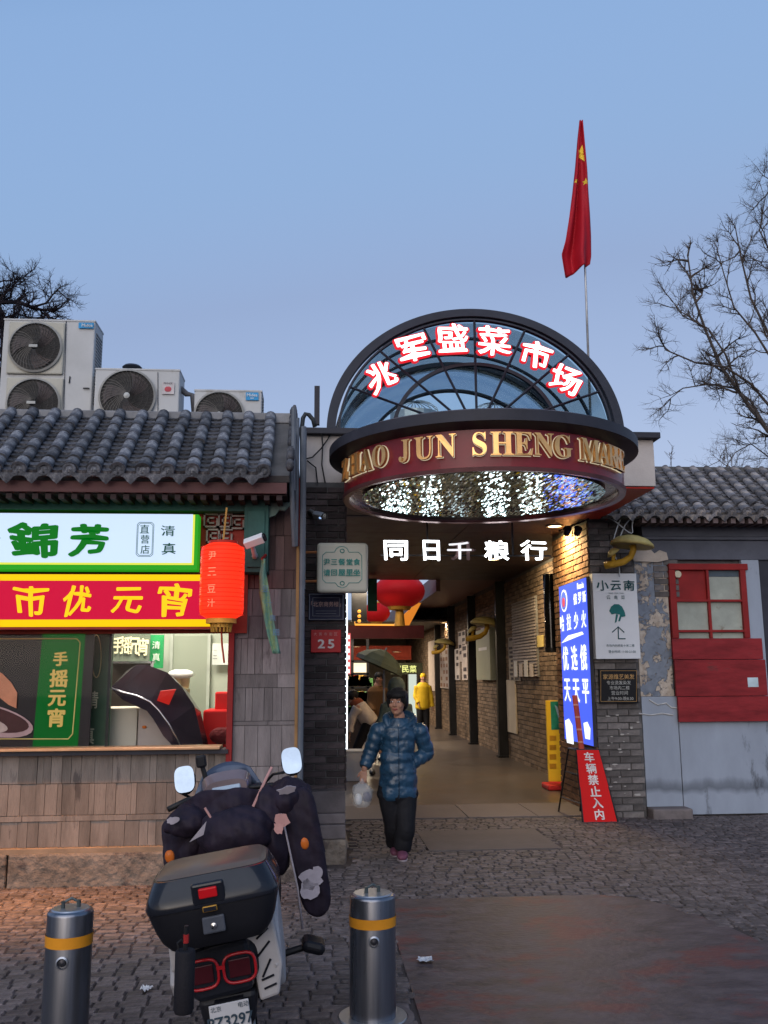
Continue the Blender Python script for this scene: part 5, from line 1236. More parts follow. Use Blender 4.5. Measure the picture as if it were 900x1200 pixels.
for ins, r_ in ((1, .004), (5, .0025)):
    c = [at(361.5+ins, 695.5+ins, 8.445), at(403-ins, 695.5+ins, 8.445), at(403-ins, 727-ins, 8.445), at(361.5+ins, 727-ins, 8.445)]
    for i in range(4): mb.tube([c[i], c[(i+1) % 4]], r_, 4)
mb.build('silver_line', M('silver_line', (.3, .3, .33), .35, .5, bump=0), bpq)
chars([('「北京商务楼」', 382, 708, 6)], 8.445, M('plaque_pink', (.5, .32, .3), .4, bump=0), bpq, split=False, name='lettering', sx=.95)
mb = MB(); mb.tube([at(370, 716, 8.445), at(394, 716, 8.445)], .002, 4); mb.tube([at(370, 719, 8.445), at(394, 719, 8.445)], .002, 4); mb.build('small_line', MATS['silver_line'], bpq)
np_ = thing('number_plate', 'red enamel house number plate with white number 25', 'plate', at(382, 765, 8.45))
panel(364.5, 738, 399.5, 764.5, 8.46, .03, 'plate', M('plate_red', (.4, .015, .02), .35, var=.06, bump=0), np_, bevel=.003)
pw2 = M('plate_white', (.66, .58, .58), .4, bump=0)
chars([('2', 376.5, 754.5, 10), ('5', 388, 754.5, 10)], 8.455, pw2, np_, name='digit', nib=.03, sx=1.2)
chars([('大', 369.5, 743, 3.6), ('黄', 375.5, 743, 3.8), ('寺', 381.5, 743, 3.8), ('街', 387.5, 743, 3.8), ('区', 393.5, 743, 3.8)], 8.455, M('plate_pink', (.55, .25, .25), .4, bump=0), np_, split=False, name='small_lettering')
# ================================================================== CONDUITS, CAMERAS, LANTERN, PENNANT
cdt = thing('conduit', 'bundle of grey pipes and cables running up the seam between shop and gate', 'pipes', at(350, 800, 7.9))
PIP = M('pipe_blue_grey', (.12, .135, .16), .5, .2, var=.2, bump=.1)
for k, (px, r, y0, y1) in enumerate(((343.5, .022, 478, 575), (347, .018, 490, 640), (351.5, .024, 500, 935), (355.5, .016, 505, 690))):
    Y = 7.55 if k else 7.3
    a = at(px, y1, Y); b_ = at(px, y0, Y); MB().tube([Vector((a.x, Y, a.z)), Vector((a.x, Y, b_.z))], r, 8).build('pipe', PIP, cdt, smooth='auto')
pp = [at(x, y, 7.9) for x, y in ((354, 560), (354, 500), (355, 490), (358, 485), (362, 486), (367, 492), (369, 500))]
MB().tube(pp, .02, 8).build('gooseneck', M('hose_dark', (.03, .035, .04), .5), cdt, smooth=True)
a = at(339, 610, 7.3); MB().tube([at(341, 545, 7.25), at(343, 600, 7.3), at(345, 640, 7.4)], .02, 8).build('pipe', PIP, cdt, smooth='auto')
panel(347.5, 640, 353, 935, 7.585, .02, 'wood_strip', M('strip_ochre', (.28, .16, .07), .7, bump=.3), cdt)
ps = thing('steel_post', 'short dark square post standing on the canopy left of the arch', 'post', at(372, 497, 8.6))
panel(368.5, 452, 374.5, 497, 8.6, .06, 'shaft', DGREY, ps)
wv = thing('cable', 'thin black cables drooping over the pale fascia at the left end of the canopy', 'cable', at(380, 540, 8.44))
for pts in (((357, 538), (366, 536), (376, 526), (384, 515), (390, 503)), ((376, 503), (378, 520), (377, 545), (381, 566)), ((360, 540), (370, 548), (372, 566))):
    MB().tube([at(x, y, 8.46) for x, y in pts], .007, 5).build('wire', BLK, wv)
def cctv(p, d, L, r, mat, label, mount):
    p = Vector(p); d = Vector(d).normalized(); t = thing('security_camera', label, 'camera', p)
    MB().tube([p, p+d*L], r, 4).build('housing', mat, t, bevel=.006)
    MB().tube([p+d*L, p+d*(L+.015)], r*.75, 12).build('lens', M('lens_black', (.01, .01, .015), .1, bump=0), t)
    MB().tube([p+d*L*.35, Vector(mount)+Vector((0, -.06, 0)), Vector(mount)], [.018, .02, .03], 8).build('bracket', mat, t, smooth=True)
    return t
cctv(at(287, 638, 7.15), (.9, -.25, .3), .16, .045, WHITE, 'white security camera on a bracket beside the red lantern', at(299, 652, 7.38))
c2 = cctv(at(368, 603, 8.3), (.8, -.5, -.25), .1, .04, GREYM, 'small grey security camera with a blue lit lens under the canopy', at(364, 600, 8.5))
c = at(376, 606, 8.25); MB().ball(c, .02, 6).build('lens_glow', E('lens_blue', (.4, .6, 1), 1.0), c2, smooth=True)
# hanging lantern of the shop
lc = at(260.5, 681, 7.0)
ln = thing('lantern', 'tall glowing red paper lantern with faint characters hanging before the shop sign', 'lantern', lc)
lr = .165; lh = .285
rings = []; n = 32
for i in range(21):
    t = i/20; z_ = lc.z-lh+2*lh*t; k = min(1, (min(t, 1-t)/.07)**.5*.35+.65) if min(t, 1-t) < .07 else 1; k *= 1+.012*(i % 2)
    rings.append([Vector((lc.x+lr*k*math.cos(2*math.pi*j/n), lc.y+lr*k*math.sin(2*math.pi*j/n), z_)) for j in range(n)])
MB().loft(rings).build('shade', E('lantern_glow', (1, .035, .008), .95, base=(.7, .02, .01)), ln, smooth=True)
MB().lathe([(0, 0), (.115, 0), (.115, -.035), (.075, -.035), (.075, -.065), (0, -.065)], (lc.x, lc.y, lc.z-lh), 20).build('bottom_ring', GO, ln, smooth='auto')
MB().lathe([(0, 0), (.11, 0), (.11, .02), (0, .03)], (lc.x, lc.y, lc.z+lh), 20).build('top_ring', M('ring_red', (.4, .03, .02), .5), ln, smooth='auto')
mb = MB(); 
for j in range(16):
    a = 2*math.pi*j/16; mb.tube([(lc.x+.08*math.cos(a), lc.y+.08*math.sin(a), lc.z-lh-.03), (lc.x+.07*math.cos(a), lc.y+.07*math.sin(a), lc.z-lh-.1)], .006, 4)
mb.build('fringe', GO, ln)
MB().tube([(lc.x, lc.y, lc.z-lh-.06), (lc.x+.01, lc.y, lc.z-lh-.2), (lc.x+.03, lc.y-.01, lc.z-lh-.33)], .008, 5).build('tassel', M('tassel_red', (.35, .04, .02), .7), ln)
MB().tube([(lc.x, lc.y, lc.z+lh+.02), (lc.x+.01, lc.y+.1, lc.z+lh+.3)], .008, 5).build('cord', M('cord_orange', (.4, .2, .05), .7), ln)
rb2 = MB()
for i in range(17): z_ = lc.z-lh*.9+lh*1.8*i/16; rb2.tube([(lc.x+(lr+.001)*math.cos(2*math.pi*j/32), lc.y+(lr+.001)*math.sin(2*math.pi*j/32), z_) for j in range(33)], .0018, 4, caps=False)
rb2.build('rib', E('lantern_rib', (.75, .012, .004), .7), ln)
LTX = E('lantern_text', (1, .35, .2), .8)
def onlantern(ch, ang, z_, h):
    vs, fs, (x0, x1, y0, y1) = glyph(ch, 0.); s = h/(y1-y0); out = []
    for v in vs: a = ang+(v.x-(x0+x1)/2)*s/lr; r_ = lr*1.012+.003; out.append((lc.x+r_*math.sin(a), lc.y-r_*math.cos(a), z_+(v.y-(y0+y1)/2)*s))
    MB().add(out, fs).build('character', LTX, ln)
for ch, k in (('尹', .62), ('三', .2), ('豆', -.25), ('汁', -.62)): onlantern(ch, R(-22), lc.z+lh*k, .06)
for i, ch in enumerate('老北京豆汁'): onlantern(ch, R(-68), lc.z+lh*(.55-i*.28), .055)
# pennant strip
pn = thing('pennant', 'faded green and yellow cloth strip with small marks hanging beside the white camera', 'pennant', at(310, 655, 7.3))
cl = [(309, 655, 4), (308, 672, 8), (310, 695, 12), (314, 720, 11), (319, 745, 11), (324, 766, 9)]
mb = MB(); vs = []
for i in range(26):
    t = i/25*(len(cl)-1); k = min(int(t), len(cl)-2); f = t-k; x = cl[k][0]*(1-f)+cl[k+1][0]*f; y = cl[k][1]*(1-f)+cl[k+1][1]*f; w = cl[k][2]*(1-f)+cl[k+1][2]*f
    for j in range(7): p = at(x+(j/6-.5)*w, y, 7.3); vs.append(p+Vector((0, .02*math.sin(j*1.1+i*.25), 0)))
mb.add(vs, [(i*7+j, i*7+j+1, (i+1)*7+j+1, (i+1)*7+j) for i in range(25) for j in range(6)]).build('cloth', M('pennant_green', (.2, .3, .16), .8, var=.35, vs=7, bump=.2, col2=(.12, .25, .2), t2=.5, s2=9), pn, smooth=True, mods=(('SOLIDIFY', dict(thickness=.003)),))
for k, ch in enumerate('豆汁焦圈'): p = at(311+k*4.2, 690+k*17, 7.27); write(ch, FRONT(p), .05, M('pennant_blue', (.1, .2, .3), .7, bump=0), pn, name='character')
p = at(307, 655, 7.3); MB().tube([p, p+Vector((.03, .1, .05))], .012, 6).build('clip', REDP, pn)
# ================================================================== OUTDOOR UNITS ON THE ROOF
HUB = M('hub_grey', (.4, .4, .38), .4, bump=0); GRL = M('grille_wire', (.1, .095, .09), .5, .3, bump=0); FANB = M('fan_dark', (.03, .028, .028), .5, bump=.05)
def fan(t, c, r, recess=.06, hub=True, square=None):
    c = Vector(c)
    fr = MB().lathe([(r, .0), (r+.012, 0), (r+.02, .02), (r, .03)], c, 36, m=Matrix.Rotation(math.pi/2, 4, 'X')).build('fan_ring', M('ring_grey', (.28, .27, .25), .5, bump=0), t, smooth='auto')
    MB().lathe([(0, 0), (r, 0), (r, .02), (0, .02)], c+Vector((0, .01, 0)), 32, m=Matrix.Rotation(math.pi/2, 4, 'X')).build('fan_well', FANB, t)
    b = MB()
    for k in range(3):
        a0 = k*2.09; vs = []
        for i in range(7):
            rr = r*(.15+.75*i/6)
            for j, da in enumerate((0, .45, .9)): a = a0+da+i*.09; vs.append((c.x+rr*math.cos(a), c.y-.012-.012*j, c.z+rr*math.sin(a)))
        b.add(vs, [(i*3+j, i*3+j+1, (i+1)*3+j+1, (i+1)*3+j) for i in range(6) for j in range(2)])
    b.build('fan_blade', M('blade_brown', (.07, .055, .055), .4, bump=0), t)
    g = MB()
    for k in range(40):
        a0 = 2*math.pi*k/40; g.tube([(c.x+rr*math.cos(a0+.7*(rr/r)), c.y-.03-.015*(1-(rr/r)**2), c.z+rr*math.sin(a0+.7*(rr/r))) for rr in [r*q for q in (.14, .4, .7, 1.)]], .0026, 3, caps=False)
    for q in (.35, .6, .8): g.tube([(c.x+r*q*math.cos(a), c.y-.034, c.z+r*q*math.sin(a)) for a in [2*math.pi*i/28 for i in range(29)]], .0022, 3, caps=False)
    g.build('grille', GRL, t)
    if hub == 'plate': MB().box(c+Vector((-.01, -.05, 0)), (.085, .01, .03)).build('badge_plate', HUB, t, bevel=.003)
    else: MB().lathe([(0, .01), (r*.09, .006), (r*.12, 0), (0, 0)], c+Vector((0, -.045, 0)), 16, m=Matrix.Rotation(math.pi/2, 4, 'X')).build('hub', HUB, t, smooth='auto')
BLUE = M('badge_blue', (.03, .25, .5), .4, bump=0); BW = M('badge_white', (.7, .75, .78), .4, bump=0)
def unit(name, label, px0, px1, py0, zbot, Y, dep, sidepx=None):
    a = at(px0, py0, Y); b = at(px1, py0, Y); t = thing(name, label, 'air conditioner', (a.x, Y, zbot), 'outdoor air conditioning units on the shop roof')
    MB().bx(a.x, b.x, Y, Y+dep, zbot, a.z).build('casing', ACW, t, bevel=.012)
    MB().bx(a.x-.004, b.x+.004, Y-.006, Y+dep+.004, a.z-.012, a.z+.008).build('top_cover', ACW, t, bevel=.004)
    return t, a, b
zr = rL.z-.05
t, a, b = unit('outdoor_unit', 'tall two fan air conditioning unit, biggest on the shop roof at far left', 5, 112, 374, zr, 9.0, .36)
YF = 8.99
c = at(42.5, 408, YF); d = at(40, 474, YF); r_ = 29/1068*9.1
for q, nm in ((c, 0), (d, 1)):
    s = r_*1.12; MB().bx(q.x-s, q.x+s, YF-.02, YF+.01, q.z-s, q.z+s).build('fan_surround', M('surround_cream', (.42, .4, .34), .5, var=.1, bump=0), t, bevel=.02); fan(t, (q.x, YF-.02, q.z), r_, hub='plate')
p = at(101, 381.5, YF-.004); MB().box(p, (.15, .008, .06)).build('badge', BLUE, t); write('Midea', FRONT(p+Vector((.012, -.006, 0))), .032, BW, t, nib=.01)
MB().tube([at(77.5, 376, YF), at(74.5, 484, YF)], .003, 4).build('panel_seam', DGREY, t)
for q, w in (((12, 444), .05), ((101, 455), .06)): MB().box(at(*q, YF-.003), (w, .008, .012)).build('slot', BLK, t)
MB().tube([at(82, 441, YF), at(81, 449, YF)], .006, 4).build('slot', BLK, t)
# louvres on the visible side
lv = MB(); X = b.x+.004
for i in range(22): lv.bx(X-.002, X+.006, 9.06, 9.3, a.z-.12-.035*i, a.z-.105-.035*i)
lv.build('side_louvre', M('louvre_grey', (.3, .3, .3), .5, bump=0), t)
t, a, b = unit('outdoor_unit', 'middle single fan air conditioning unit with a small pink and red sticker', 112, 211, 432, zr, 8.85, .34)
YF = 8.84; c = at(149.5, 465, YF); fan(t, (c.x, YF-.006, c.z), 31/1068*8.95)
p = at(197, 455, YF-.003); MB().box(p, (.12, .006, .12)).build('sticker', M('sticker_pale', (.55, .5, .5), .5, bump=0), t)
MB().ball(p+Vector((0, -.004, -.01)), (.035, .004, .03), 6).build('sticker_print', M('sticker_red', (.5, .08, .1), .5, bump=0), t)
write('PHNIX', FRONT(p+Vector((0, -.005, .05))), .02, INK, t)
MB().tube([at(185, 436, YF), at(185, 486, YF)], .003, 4).build('panel_seam', DGREY, t)
pipe = MB(); pipe.tube([at(211, 455, 9.), at(219, 462, 9.), at(226, 463, 9.), at(228, 485, 9.)], .03, 8); pipe.build('pipe', M('foam_pipe', (.1, .1, .11), .8, bump=.2), t, smooth=True)
MB().lathe([(0, .03), (.08, .02), (.1, 0), (0, 0)], at(155, 431, 9.), 14).build('cap', DGREY, t, smooth='auto')
t, a, b = unit('outdoor_unit', 'smallest air conditioning unit, at the right end of the roof row', 228, 307, 457, zr, 8.8, .3)
YF = 8.79; c = at(257, 487, YF); fan(t, (c.x, YF-.006, c.z), 27.5/1068*8.9)
p = at(295.5, 464.5, YF-.003); MB().box(p, (.125, .006, .08)).build('badge', BLUE, t); write('Midea', FRONT(p+Vector((0, -.004, .012))), .03, BW, t, nib=.01); write('美的', FRONT(p+Vector((0, -.004, -.02))), .018, BW, t)
lv = MB(); X = b.x+.004
for i in range(8): lv.bx(X-.002, X+.006, 8.85, 9.0, a.z-.06-.03*i, a.z-.045-.03*i)
lv.build('side_louvre', MATS['louvre_grey'], t)

# ================================================================== BARE TREES
def tree(name, label, limbs, Y, tr, seed, mat, trunk_to_ground, spread=1.):
    rg = random.Random(seed); t = thing(name, label, 'tree', (trunk_to_ground.x, trunk_to_ground.y, 0), None)
    tk = MB(); tk.tube([(trunk_to_ground.x, trunk_to_ground.y, 0), (trunk_to_ground.x+.1, trunk_to_ground.y, 2.5), trunk_to_ground], [tr*1.3, tr, tr*.8], 10); tk.build('trunk', mat, t, smooth=True)
    cr = MB(); cnt = [0]
    def twig(p, d, L, r, lev):
        if cnt[0] > 14000: return
        n = 4; pts = [p]; dd = d.copy()
        for i in range(n):
            dd = (dd+Vector((rg.gauss(0, .22), rg.gauss(0, .22), rg.gauss(.04, .2)))).normalized(); pts.append(pts[-1]+dd*L/n)
        cr.tube(pts, [r*(1-.16*i) for i in range(n+1)], 4 if lev < 2 else 3, caps=False); cnt[0] += 1
        if lev >= 3: return
        k = (7, 7, 5)[lev]
        for i in range(k):
            f = rg.uniform(.2, 1); j = min(int(f*n), n-1); q = pts[j].lerp(pts[j+1], f*n-j); nd = (dd+Vector((rg.gauss(0, .75), rg.gauss(0, .75), rg.gauss(.15, .65)))).normalized()
            twig(q, nd, L*rg.uniform(.45, .7), r*.5, lev+1)
        twig(pts[-1], dd, L*.6, r*.45, lev+1)
    for pts, r in limbs:
        q = [at(x, y, Y+dy) for x, y, dy in pts]; n = len(q)
        cr.tube(q, [.68*r*(1-.75*i/(n-1)) for i in range(n)], 6, caps=False)
        for i in range(n-1):
            for s in range(rg.choice((2, 3, 4))):
                f = rg.random(); a = q[i].lerp(q[i+1], f); dd = (q[i+1]-q[i]).normalized(); nd = (dd*.7+Vector((rg.gauss(0, .6), rg.gauss(0, .6), rg.gauss(.1, .6)))).normalized()
                twig(a, nd, rg.uniform(.6, 1.1)*spread, r*.3, 1)
        twig(q[-1], (q[-1]-q[-2]).normalized(), .5*spread, r*.25, 1)
    cr.build('crown', mat, t)
    return t
BK = M('bark_warm', (.075, .06, .052), .85, var=.3, bump=.5, bs=20); BK2 = M('bark_dark', (.025, .02, .025), .9, bump=.5)
YT = 20.
tree('bare_tree', 'leafless winter tree with fine upturned twigs beyond the right wing', [
    ([(985, 620, 0), (940, 540, 0), (900, 505, 0), (868, 462, .3), (845, 430, .4), (826, 385, .5), (812, 345, .4), (806, 300, .3)], .11),
    ([(900, 505, 0), (880, 470, .5), (860, 455, .8), (832, 450, .9), (800, 455, 1), (782, 470, 1.2)], .05),
    ([(925, 520, 0), (905, 480, -.4), (880, 450, -.6), (850, 430, -.8), (815, 425, -1), (780, 410, -1.1), (776, 402, -1.1)], .06),
    ([(868, 462, .3), (850, 415, -.2), (830, 385, -.3), (800, 370, -.5), (786, 350, -.6)], .045),
    ([(960, 570, 0), (935, 470, 0), (905, 400, .2), (880, 350, .3), (868, 300, .4), (862, 268, .4)], .08),
    ([(935, 470, 0), (910, 430, -.6), (885, 390, -.7), (860, 360, -.8), (848, 320, -.9), (840, 290, -1)], .055),
    ([(940, 420, 0), (925, 340, 0), (905, 300, .2), (890, 270, .3), (897, 230, .3)], .06),
    ([(960, 560, 0), (930, 545, .5), (900, 535, .6), (880, 520, .7), (862, 530, .8), (852, 545, .8)], .04),
    ([(930, 360, 0), (910, 320, 0), (890, 310, 0), (880, 300, 0)], .03),
    ([(925, 240, 0), (910, 215, 0), (893, 205, 0), (890, 215, 0)], .03),
    ([(905, 600, 0), (890, 570, 0), (870, 555, .3), (850, 545, .3), (843, 540, .3)], .03)], YT, .3, 5, BK, at(1000, 650, YT), .6)
tree('bare_tree', 'dark knotted leafless tree behind the tall air conditioning unit at left', [
    ([(-60, 520, 0), (-10, 470, 0), (5, 430, 0), (4, 395, 0), (2, 368, 0), (-5, 350, 0), (-16, 340, 0)], .13),
    ([(-20, 370, 0), (0, 354, 0), (20, 354, .2), (38, 360, .2), (52, 364, .3), (57, 374, .3)], .08),
    ([(0, 354, 0), (13, 348, .3), (14, 335, .3), (24, 326, .3), (30, 324, .3)], .035),
    ([(38, 360, .2), (55, 355, .3), (62, 345, .2), (68, 340, .1), (78, 350, .1)], .035),
    ([(-15, 380, 0), (5, 372, 0), (20, 368, 0), (35, 372, .3), (50, 372, .3)], .035),
    ([(-30, 350, 0), (-10, 332, 0), (5, 329, .2), (14, 328, .2)], .03),
    ([(5, 420, .2), (-5, 400, .3), (10, 385, .4), (18, 375, .4)], .04),
    ([(-20, 440, 0), (0, 455, 0), (4, 465, .1), (3, 480, .1)], .03)], 16., .25, 9, BK2, at(-80, 560, 16.), .36)
# small weeds on the right ridge
wd = thing('weed', 'dry leafless weed stalks growing on the ridge of the right roof', 'weed', at(790, 548, 11.2), None)
mb = MB(); rg = random.Random(2)
for x, y0, y1 in ((785, 548, 522), (787, 547, 530), (848, 546, 528), (853, 546, 520), (845, 546, 535), (857, 546, 532)):
    a = at(x, y0, 11.1); b = at(x+rg.uniform(-3, 3), y1, 11.1); mb.tube([a, (a+b)/2+Vector((.01, 0, 0)), b], .004, 3)
    for k in range(7): c = a.lerp(b, rg.uniform(.3, 1)); mb.tube([c, c+Vector((rg.uniform(-.08, .08), rg.uniform(-.05, .05), rg.uniform(0, .08)))], .0025, 3)
mb.build('stalk', BK, wd)

# ================================================================== BOLLARDS
STL = M('brushed_steel', (.2, .205, .23), .3, .9, var=.25, vs=3, bump=.12, bs=18, stretch=(6, 6, .25), dist=.004, col2=(.2, .2, .22), t2=.6, s2=1.5)
STT = M('steel_top', (.42, .42, .44), .35, .85, var=.2, bump=.05)
ORB = M('orange_band', (.6, .24, .02), .35, var=.15, bump=0)
def bollard(p, h, r, label):
    t = thing('bollard', label, 'bollard', p, 'stainless steel rising bollards'); c = Vector(p)
    MB().lathe([(0, h+.004), (r-.012, h+.004), (r-.002, h-.004), (r, h-.012), (r, 0.), (0, 0.)], c, 48).build('post', STL, t, smooth='auto')
    MB().lathe([(0, h+.009), (r-.02, h+.009), (r-.014, h+.003)], c, 48).build('cap', STT, t, smooth='auto')
    MB().lathe([(r+.002, h-.135), (r+.003, h-.09)], c, 48).build('band', ORB, t, smooth=True)
    MB().lathe([(0, .008), (.014, .006), (.017, 0), (0, 0)], c+Vector((.0, -r+.001, h-.185)), 14, m=Matrix.Rotation(math.pi/2, 4, 'X')).build('lock_plug', M('plug_dark', (.05, .05, .06), .3, .7, bump=0), t, smooth='auto')
    MB().lathe([(.02, .012), (.026, .008), (.026, 0)], c+Vector((.0, -r+.001, h-.185)), 14, m=Matrix.Rotation(math.pi/2, 4, 'X')).build('lock_ring', STT, t, smooth='auto')
    for s in (-1, 1): MB().lathe([(0, .028), (.009, .028), (.009, 0)], c+Vector((.03*s, .01*s, h+.009)), 8).build('bolt', M('bolt_dark', (.1, .12, .12), .4, .7, bump=0), t)
    MB().tube([c+Vector((-.03, -.01, h+.03)), c+Vector((0, .004, h+.045)), c+Vector((.03, .01, h+.03))], .006, 6).build('lifting_eye', MATS['bolt_dark'], t)
    MB().lathe([(r+.0, .024), (r+.05, .024), (r+.055, .012), (r+.0, .012)], c, 40).build('collar', STT, t, smooth='auto')
    MB().lathe([(r+.056, .019), (r+.085, .019), (r+.09, .0)], c, 40).build('concrete_ring', M('ring_concrete', (.12, .1, .1), .8, var=.3, bump=.5), t, smooth='auto')
g = gz(437, 1196); hh = .565
bollard((g.x, g.y, 0), at(438, 1048, g.y).z, .11, 'steel bollard with orange band standing right of the scooter beside the concrete apron')
ytop = 4.2; bt = at(80, 1066, ytop)
bollard((at(77, 1180, ytop).x, ytop, 0), bt.z, .095, 'steel bollard with orange band standing left of the scooter on the stone setts')

# ================================================================== SCOOTER
SCM = Matrix.Translation((-.225, 3.64, 0)) @ Matrix.Rotation(R(2), 4, 'Z') @ Matrix.Rotation(R(-9), 4, 'Y')
scx = bpy.data.objects.new('scooter', None); COL.objects.link(scx); scx.matrix_basis = SCM; scx.empty_display_size = .1
meta(scx, 'parked electric scooter with a black top box and dark quilted leg apron on its handlebars', 'scooter')
BP = M('plastic_black', (.01, .01, .013), .42, var=.1, bump=.05, bs=120); BPG = M('plastic_gloss_black', (.012, .013, .018), .2, bump=0, coat=.3); WP = M('plastic_white', (.34, .32, .32), .45, var=.2, bump=.02)
RUB = M('tyre_rubber', (.02, .02, .02), .8, bump=.3); CHR = M('chrome', (.6, .6, .62), .15, 1, bump=0); TLR = M('tail_red', (.35, .01, .015), .2, bump=0, coat=.5)
def sb_(mb, name, mat, **k): return mb.build(name, mat, scx, local=True, **k)
RX = Matrix.Rotation(math.pi/2, 4, 'Y')
for nm, y in (('wheel', .12), ('wheel', 1.38)):
    w = sb_(MB().lathe([(.2, -.05), (.235, -.05), (.26, -.03), (.268, 0), (.26, .03), (.235, .05), (.2, .05)], (0, y, .268), 32, m=RX), nm, RUB, smooth='auto')
    MB().lathe([(0, -.04), (.06, -.045), (.07, -.02), (.19, -.02), (.205, -.045), (.205, .045), (.19, .02), (.07, .02), (.06, .045), (0, .04)], (0, y, .268), 24, m=RX).build('rim', M('rim_grey', (.2, .2, .2), .35, .8, bump=0), w, smooth='auto', local=True)
def rrect(cx, cz, w, h, y, k=4., n=28, tilt=0.):
    out = []
    for i in range(n):
        t = 2*math.pi*i/n; c, s = math.cos(t), math.sin(t); x = w*abs(c)**(2/k)*(1 if c > 0 else -1); z = h*abs(s)**(2/k)*(1 if s > 0 else -1)
        out.append(Vector((cx+x, y+tilt*z, cz+z)))
    return out
# rear body
body = MB().loft([rrect(0, .60, .10, .07, -.16, 3), rrect(0, .59, .145, .1, -.10, 3.2), rrect(0, .60, .165, .14, .1, 3.5), rrect(0, .60, .165, .15, .4, 3.5), rrect(0, .55, .14, .17, .65, 3.5)])
sb_(body, 'rear_body', BP, smooth='auto')
sb_(MB().loft([rrect(0, .66, .13, .03, -.08, 3), rrect(0, .66, .16, .04, .08, 3), rrect(0, .70, .16, .06, .2, 3), rrect(0, .71, .16, .06, .45, 3), rrect(0, .69, .13, .04, .72, 3)]), 'seat', M('seat_vinyl', (.02, .018, .02), .5, bump=.2), smooth='auto')
for s, nm in ((1, 'side_panel'), (-1, 'side_panel')):
    q = [(.0, .70), (.50, .74), (.46, .60), (.3, .47), (-.06, .46), (-.15, .56)]
    mb = MB(); out = []; n = len(q)
    vs = [(s*(.16+.012*(i % 2)), y, z) for i, (y, z) in enumerate(q)]+[(s*.20, y*.94+.01, z*.97+.02) for y, z in q]
    mb.add(vs, [tuple(range(n)), tuple(range(2*n-1, n-1, -1))]+[(i, (i+1) % n, n+(i+1) % n, n+i) for i in range(n)])
    sb_(mb, nm, WP, bevel=.012)
# white tail cowl on the right rear seen from behind
mb = MB(); q = [(.04, .725), (.12, .735), (.185, .75), (.2, .56), (.175, .46), (.105, .45), (.095, .60), (.05, .66)]
mb.prism(q, -.135, -.06); sb_(mb, 'tail_cowl', WP, bevel=.01)
mb = MB(); q = [(-.19, .70), (.06, .72), (.05, .66), (-.14, .655), (-.165, .60), (-.19, .60)]; mb.prism(q, -.125, -.06); sb_(mb, 'tail_cowl', WP, bevel=.008)
# decals
mb = MB()
for a_, b_ in (((.115, .60), (.165, .645)), ((.125, .53), (.16, .585)), ((.12, .52), (.165, .53)), ((.125, .49), (.17, .50)), ((.12, .66), (.165, .69))): mb.tube([(a_[0], -.139, a_[1]), (b_[0], -.139, b_[1])], .004, 4)
sb_(mb, 'decal', BPG)
# twin loop tail lamp
n = 20
def loopring(cx, cz, w, h): return [Vector((cx+w*(abs(math.cos(t))**.6)*(1 if math.cos(t) > 0 else -1), -.172, cz+h*(abs(math.sin(t))**.6)*(1 if math.sin(t) > 0 else -1))) for t in [2*math.pi*i/n for i in range(n+1)]]
tlp = sb_(MB().prism([(-.135, .665), (.09, .68), (.105, .6), (.09, .50), (-.1, .49), (-.14, .53)], -.165, -.1), 'tail_lamp', BPG, bevel=.02)
for cx in (-.078, .052): MB().tube(loopring(cx, .587, .056, .048), .0055, 8, caps=False).build('red_loop', TLR, tlp, local=True, smooth=True)
MB().box((-.013, -.172, .60), (.03, .012, .012)).build('red_loop', TLR, tlp, local=True)
for cx in (-.078, .052): MB().box((cx, -.17, .587), (.075, .006, .06)).build('lens', M('smoked_red', (.05, .008, .012), .12, bump=0), tlp, local=True, bevel=.02)
sb_(MB().prism([(-.11, .5), (.10, .5), (.085, .40), (.05, .36), (-.06, .36), (-.095, .4)], -.15, .1), 'rear_fender', BP, bevel=.02)
# plate
pl = sb_(MB().box((.0, -.19, .44), (.138, .006, .095)), 'license_plate', M('plate_white_grey', (.45, .44, .45), .45, var=.12, bump=.02), bevel=.006)
o = MB(); letter(o, 'PZ3297', FR((1, 0, 0), (0, 0, 1), (.0, -.1935, .43)), .036, nib=.02, sx=.98); o.build('lettering', M('plate_ink', (.03, .05, .07), .5, bump=0), pl, local=True)
o = MB(); letter(o, '北京', FR((1, 0, 0), (0, 0, 1), (-.045, -.1935, .474)), .018); letter(o, '电动', FR((1, 0, 0), (0, 0, 1), (.05, -.1935, .474)), .018); o.build('small_lettering', MATS['plate_ink'], pl, local=True)
sb_(MB().box((0, -.16, .46), (.1, .05, .06)), 'plate_bracket', BP)
sb_(MB().tube([(-.05, .12, .2), (.16, .1, .22), (.17, .12, .27)], .014, 6), 'axle', CHR)
# rack and top box
sb_(MB().tube([(-.12, .25, .70), (-.12, -.2, .70), (.12, -.2, .70), (.12, .25, .70)], .012, 8), 'rack', BLK, smooth=True)
bz = .71
tb = sb_(MB().loft([rrect(0, 0, 0, 0, 0)], False) if False else MB().box((0, 0, 0), (.001,)*3), 'top_box', BP)
bpy.data.objects.remove(tb)
def boxrings(spec): 
    rs = []
    for z, w, y0, y1 in spec:
        n = 32; rg_ = []
        for i in range(n):
            t = 2*math.pi*i/n; c, s = math.cos(t), math.sin(t); k = 6.
            x = w*abs(c)**(2/k)*(1 if c > 0 else -1); y = (y0+y1)/2+(y1-y0)/2*abs(s)**(2/k)*(1 if s > 0 else -1); rg_.append(Vector((x, y, z)))
        rs.append(rg_)
    return rs
tb = sb_(MB().loft(boxrings([(bz, .165, -.30, .02), (bz+.03, .19, -.32, .06), (bz+.06, .205, -.325, .08), (bz+.125, .225, -.34, .09), (bz+.133, .225, -.34, .09)])), 'top_box', BP, smooth='auto')
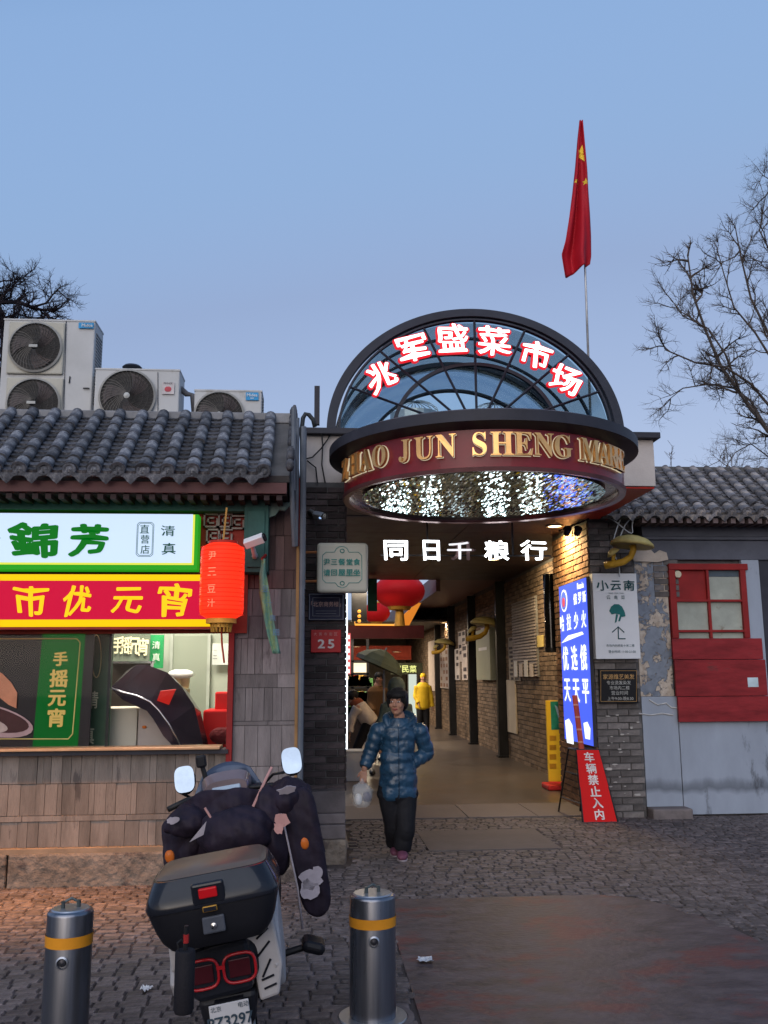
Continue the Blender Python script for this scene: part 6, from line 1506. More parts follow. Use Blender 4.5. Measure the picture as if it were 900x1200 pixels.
MB().loft(boxrings([(bz+.135, .23, -.345, .095), (bz+.15, .232, -.348, .097), (bz+.18, .222, -.335, .09), (bz+.228, .20, -.295, .06), (bz+.232, .17, -.25, .03)])).build('lid', BPG, tb, smooth='auto', local=True)
MB().loft(boxrings([(bz+.230, .195, -.28, .06), (bz+.241, .18, -.26, .05)])).build('lid_plate', M('lid_bronze', (.17, .12, .09), .35, .4, var=.15, bump=.03), tb, smooth='auto', local=True)
MB().box((-.005, -.345, bz+.18), (.11, .02, .075), Matrix.Rotation(.2, 3, 'X')).build('lamp_housing', BPG, tb, local=True, bevel=.008)
MB().box((-.005, -.357, bz+.183), (.062, .012, .034), Matrix.Rotation(.2, 3, 'X')).build('reflector', M('reflector_red', (.5, .01, .015), .2, bump=0), tb, local=True, bevel=.004)
MB().box((-.005, -.353, bz+.13), (.05, .008, .02)).build('badge', M('badge_brass', (.3, .16, .03), .4, .5, bump=0), tb, local=True, bevel=.004)
MB().box((-.005, -.3575, bz+.13), (.042, .004, .013)).build('badge_face', BPG, tb, local=True)
MB().box((.0, -.338, bz+.075), (.075, .012, .055)).build('latch', M('latch_grey', (.06, .065, .08), .35, bump=0), tb, local=True, bevel=.005)
MB().lathe([(0, .006), (.01, .004), (.012, 0)], (.0, -.345, bz+.072), 14, m=Matrix.Rotation(math.pi/2, 4, 'X')).build('keyhole', CHR, tb, local=True, smooth='auto')
# front: steering column, shield, dash, handlebars
sb_(MB().loft([rrect(0, .62, .16, .05, .85, 3), rrect(0, .7, .20, .3, .98, 3), rrect(0, .78, .19, .3, 1.1, 3), rrect(0, .8, .12, .2, 1.22, 3)]), 'front_shield', BP, smooth='auto')
sb_(MB().box((0, .78, .32), (.3, .5, .06)), 'floorboard', BP, bevel=.015)
sb_(MB().tube([(0, 1.38, .27), (0, 1.28, .6), (0, 1.18, .95)], .03, 8), 'fork', BLK, smooth=True)
sb_(MB().tube([(-.28, .95, 1.03), (-.2, .99, 1.05), (0, 1.06, 1.06), (.22, .99, 1.05), (.3, .95, 1.03)], .014, 8), 'handlebar', BLK, smooth=True)
ds = sb_(MB().loft([rrect(0, 1.07, .10, .045, .98, 3), rrect(0, 1.09, .12, .06, 1.06, 3), rrect(0, 1.06, .1, .06, 1.16, 3)]), 'dashboard', M('dash_pinkish', (.16, .12, .125), .3, bump=0, coat=.3), smooth='auto')
MB().box((0, .985, 1.085), (.14, .012, .06), Matrix.Rotation(-.5, 3, 'X')).build('screen', M('screen_glass', (.25, .3, .36), .08, .3, bump=0), ds, local=True, bevel=.01)
ws_ = MB(); vs = []
for i in range(9):
    t = i/8-.5
    for j in range(5): u = j/4; vs.append((t*(.34-.1*u), 1.16+.05*u-.25*t*t, 1.05+.13*u*(1-1.2*t*t)))
sb_(ws_.add(vs, [(i*5+j, i*5+j+1, (i+1)*5+j+1, (i+1)*5+j) for i in range(8) for j in range(4)]), 'windscreen', M('screen_film', (.06, .075, .11), .15, .2, bump=0), smooth=True, mods=(('SOLIDIFY', dict(thickness=.004)),))
# mirrors with stalks
MR = M('mirror_face', (.36, .42, .48), .03, 1, bump=0)
for px, py, bx_ in ((217, 915, -.2), (342, 893, .2)):
    p = at(px, py, 4.12); lp_ = SCM.inverted() @ p
    MB().tube([(bx_*.9, 1.02, 1.06), (bx_*1.15, 1.0, 1.1), Vector((lp_.x*.97, lp_.y+.03, lp_.z-.04))], .0065, 8).build('mirror_stalk', BLK, scx, local=True, smooth=True)
    hs_ = MB().ball(lp_, (.046, .016, .062), 10).build('mirror', BP, scx, local=True, smooth=True)
    fr = []; 
    for i in range(28):
        t = 2*math.pi*i/28; c, s = math.cos(t), math.sin(t); k = 3.2; fr.append((lp_.x+.042*abs(c)**(2/k)*(1 if c > 0 else -1), lp_.z+.057*abs(s)**(2/k)*(1 if s > 0 else -1)))
    m_ = MB().prism(fr, lp_.y-.024, lp_.y-.014).build('mirror_glass', MR, hs_, local=True)
    me = m_.data
    # glass leans so that it shows the sky behind the rider
    c_ = Vector((lp_.x, lp_.y, lp_.z)); hs_.matrix_basis = Matrix.Translation(c_) @ Matrix.Rotation(R(-22), 4, 'X') @ Matrix.Translation(-c_)
sb_(MB().tube([(-.1, 1.08, 1.13), (-.11, 1.08, 1.2)], .012, 8), 'phone_mount', BLK)
sb_(MB().box((-.11, 1.07, 1.215), (.05, .03, .06)), 'phone_clamp', BP, bevel=.01)
# quilted apron: a draped sheet over the bars with the right side hanging low
AP = M('apron_quilt', (.019, .013, .022), .65, var=.45, vs=6, bump=.5, bs=11, dist=.02)
nt = AP.node_tree; bn_ = [n for n in nt.nodes if n.type == 'BUMP'][0]; tcn = [n for n in nt.nodes if n.type == 'TEX_COORD'][0]
prev = bn_
for dirn in ('DIAGONAL', 'X'):
    wv_ = nt.nodes.new('ShaderNodeTexWave'); wv_.bands_direction = dirn; wv_.inputs['Scale'].default_value = 7; wv_.inputs['Distortion'].default_value = 2.5; wv_.inputs['Detail'].default_value = 1; nt.links.new(tcn.outputs['Object'], wv_.inputs['Vector'])
    b2_ = nt.nodes.new('ShaderNodeBump'); b2_.inputs['Strength'].default_value = .4; b2_.inputs['Distance'].default_value = .006; nt.links.new(wv_.outputs['Fac'], b2_.inputs['Height']); nt.links.new(prev.outputs[0], b2_.inputs['Normal']); prev = b2_
nt.links.new(prev.outputs[0], nt.nodes['Principled BSDF'].inputs['Normal'])
PAT = M('apron_pattern', (.34, .3, .33), .6, var=.25, bump=.2); PNK = M('apron_pink', (.42, .22, .2), .6, var=.25, bump=.2)
def apron(u, v, off=0.):
    # u -1..1 across, v 0..1 from bars down
    x = u*.36+.04; nz = noise.noise(Vector((u*2.5, v*3, .3)))
    top = 1.08-.09*abs(u)**2-.02*math.sin(u*5)
    drop = .30+.08*max(0, u-.35)
    z = top-v*drop*.9
    y = .92-.06*math.sin(v*2.2)+.06*abs(u)-.05*math.cos(u*3)+.03*nz
    x *= (1+.05*v)
    return Vector((x, y-.025*math.sin(u*16)*v-off-.012*abs(math.sin(u*7+v*8)), z+.015*nz))
mb = MB(); nu, nv = 44, 24
mb.add([apron(i/nu*2-1, j/nv) for j in range(nv+1) for i in range(nu+1)], [(j*(nu+1)+i, j*(nu+1)+i+1, (j+1)*(nu+1)+i+1, (j+1)*(nu+1)+i) for j in range(nv) for i in range(nu)])
ap = sb_(mb, 'leg_apron', AP, smooth=True, mods=(('SOLIDIFY', dict(thickness=.02)), ('SUBSURF', dict(levels=1, render_levels=1))))
def puff(c, rr, m, nm, par=None, seed=0, amp=.3, mm=None):
    mb = MB().ball((0, 0, 0), rr, 24)
    for v in mb.v:
        k = 1+amp*noise.noise(v*9+Vector((seed, 0, 0)))+.35*amp*noise.noise(v*26+Vector((seed, 3, 0)))-.5*amp*abs(noise.noise(v*15+Vector((seed, 9, 2)))); v *= k
        if mm: v.xyz = (mm @ v)
        v += Vector(c)
    return mb.build(nm, m, par or scx, local=True, smooth=True)
# padded sleeves over both grips, long flap at the right
g1 = puff((.29, .88, 1.0), (.1, .12, .1), AP, 'hand_muff', seed=1)
g2 = puff((-.2, .88, .97), (.11, .11, .07), AP, 'hand_muff', seed=2)
puff((.03, .78, .9), (.19, .12, .11), AP, 'apron_fold', seed=3, amp=.15)
puff((.19, .85, .86), (.09, .1, .2), AP, 'apron_fold', seed=7, amp=.2)
fl_ = MB(); rings = []
for z, x, w, y in ((1.04, .31, .07, .84), (.98, .33, .085, .82), (.88, .335, .08, .82), (.76, .34, .085, .82), (.64, .345, .075, .83), (.54, .35, .075, .84), (.48, .352, .065, .845), (.455, .354, .04, .85)):
    rings.append([Vector((x+w*math.cos(t), y+.045*math.sin(t)+.01*math.sin(3*t), z+.012*math.cos(2*t))) for t in [2*math.pi*i/20 for i in range(20)]])
flap = sb_(fl_.loft(rings), 'apron_flap', AP, smooth=True, mods=(('SUBSURF', dict(levels=1, render_levels=1)),))
def patch(c, w, h, m, seed, yaw=0., par=None, tilt=0):
    rg = random.Random(seed); pts = []
    for i in range(16): t = 2*math.pi*i/16; r_ = rg.uniform(.7, 1.1); pts.append((w*r_*math.cos(t), h*r_*math.sin(t)))
    mb = MB().prism(pts, -.002, .002); M_ = Matrix.Translation(c) @ Matrix.Rotation(yaw, 4, 'Z') @ Matrix.Rotation(tilt, 4, 'X')
    mb.v = [M_ @ v for v in mb.v]; return mb.build('printed_patch', m, par or flap, local=True)
patch((.34, .785, .63), .06, .05, PAT, 1); patch((.325, .785, .585), .045, .05, PAT, 2); patch((.37, .79, .65), .03, .03, PAT, 5)
patch((.29, .745, 1.045), .05, .022, PAT, 3, par=g1, tilt=.5); patch((.25, .715, .92), .035, .04, PNK, 4, par=ap); patch((.23, .71, .89), .025, .03, PNK, 8, par=ap)
patch((-.24, .775, 1.0), .03, .018, PAT, 6, par=g2); 
m_ = MB().prism([(-.165, .91), (-.08, .985), (-.10, .93)], .655, .66); sb_(m_, 'white_piping', PAT)
sb_(MB().tube([(.245, .79, 1.0), (.26, .79, .8), (.275, .80, .6), (.27, .8, .42)], .005, 6), 'piping', PAT, smooth=True)
sb_(MB().tube([(-.09, .76, 1.03), (-.05, .73, .95)], .006, 6), 'strap', PNK); sb_(MB().tube([(.11, .80, .97), (.2, .88, 1.1), (.23, .92, 1.14)], .007, 6), 'strap', PNK)
for x, z in ((-.27, .85), (.335, .79)): 
    y = .75 if x < 0 else .79; sb_(MB().ball((x, y, z), (.022, .012, .03), 7), 'turn_signal', M('amber_lens', (.5, .12, .02), .2, bump=0), smooth=True)
sb_(MB().tube([(.1, .6, .38), (.3, .6, .40)], .015, 8), 'footrest_bar', BLK)
sb_(MB().box((.31, .6, .40), (.10, .14, .05), Matrix.Rotation(.4, 3, 'Y')), 'footrest', BP, bevel=.02)
pch = thing('pouch', 'long black cylindrical pouch hanging from the left rear of the scooter', 'pouch', at(216, 1110, 3.05))
p1 = at(217, 1113, 3.05); p0 = at(215, 1187, 3.05)
MB().lathe([(0, 0), (.026, .0), (.031, .012), (.031, p1.z-p0.z-.005), (.027, p1.z-p0.z), (0, p1.z-p0.z)], p0, 20).build('body', M('pouch_nylon', (.012, .011, .014), .7, bump=.3, bs=200), pch, smooth='auto')
MB().tube([p1, p1+Vector((.002, 0, .07))], .007, 8).build('handle', BLK, pch); MB().tube([p1+Vector((-.02, 0, 0)), p1+Vector((-.024, 0, .02)), p1+Vector((-.012, 0, .03)), p1+Vector((0, 0, .02))], .003, 6).build('strap', BLK, pch)
MB().tube([p1+Vector((.002, 0, .02)), p1+Vector((.002, 0, .045))], .009, 8).build('red_tag', M('tag_red', (.3, .02, .02), .5, bump=0), pch)

# ================================================================== PEOPLE
def ring(c, ax, up, a, b, n=20, k=2., bulge=None):
    ax = Vector(ax).normalized(); up = Vector(up).normalized(); out = []
    for i in range(n):
        t = 2*math.pi*i/n; q = math.cos(t), math.sin(t); out.append(Vector(c)+ax*a*abs(q[0])**(2/k)*(1 if q[0] > 0 else -1)+up*b*abs(q[1])**(2/k)*(1 if q[1] > 0 else -1))
    return out
def cap(mb, pts, rs, n=12, flat=1.):
    """round ended tapered limb"""
    pts = [Vector(p) for p in pts]; P = []; Rr = []
    d0 = (pts[1]-pts[0]).normalized(); d1 = (pts[-1]-pts[-2]).normalized()
    for f, g_ in ((-.95, .3), (-.7, .7)): P.append(pts[0]+d0*rs[0]*f); Rr.append(rs[0]*g_)
    P += pts; Rr += list(rs)
    for f, g_ in ((.7, .7), (.95, .3)): P.append(pts[-1]+d1*rs[-1]*f); Rr.append(rs[-1]*g_)
    mb.tube(P, Rr, n, flat=flat)
def spl(pts, rs, m=4):
    pts = [Vector(p) for p in pts]; P = []; Q = []
    for i in range(len(pts)-1):
        a = pts[max(i-1, 0)]; b = pts[i]; c = pts[i+1]; d = pts[min(i+2, len(pts)-1)]
        for s in range(m):
            t = s/m; P.append(.5*((2*b)+(c-a)*t+(2*a-5*b+4*c-d)*t*t+(3*b-a-3*c+d)*t**3)); Q.append(rs[i]*(1-t)+rs[i+1]*t)
    P.append(pts[-1]); Q.append(rs[-1]); return P, Q
SKIN = M('skin', (.36, .19, .13), .55, var=.15, vs=20, bump=.1)
def rmods(v, it=6, f=.5): return (('REMESH', dict(mode='VOXEL', voxel_size=v)), ('SMOOTH', dict(iterations=it, factor=f)))
def hand(mb, wrist, d, palm_n, s=1., curl=.4):
    d = Vector(d).normalized(); pn = Vector(palm_n).normalized(); side = d.cross(pn).normalized(); w = Vector(wrist)
    mb.box(w+d*.045*s, (.001,)*3)
    k = [w+d*q*s for q in (0, .03, .06, .085)]
    m3 = [.024*s, .033*s, .036*s, .034*s]
    rg_ = []
    for p, r_ in zip(k, m3): rg_.append([p+side*r_*math.cos(t)+pn*r_*.42*math.sin(t) for t in [2*math.pi*i/12 for i in range(12)]])
    mb.loft(rg_)
    for i, L in enumerate((.066, .075, .07, .055)):
        o = w+d*.083*s+side*(-.027+.018*i)*s; a = o; pts = [o-d*.015*s]; dd = d
        for seg in (.45, .3, .25):
            a = a+dd*L*seg*s; pts.append(a); dd = (dd*math.cos(curl)+pn*math.sin(curl)).normalized()
        cap(mb, pts, [.0088*s, .0086*s, .0078*s, .0065*s], 8)
    o = w+d*.03*s-side*.026*s; td = (d*.75-side*.65+pn*.3).normalized(); cap(mb, [o, o+td*.03*s, o+(td+d*.5).normalized()*.058*s], [.011*s, .0105*s, .0085*s], 8)
def head(mb, c, face, s=1., tilt=0.):
    """face: horizontal direction the face looks at; c: centre of the skull"""
    f = Vector(face).normalized(); r_ = f.cross(Vector((0, 0, 1))).normalized(); u = r_.cross(f); c = Vector(c)
    B = Matrix((r_, f, u)).transposed()
    def q(x, y, z): return c+B @ Vector((x*s, y*s, z*s))
    def blob(x, y, z, rx, ry, rz, n=8): 
        m4 = B.to_4x4(); mb.ball(q(x, y, z), (rx*s, ry*s, rz*s), n, m=m4)
    blob(0, -.012, .02, .074, .092, .093, 12)      # skull
    blob(0, .022, -.035, .062, .062, .08, 10)      # face
    blob(0, .045, -.092, .032, .035, .028)         # chin
    blob(0, .028, -.075, .05, .05, .04)            # jaw
    for sx in (-1, 1):
        blob(.037*sx, .058, -.032, .024, .022, .024); blob(.031*sx, .068, .018, .024, .014, .009, 6)   # cheek, brow
        blob(.078*sx, -.008, -.015, .009, .018, .03, 6)
    cap(mb, [q(0, .078, .008), q(0, .094, -.018), q(0, .1, -.03)], [.008*s, .011*s, .012*s], 8)
    for sx in (-1, 1): blob(.011*sx, .09, -.034, .008, .009, .007, 5)
    return q, B
def face_details(par, q, B, s, brow=True, glasses=False):
    EW = M('eye_white', (.55, .52, .5), .2, bump=0); ED = M('eye_dark', (.015, .01, .01), .1, bump=0); LP = M('lip', (.3, .08, .07), .4, bump=0); BR = M('hair_black', (.012, .011, .012), .55, bump=.6, bs=90, dist=.005)
    for sx in (-1, 1):
        MB().ball(q(.031*sx, .073, -.0), (.0145*s, .008*s, .0065*s), 8, m=B.to_4x4()).build('eye', EW, par, smooth=True)
        MB().ball(q(.031*sx, .0785, -.0), (.006*s, .0045*s, .006*s), 6, m=B.to_4x4()).build('iris', ED, par, smooth=True)
        MB().tube([q(.014*sx, .082, .02), q(.03*sx, .083, .026), q(.05*sx, .07, .02)], .0035*s, 6).build('eyebrow', BR, par)
    mb = MB(); mb.tube([q(-.024, .076, -.063), q(-.01, .088, -.06), q(0, .09, -.062), q(.01, .088, -.06), q(.024, .076, -.063)], [.002*s, .0045*s, .004*s, .0045*s, .002*s], 6); mb.tube([q(-.022, .076, -.066), q(0, .088, -.07), q(.022, .076, -.066)], [.002*s, .0055*s, .002*s], 6)
    mb.build('lips', LP, par, smooth=True)

# ---- the woman in the blue coat
wf0 = gz(470, 1006); WY = wf0.y
wm = thing('person', 'woman in a shiny blue quilted coat and black trousers walking out with a plastic bag', 'person', (wf0.x, WY, 0))
def wp(px, py, dy=0.): return at(px, py, WY+dy)
hc = wp(466, 822, -.02); face_dir = Vector((-.42, -1, -.02))
mb = MB(); q, B = head(mb, hc, face_dir, 1.02)
cap(mb, [wp(468, 838), wp(468, 850)], [.05, .058], 12)
pel = wp(467, 918); che = wp(467, 865)
mb.loft([ring(wp(467, 852), (1, 0, 0), (0, 1, 0), .12, .07), ring(wp(467, 862), (1, 0, 0), (0, 1, 0), .16, .1), ring(wp(467, 890), (1, 0, 0), (0, 1, 0), .14, .1), ring(wp(466, 915), (1, 0, 0), (0, 1, 0), .16, .11), ring(wp(466, 935), (1, 0, 0), (0, 1, 0), .14, .1)])
# joints
shL, elL, haL = wp(443, 856), wp(434, 882, .02), wp(427, 901, -.05)
shR, elR, haR = wp(492, 856), wp(500, 882, .06), wp(482, 896, -.03)
for a_, b_, c_ in ((shL, elL, haL), (shR, elR, haR)): cap(mb, [a_, b_, c_], [.045, .038, .026], 10)
hdir = (haL-elL).normalized(); hdir = (hdir*.5+Vector((0, -.1, -.9))).normalized()
hand(mb, haL+hdir*.0, hdir, (.2, .75, .2), .95, .7)
ft = [(wp(472, 1004, -.08), wp(470, 998), wp(476, 965)), (wp(464, 996, .12), wp(462, 992, .14), wp(459, 962, .05))]
hipR, hipL = wp(475, 930), wp(457, 930)
fr_ = wp(471, 1001, -.02); fl2 = wp(463, 994, .18)
fr_.z = .07; fl2.z = .08
knR = wp(475, 968, -.06); knL = wp(461, 966, .04)
for h_, k_, a_ in ((hipR, knR, fr_), (hipL, knL, fl2)): cap(mb, [h_, k_, a_], [.075, .05, .035], 10)
for a_ in (fr_, fl2): cap(mb, [a_+Vector((0, .03, -.02)), a_+Vector((-.01, -.12, -.035))], [.034, .03], 8)
mb.build('body', SKIN, wm, smooth=True, mods=rmods(.0065, 4))
face_details(wm, q, B, 1.02)
# hair: cap of short dark hair and fringe, knitted hat brim
HAIR = M('hair_black', (.012, .011, .012), .55, bump=.6, bs=90, dist=.005)
hb = MB(); hb.ball(q(0, -.022, .035), (.092, .105, .095), 12, m=B.to_4x4()); hb.ball(q(0, -.055, -.02), (.085, .065, .075), 10, m=B.to_4x4())
for i in range(-5, 6):
    x = i*.0145; cap(hb, [q(x*1.0, .05-.9*x*x*6, .085), q(x*1.12, .084-x*x*7, .058), q(x*1.2, .088-x*x*8, .042)], [.016, .012, .006], 6)
for sx in (-1, 1): cap(hb, [q(.07*sx, .03, .05), q(.083*sx, .02, .0), q(.08*sx, .012, -.045)], [.02, .019, .011], 8)
hb.build('hair', HAIR, wm, smooth=True, mods=rmods(.006, 2))
# coat with quilted baffles
CB = M('coat_blue', (.016, .05, .095), .3, var=.45, vs=6, bump=.6, bs=24, dist=.015, coat=.12, spec=.4)
zt = wp(467, 843).z; zb = wp(467, 936).z; ct = MB(); rings = []; N_ = 46
for i in range(N_+1):
    t = i/N_; z = zt+(zb-zt)*t
    prof = [(0, .06, .06), (.05, .11, .085), (.10, .175, .11), (.16, .178, .12), (.35, .172, .125), (.55, .174, .13), (.8, .19, .14), (.97, .195, .14), (1, .18, .12)]
    for j in range(len(prof)-1):
        if prof[j][0] <= t <= prof[j+1][0]: f = (t-prof[j][0])/(prof[j+1][0]-prof[j][0]); a_ = prof[j][1]*(1-f)+prof[j+1][1]*f; b_ = prof[j][2]*(1-f)+prof[j+1][2]*f
    bul = abs(math.sin(t*math.pi*7.0+.3))**.6*.011*(1 if t > .1 else .3)
    cx = 467-1.2*t; r0 = ring(Vector((wp(cx, 900).x, WY, z)), (1, 0, 0), (0, 1, 0), (a_*.94 if t > .12 else a_)+bul-.017, b_+bul-.01, 40, 2.3)
    for v in r0: v += Vector((noise.noise(v*9)*.012+noise.noise(v*24)*.006, noise.noise(v*9+Vector((3, 0, 0)))*.018+noise.noise(v*26)*.008, noise.noise(v*7)*.02))
    rings.append(r0)
ct.loft(rings)
for k, (a_, b_, c_) in enumerate(((shL, elL, haL+hdir*-.012), (shR, elR, haR))):
    P, Q = spl([a_+Vector((.05 if k == 0 else -.05, 0, .0)), a_, a_.lerp(b_, .5), b_, b_.lerp(c_, .5), c_], [.065, .07, .068, .066, .06, .048], 6)
    Q = [r_+.010*abs(math.sin(i*.75))-.004 for i, r_ in enumerate(Q)]
    ct.tube(P, Q, 16)
# hood lying on the shoulders, stand-up collar
ct.loft([ring(wp(467, 853), (1, 0, 0), (0, 1, 0), .125, .1), ring(wp(467, 846)+Vector((0, .01, 0)), (1, 0, 0), (0, 1, 0), .115, .1), ring(wp(467.5, 841)+Vector((0, .02, 0)), (1, 0, 0), (0, 1, 0), .10, .09)])
ct.ball(wp(470, 845, .08), (.14, .085, .07), 10)
P, Q = spl([wp(455, 852, -.05), wp(452, 842, .0), wp(458, 838, .08), wp(470, 836, .11), wp(481, 838, .07), wp(484, 845, .0), wp(475, 853, -.08), wp(467, 856, -.1)], [.028, .036, .036, .034, .036, .036, .028, .015]); ct.tube(P, Q, 10)
coat = ct.build('coat', CB, wm, smooth=True, mods=rmods(.008, 2, .5))
zp_ = MB(); pts = []
for i in range(14): t = .06+.92*i/13; z = zt+(zb-zt)*t; pts.append(Vector((wp(466.5, 900).x-.004, WY-.175 if t > .2 else WY-.12-.4*t*.7, z)))
dg = bpy.context.evaluated_depsgraph_get()
# the zip follows the coat's front
ev = coat.evaluated_get(dg); inv = coat.matrix_basis
zpts = []
for p in pts:
    ok, loc, nrm, fi = ev.ray_cast(wmat(coat).inverted() @ Vector((p.x, WY-1, p.z)), Vector((0, 1, 0)))
    if ok: zpts.append(wmat(coat) @ loc+Vector((0, -.003, 0)))
if len(zpts) > 2: MB().tube(zpts, .0045, 6).build('zip', M('zip_dark', (.02, .04, .07), .4, .3, bump=0), wm); MB().box(zpts[0]+Vector((0, -.006, -.01)), (.01, .006, .028)).build('zip_pull', CHR, wm)
def pocket(a_, b_):
    pts_ = []
    for i in range(5):
        p = a_.lerp(b_, i/4); ok, loc, nrm, fi = ev.ray_cast(wmat(coat).inverted() @ Vector((p.x, WY-1, p.z)), Vector((0, 1, 0)))
        if ok: pts_.append(wmat(coat) @ loc+Vector((0, -.002, 0)))
    if len(pts_) > 2: MB().tube(pts_, .006, 6).build('pocket_welt', M('welt_navy', (.015, .05, .1), .4, bump=0), wm)
pocket(wp(452, 885), wp(449, 898)); pocket(wp(482, 884), wp(487, 896))
# trousers
TRB = M('trouser_black', (.012, .012, .015), .7, var=.2, bump=.4, bs=16, dist=.02)
tr = MB()
for h_, k_, a_ in ((hipR, knR, fr_), (hipL, knL, fl2)):
    P, Q = spl([h_+Vector((0, 0, .05)), h_, k_, k_.lerp(a_, .5), a_+Vector((0, 0, .02))], [.105, .11, .085, .082, .08], 6)
    P = [p+Vector((noise.noise(p*12)*.008, noise.noise(p*12+Vector((5, 0, 0)))*.01, 0)) for p in P]; tr.tube(P, Q, 18)
tr.ball(wp(466, 930), (.19, .13, .1), 10)
tr.build('trousers', TRB, wm, smooth=True, mods=rmods(.008, 3))
SHO = M('shoe_plum', (.13, .045, .075), .5, var=.2, bump=.2); SOL = M('shoe_sole', (.35, .3, .32), .6, bump=0)
for a_, nm in ((fr_, 'shoe'), (fl2, 'shoe')):
    g = Vector((a_.x, a_.y, 0)); sh = MB(); 
    sh.loft([ring(g+Vector((0, .06, .05)), (1, 0, 0), (0, 0, 1), .034, .032), ring(g+Vector((0, .03, .055)), (1, 0, 0), (0, 0, 1), .043, .042), ring(g+Vector((0, -.04, .052)), (1, 0, 0), (0, 0, 1), .045, .04), ring(g+Vector((-.005, -.11, .045)), (1, 0, 0), (0, 0, 1), .05, .032), ring(g+Vector((-.01, -.16, .04)), (1, 0, 0), (0, 0, 1), .04, .024), ring(g+Vector((-.01, -.18, .038)), (1, 0, 0), (0, 0, 1), .02, .014)])
    s_ = sh.build(nm, SHO, wm, smooth=True); s2 = MB()
    o_ = [(g.x+.05*math.cos(t)*(1 if math.sin(t) < 0 else .85)-.004, g.y-.06+.125*math.sin(t)) for t in [2*math.pi*i/20 for i in range(20)]]
    n = 20; s2.add([(x, y, .001) for x, y in o_]+[(x, y, .022) for x, y in o_], [tuple(range(n)), tuple(range(2*n-1, n-1, -1))]+[(i, (i+1) % n, n+(i+1) % n, n+i) for i in range(n)]); s2.build('sole', SOL, s_)
# plastic bag
hp_ = haL+hdir*.085
bg_ = thing('plastic_bag', 'thin white plastic carrier bag with dark contents held in the hand of the woman', 'bag', hp_-Vector((0, 0, .2)))
BGM = bpy.data.materials.new('bag_film'); BGM.use_nodes = True; nt = BGM.node_tree; b = nt.nodes['Principled BSDF']; b.inputs['Base Color'].default_value = (.7, .72, .74, 1); b.inputs['Roughness'].default_value = .25; b.inputs['Alpha'].default_value = .25
def bagshape(s):
    out = []
    for t, w, d in ((0, .012, .01), (.14, .026, .018), (.26, .07, .035), (.42, .085, .05), (.65, .088, .062), (.85, .083, .06), (.97, .06, .045), (1, .03, .02)):
        rg_ = []
        for i in range(24):
            a = 2*math.pi*i/24; k = 1+.4*noise.noise(Vector((math.cos(a)*2.2, math.sin(a)*2.2, t*5)))+.06*math.sin(a*9); rg_.append(Vector((hp_.x-.01+w*s*k*math.cos(a), hp_.y+d*s*k*math.sin(a), hp_.z+.005-.25*t*(.98 if s < 1 else 1))))
        out.append(rg_)
    return out
MB().loft(bagshape(1)).build('film', BGM, bg_, smooth=True)
MB().ball(hp_+Vector((.03, -.005, -.155)), (.04, .035, .045), 8).build('dark_goods', M('goods_plum', (.05, .03, .06), .5), bg_, smooth=True)
MB().ball(hp_+Vector((-.045, -.005, -.175)), (.035, .035, .05), 8).build('pale_goods', M('goods_pale', (.6, .6, .6), .5), bg_, smooth=True)

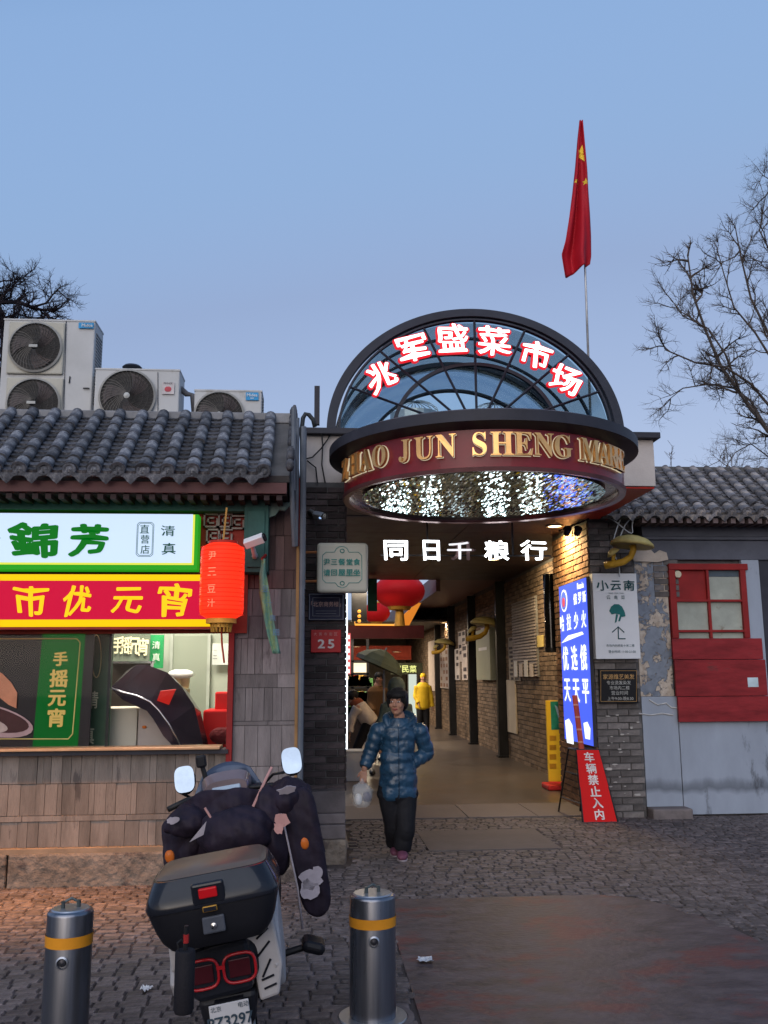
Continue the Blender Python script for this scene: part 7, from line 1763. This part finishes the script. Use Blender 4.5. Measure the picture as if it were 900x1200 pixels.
# ---- people further in
def figure(label, Y, px, head_px, coat, trouser, pts, group='shoppers inside the market', hood=None, scale=1., vest=None, hairm=None, facing=(0, -1, 0)):
    """pts: pixel joints {name: (px, py, dy)} at depth Y"""
    J = {k: at(v[0], v[1], Y+(v[2] if len(v) > 2 else 0)) for k, v in pts.items()}
    t = thing('person', label, 'person', (J['footR'].x, Y, 0.016), group); s = scale
    mb = MB(); q, B = head(mb, J['head'], facing, s)
    cap(mb, [J['head']+(J['neck']-J['head'])*.5, J['neck']], [.05*s, .055*s], 8); cap(mb, [J['neck'], J['pelvis']], [.08*s, .1*s], 10)
    for S in 'LR':
        cap(mb, [J['sh'+S], J['el'+S], J['ha'+S]], [.045*s, .038*s, .028*s], 8); d = (J['ha'+S]-J['el'+S]).normalized(); hand(mb, J['ha'+S], d, (0, .3, -1) if abs(d.z) < .8 else (1, 0, 0), s, .5)
        cap(mb, [J['hip'+S], J['kn'+S], J['foot'+S]], [.075*s, .05*s, .035*s], 8); cap(mb, [J['foot'+S], J['foot'+S]+Vector((0, -.14*s, -.02))], [.035*s, .03*s], 8)
    mb.build('body', SKIN, t, smooth=True, mods=rmods(.011, 3))
    ax = (J['shR']-J['shL']); ax = ax.normalized() if ax.length > .05 else Vector((1, 0, 0)); sp_ = (J['pelvis']-J['neck']); up = ax.cross(sp_).normalized()
    ct = MB(); rg_ = []
    for f, a_, b_ in ((0, .07, .07), (.08, .15, .1), (.2, .2, .125), (.5, .19, .13), (.8, .2, .14), (1.05, .2, .14), (1.12, .16, .11)): rg_.append(ring(J['neck']+sp_*f, ax, up, a_*s, b_*s, 20))
    ct.loft(rg_)
    for S in 'LR':
        P, Q = spl([J['sh'+S], J['el'+S], J['ha'+S]], [.08*s, .068*s, .052*s], 5); ct.tube(P, [r_+.006*math.sin(i*1.4) for i, r_ in enumerate(Q)], 12)
    cm = ct.build('jacket', coat, t, smooth=True, mods=rmods(.014, 3))
    if hood: MB().ball(q(0, -.03, .02), (.125*s, .13*s, .14*s), 10, m=B.to_4x4()).build('hood', hood, t, smooth=True)
    hm = MB(); hm.ball(q(0, -.02, .035), (.088*s, .105*s, .09*s), 9, m=B.to_4x4()); hm.build('hair', hairm or HAIR, t, smooth=True)
    tr = MB()
    for S in 'LR':
        P, Q = spl([J['hip'+S], J['kn'+S], J['foot'+S]+Vector((0, 0, .03))], [.105*s, .078*s, .065*s], 5); tr.tube(P, Q, 12)
    tr.ball(J['pelvis'], (.17*s, .13*s, .12*s), 8); tr.build('trousers', trouser, t, smooth=True, mods=rmods(.014, 3))
    sh = MB()
    for S in 'LR':
        g = Vector((J['foot'+S].x, J['foot'+S].y, .016)); MB().loft([ring(g+Vector((0, .06, .045)), (1, 0, 0), (0, 0, 1), .03*s, .03*s), ring(g+Vector((0, .0, .05)), (1, 0, 0), (0, 0, 1), .045*s, .045*s), ring(g+Vector((0, -.12, .036)), (1, 0, 0), (0, 0, 1), .048*s, .032*s), ring(g+Vector((0, -.18, .03)), (1, 0, 0), (0, 0, 1), .02*s, .02*s)]).build('shoe', BLK, t, smooth=True)
    return t, q, B, J
YEL = M('jacket_yellow', (.55, .36, .02), .5, var=.2, bump=.2)
figure('person in a yellow jacket and yellow cap with dark trousers walking deep in the passage', 22.5, 0, 0, YEL, TRB, dict(head=(496, 794), neck=(496, 799), pelvis=(495, 828), shL=(489, 804), elL=(487, 815), haL=(490, 824, -.1), shR=(502, 804), elR=(505, 816), haR=(507, 828), hipL=(492, 830), knL=(492, 848), footL=(493, 866, .2), hipR=(499, 830), knR=(500, 850), footR=(500, 867)), hairm=M('cap_yellow', (.6, .38, .02), .6), scale=.9)
panel(491, 812, 503, 828, 22.3, .02, 'bag_panel', BLK, None) if False else None
CRM = M('jacket_cream', (.5, .43, .38), .8, var=.2, vs=8, bump=.5, bs=20); RUST = M('collar_rust', (.22, .06, .03), .8)
t, q, B, J = figure('person in a fluffy cream jacket bending forward over a stall counter by the left pillar', 15., 0, 0, CRM, TRB, dict(head=(413, 818), neck=(418, 824), pelvis=(434, 846), shL=(419, 829, -.2), elL=(412, 842, -.2), haL=(410, 858, -.2), shR=(421, 826, .2), elR=(414, 840, .2), haR=(411, 856, .2), hipL=(432, 848, -.1), knL=(423, 866, -.1), footL=(414, 890, -.1), hipR=(436, 848, .1), knR=(436, 870, .1), footR=(436, 890, .1)), facing=(-1, -.3, -.6))
MB().ball(J['neck'], (.12, .12, .09), 8).build('scarf', RUST, t, smooth=True)
BRN = M('coat_brown', (.12, .06, .025), .8, var=.2, bump=.3)
figure('person in a brown coat with dark hair seen behind the bending shopper', 17.5, 0, 0, BRN, TRB, dict(head=(444, 795), neck=(443, 803), pelvis=(441, 838), shL=(437, 808), elL=(434, 822), haL=(437, 834, -.2), shR=(449, 808), elR=(452, 822), haR=(450, 835, -.1), hipL=(438, 840), knL=(438, 860), footL=(438, 880), hipR=(445, 840), knR=(445, 860), footR=(445, 880)))
GGR = M('parka_grey_green', (.12, .15, .12), .75, var=.25, vs=8, bump=.5, bs=18)
figure('person in a grey green hooded parka standing right behind the woman in blue', 13.2, 0, 0, GGR, TRB, dict(head=(465, 806), neck=(464, 818), pelvis=(460, 868), shL=(453, 826), elL=(447, 848), haL=(446, 866, -.15), shR=(476, 826), elR=(480, 846), haR=(477, 864, -.15), hipL=(455, 872), knL=(455, 897), footL=(455, 922), hipR=(466, 872), knR=(466, 897), footR=(466, 922)), hood=GGR, scale=1.0)
# white crate and counter at the left pillar
wc = thing('crate', 'white polystyrene crate standing on the floor beside the left pillar', 'crate', gz(414, 918))
g = gz(414, 917); a = at(405.5, 880, g.y); b = at(430, 916, g.y)
MB().bx(a.x, b.x, g.y, g.y+.4, .016, a.z-.03).build('box', M('foam_white', (.6, .62, .66), .7, var=.05, bump=.2), wc, bevel=.012)
MB().bx(a.x-.01, b.x+.01, g.y-.01, g.y+.41, a.z-.028, a.z).build('lid', MATS['foam_white'], wc, bevel=.008)
sc2 = thing('counter', 'low dark counter carrying goods at the left side of the hall', 'counter', at(412, 870, 16.5))
panel(396, 842, 420, 905, 16.5, .6, 'counter_body', M('counter_dark', (.05, .04, .04), .5), sc2)
# lamps of the place, and one added for the stall
l = lamp('room_lamp', (-1.4, 8.5, 2.66), 55, (1, .93, .8), .8); l.data.shape = 'DISK'
l = lamp('room_lamp', (-3.0, 8.5, 2.66), 30, (1, .93, .8), .6)
for k, (x, y, z, e) in enumerate(((1.2, 22., 3.0, 90), (-1.0, 24., 3., 120), (1.6, 30., 3.0, 150), (.9, 17.5, 3.2, 30), (.9, 20.8, 2.45, 45))): lamp('hall_light', (x, y, z), e, (1, .8, .55), .5)  # the last is an added light without a fixture, brightening the stall goods
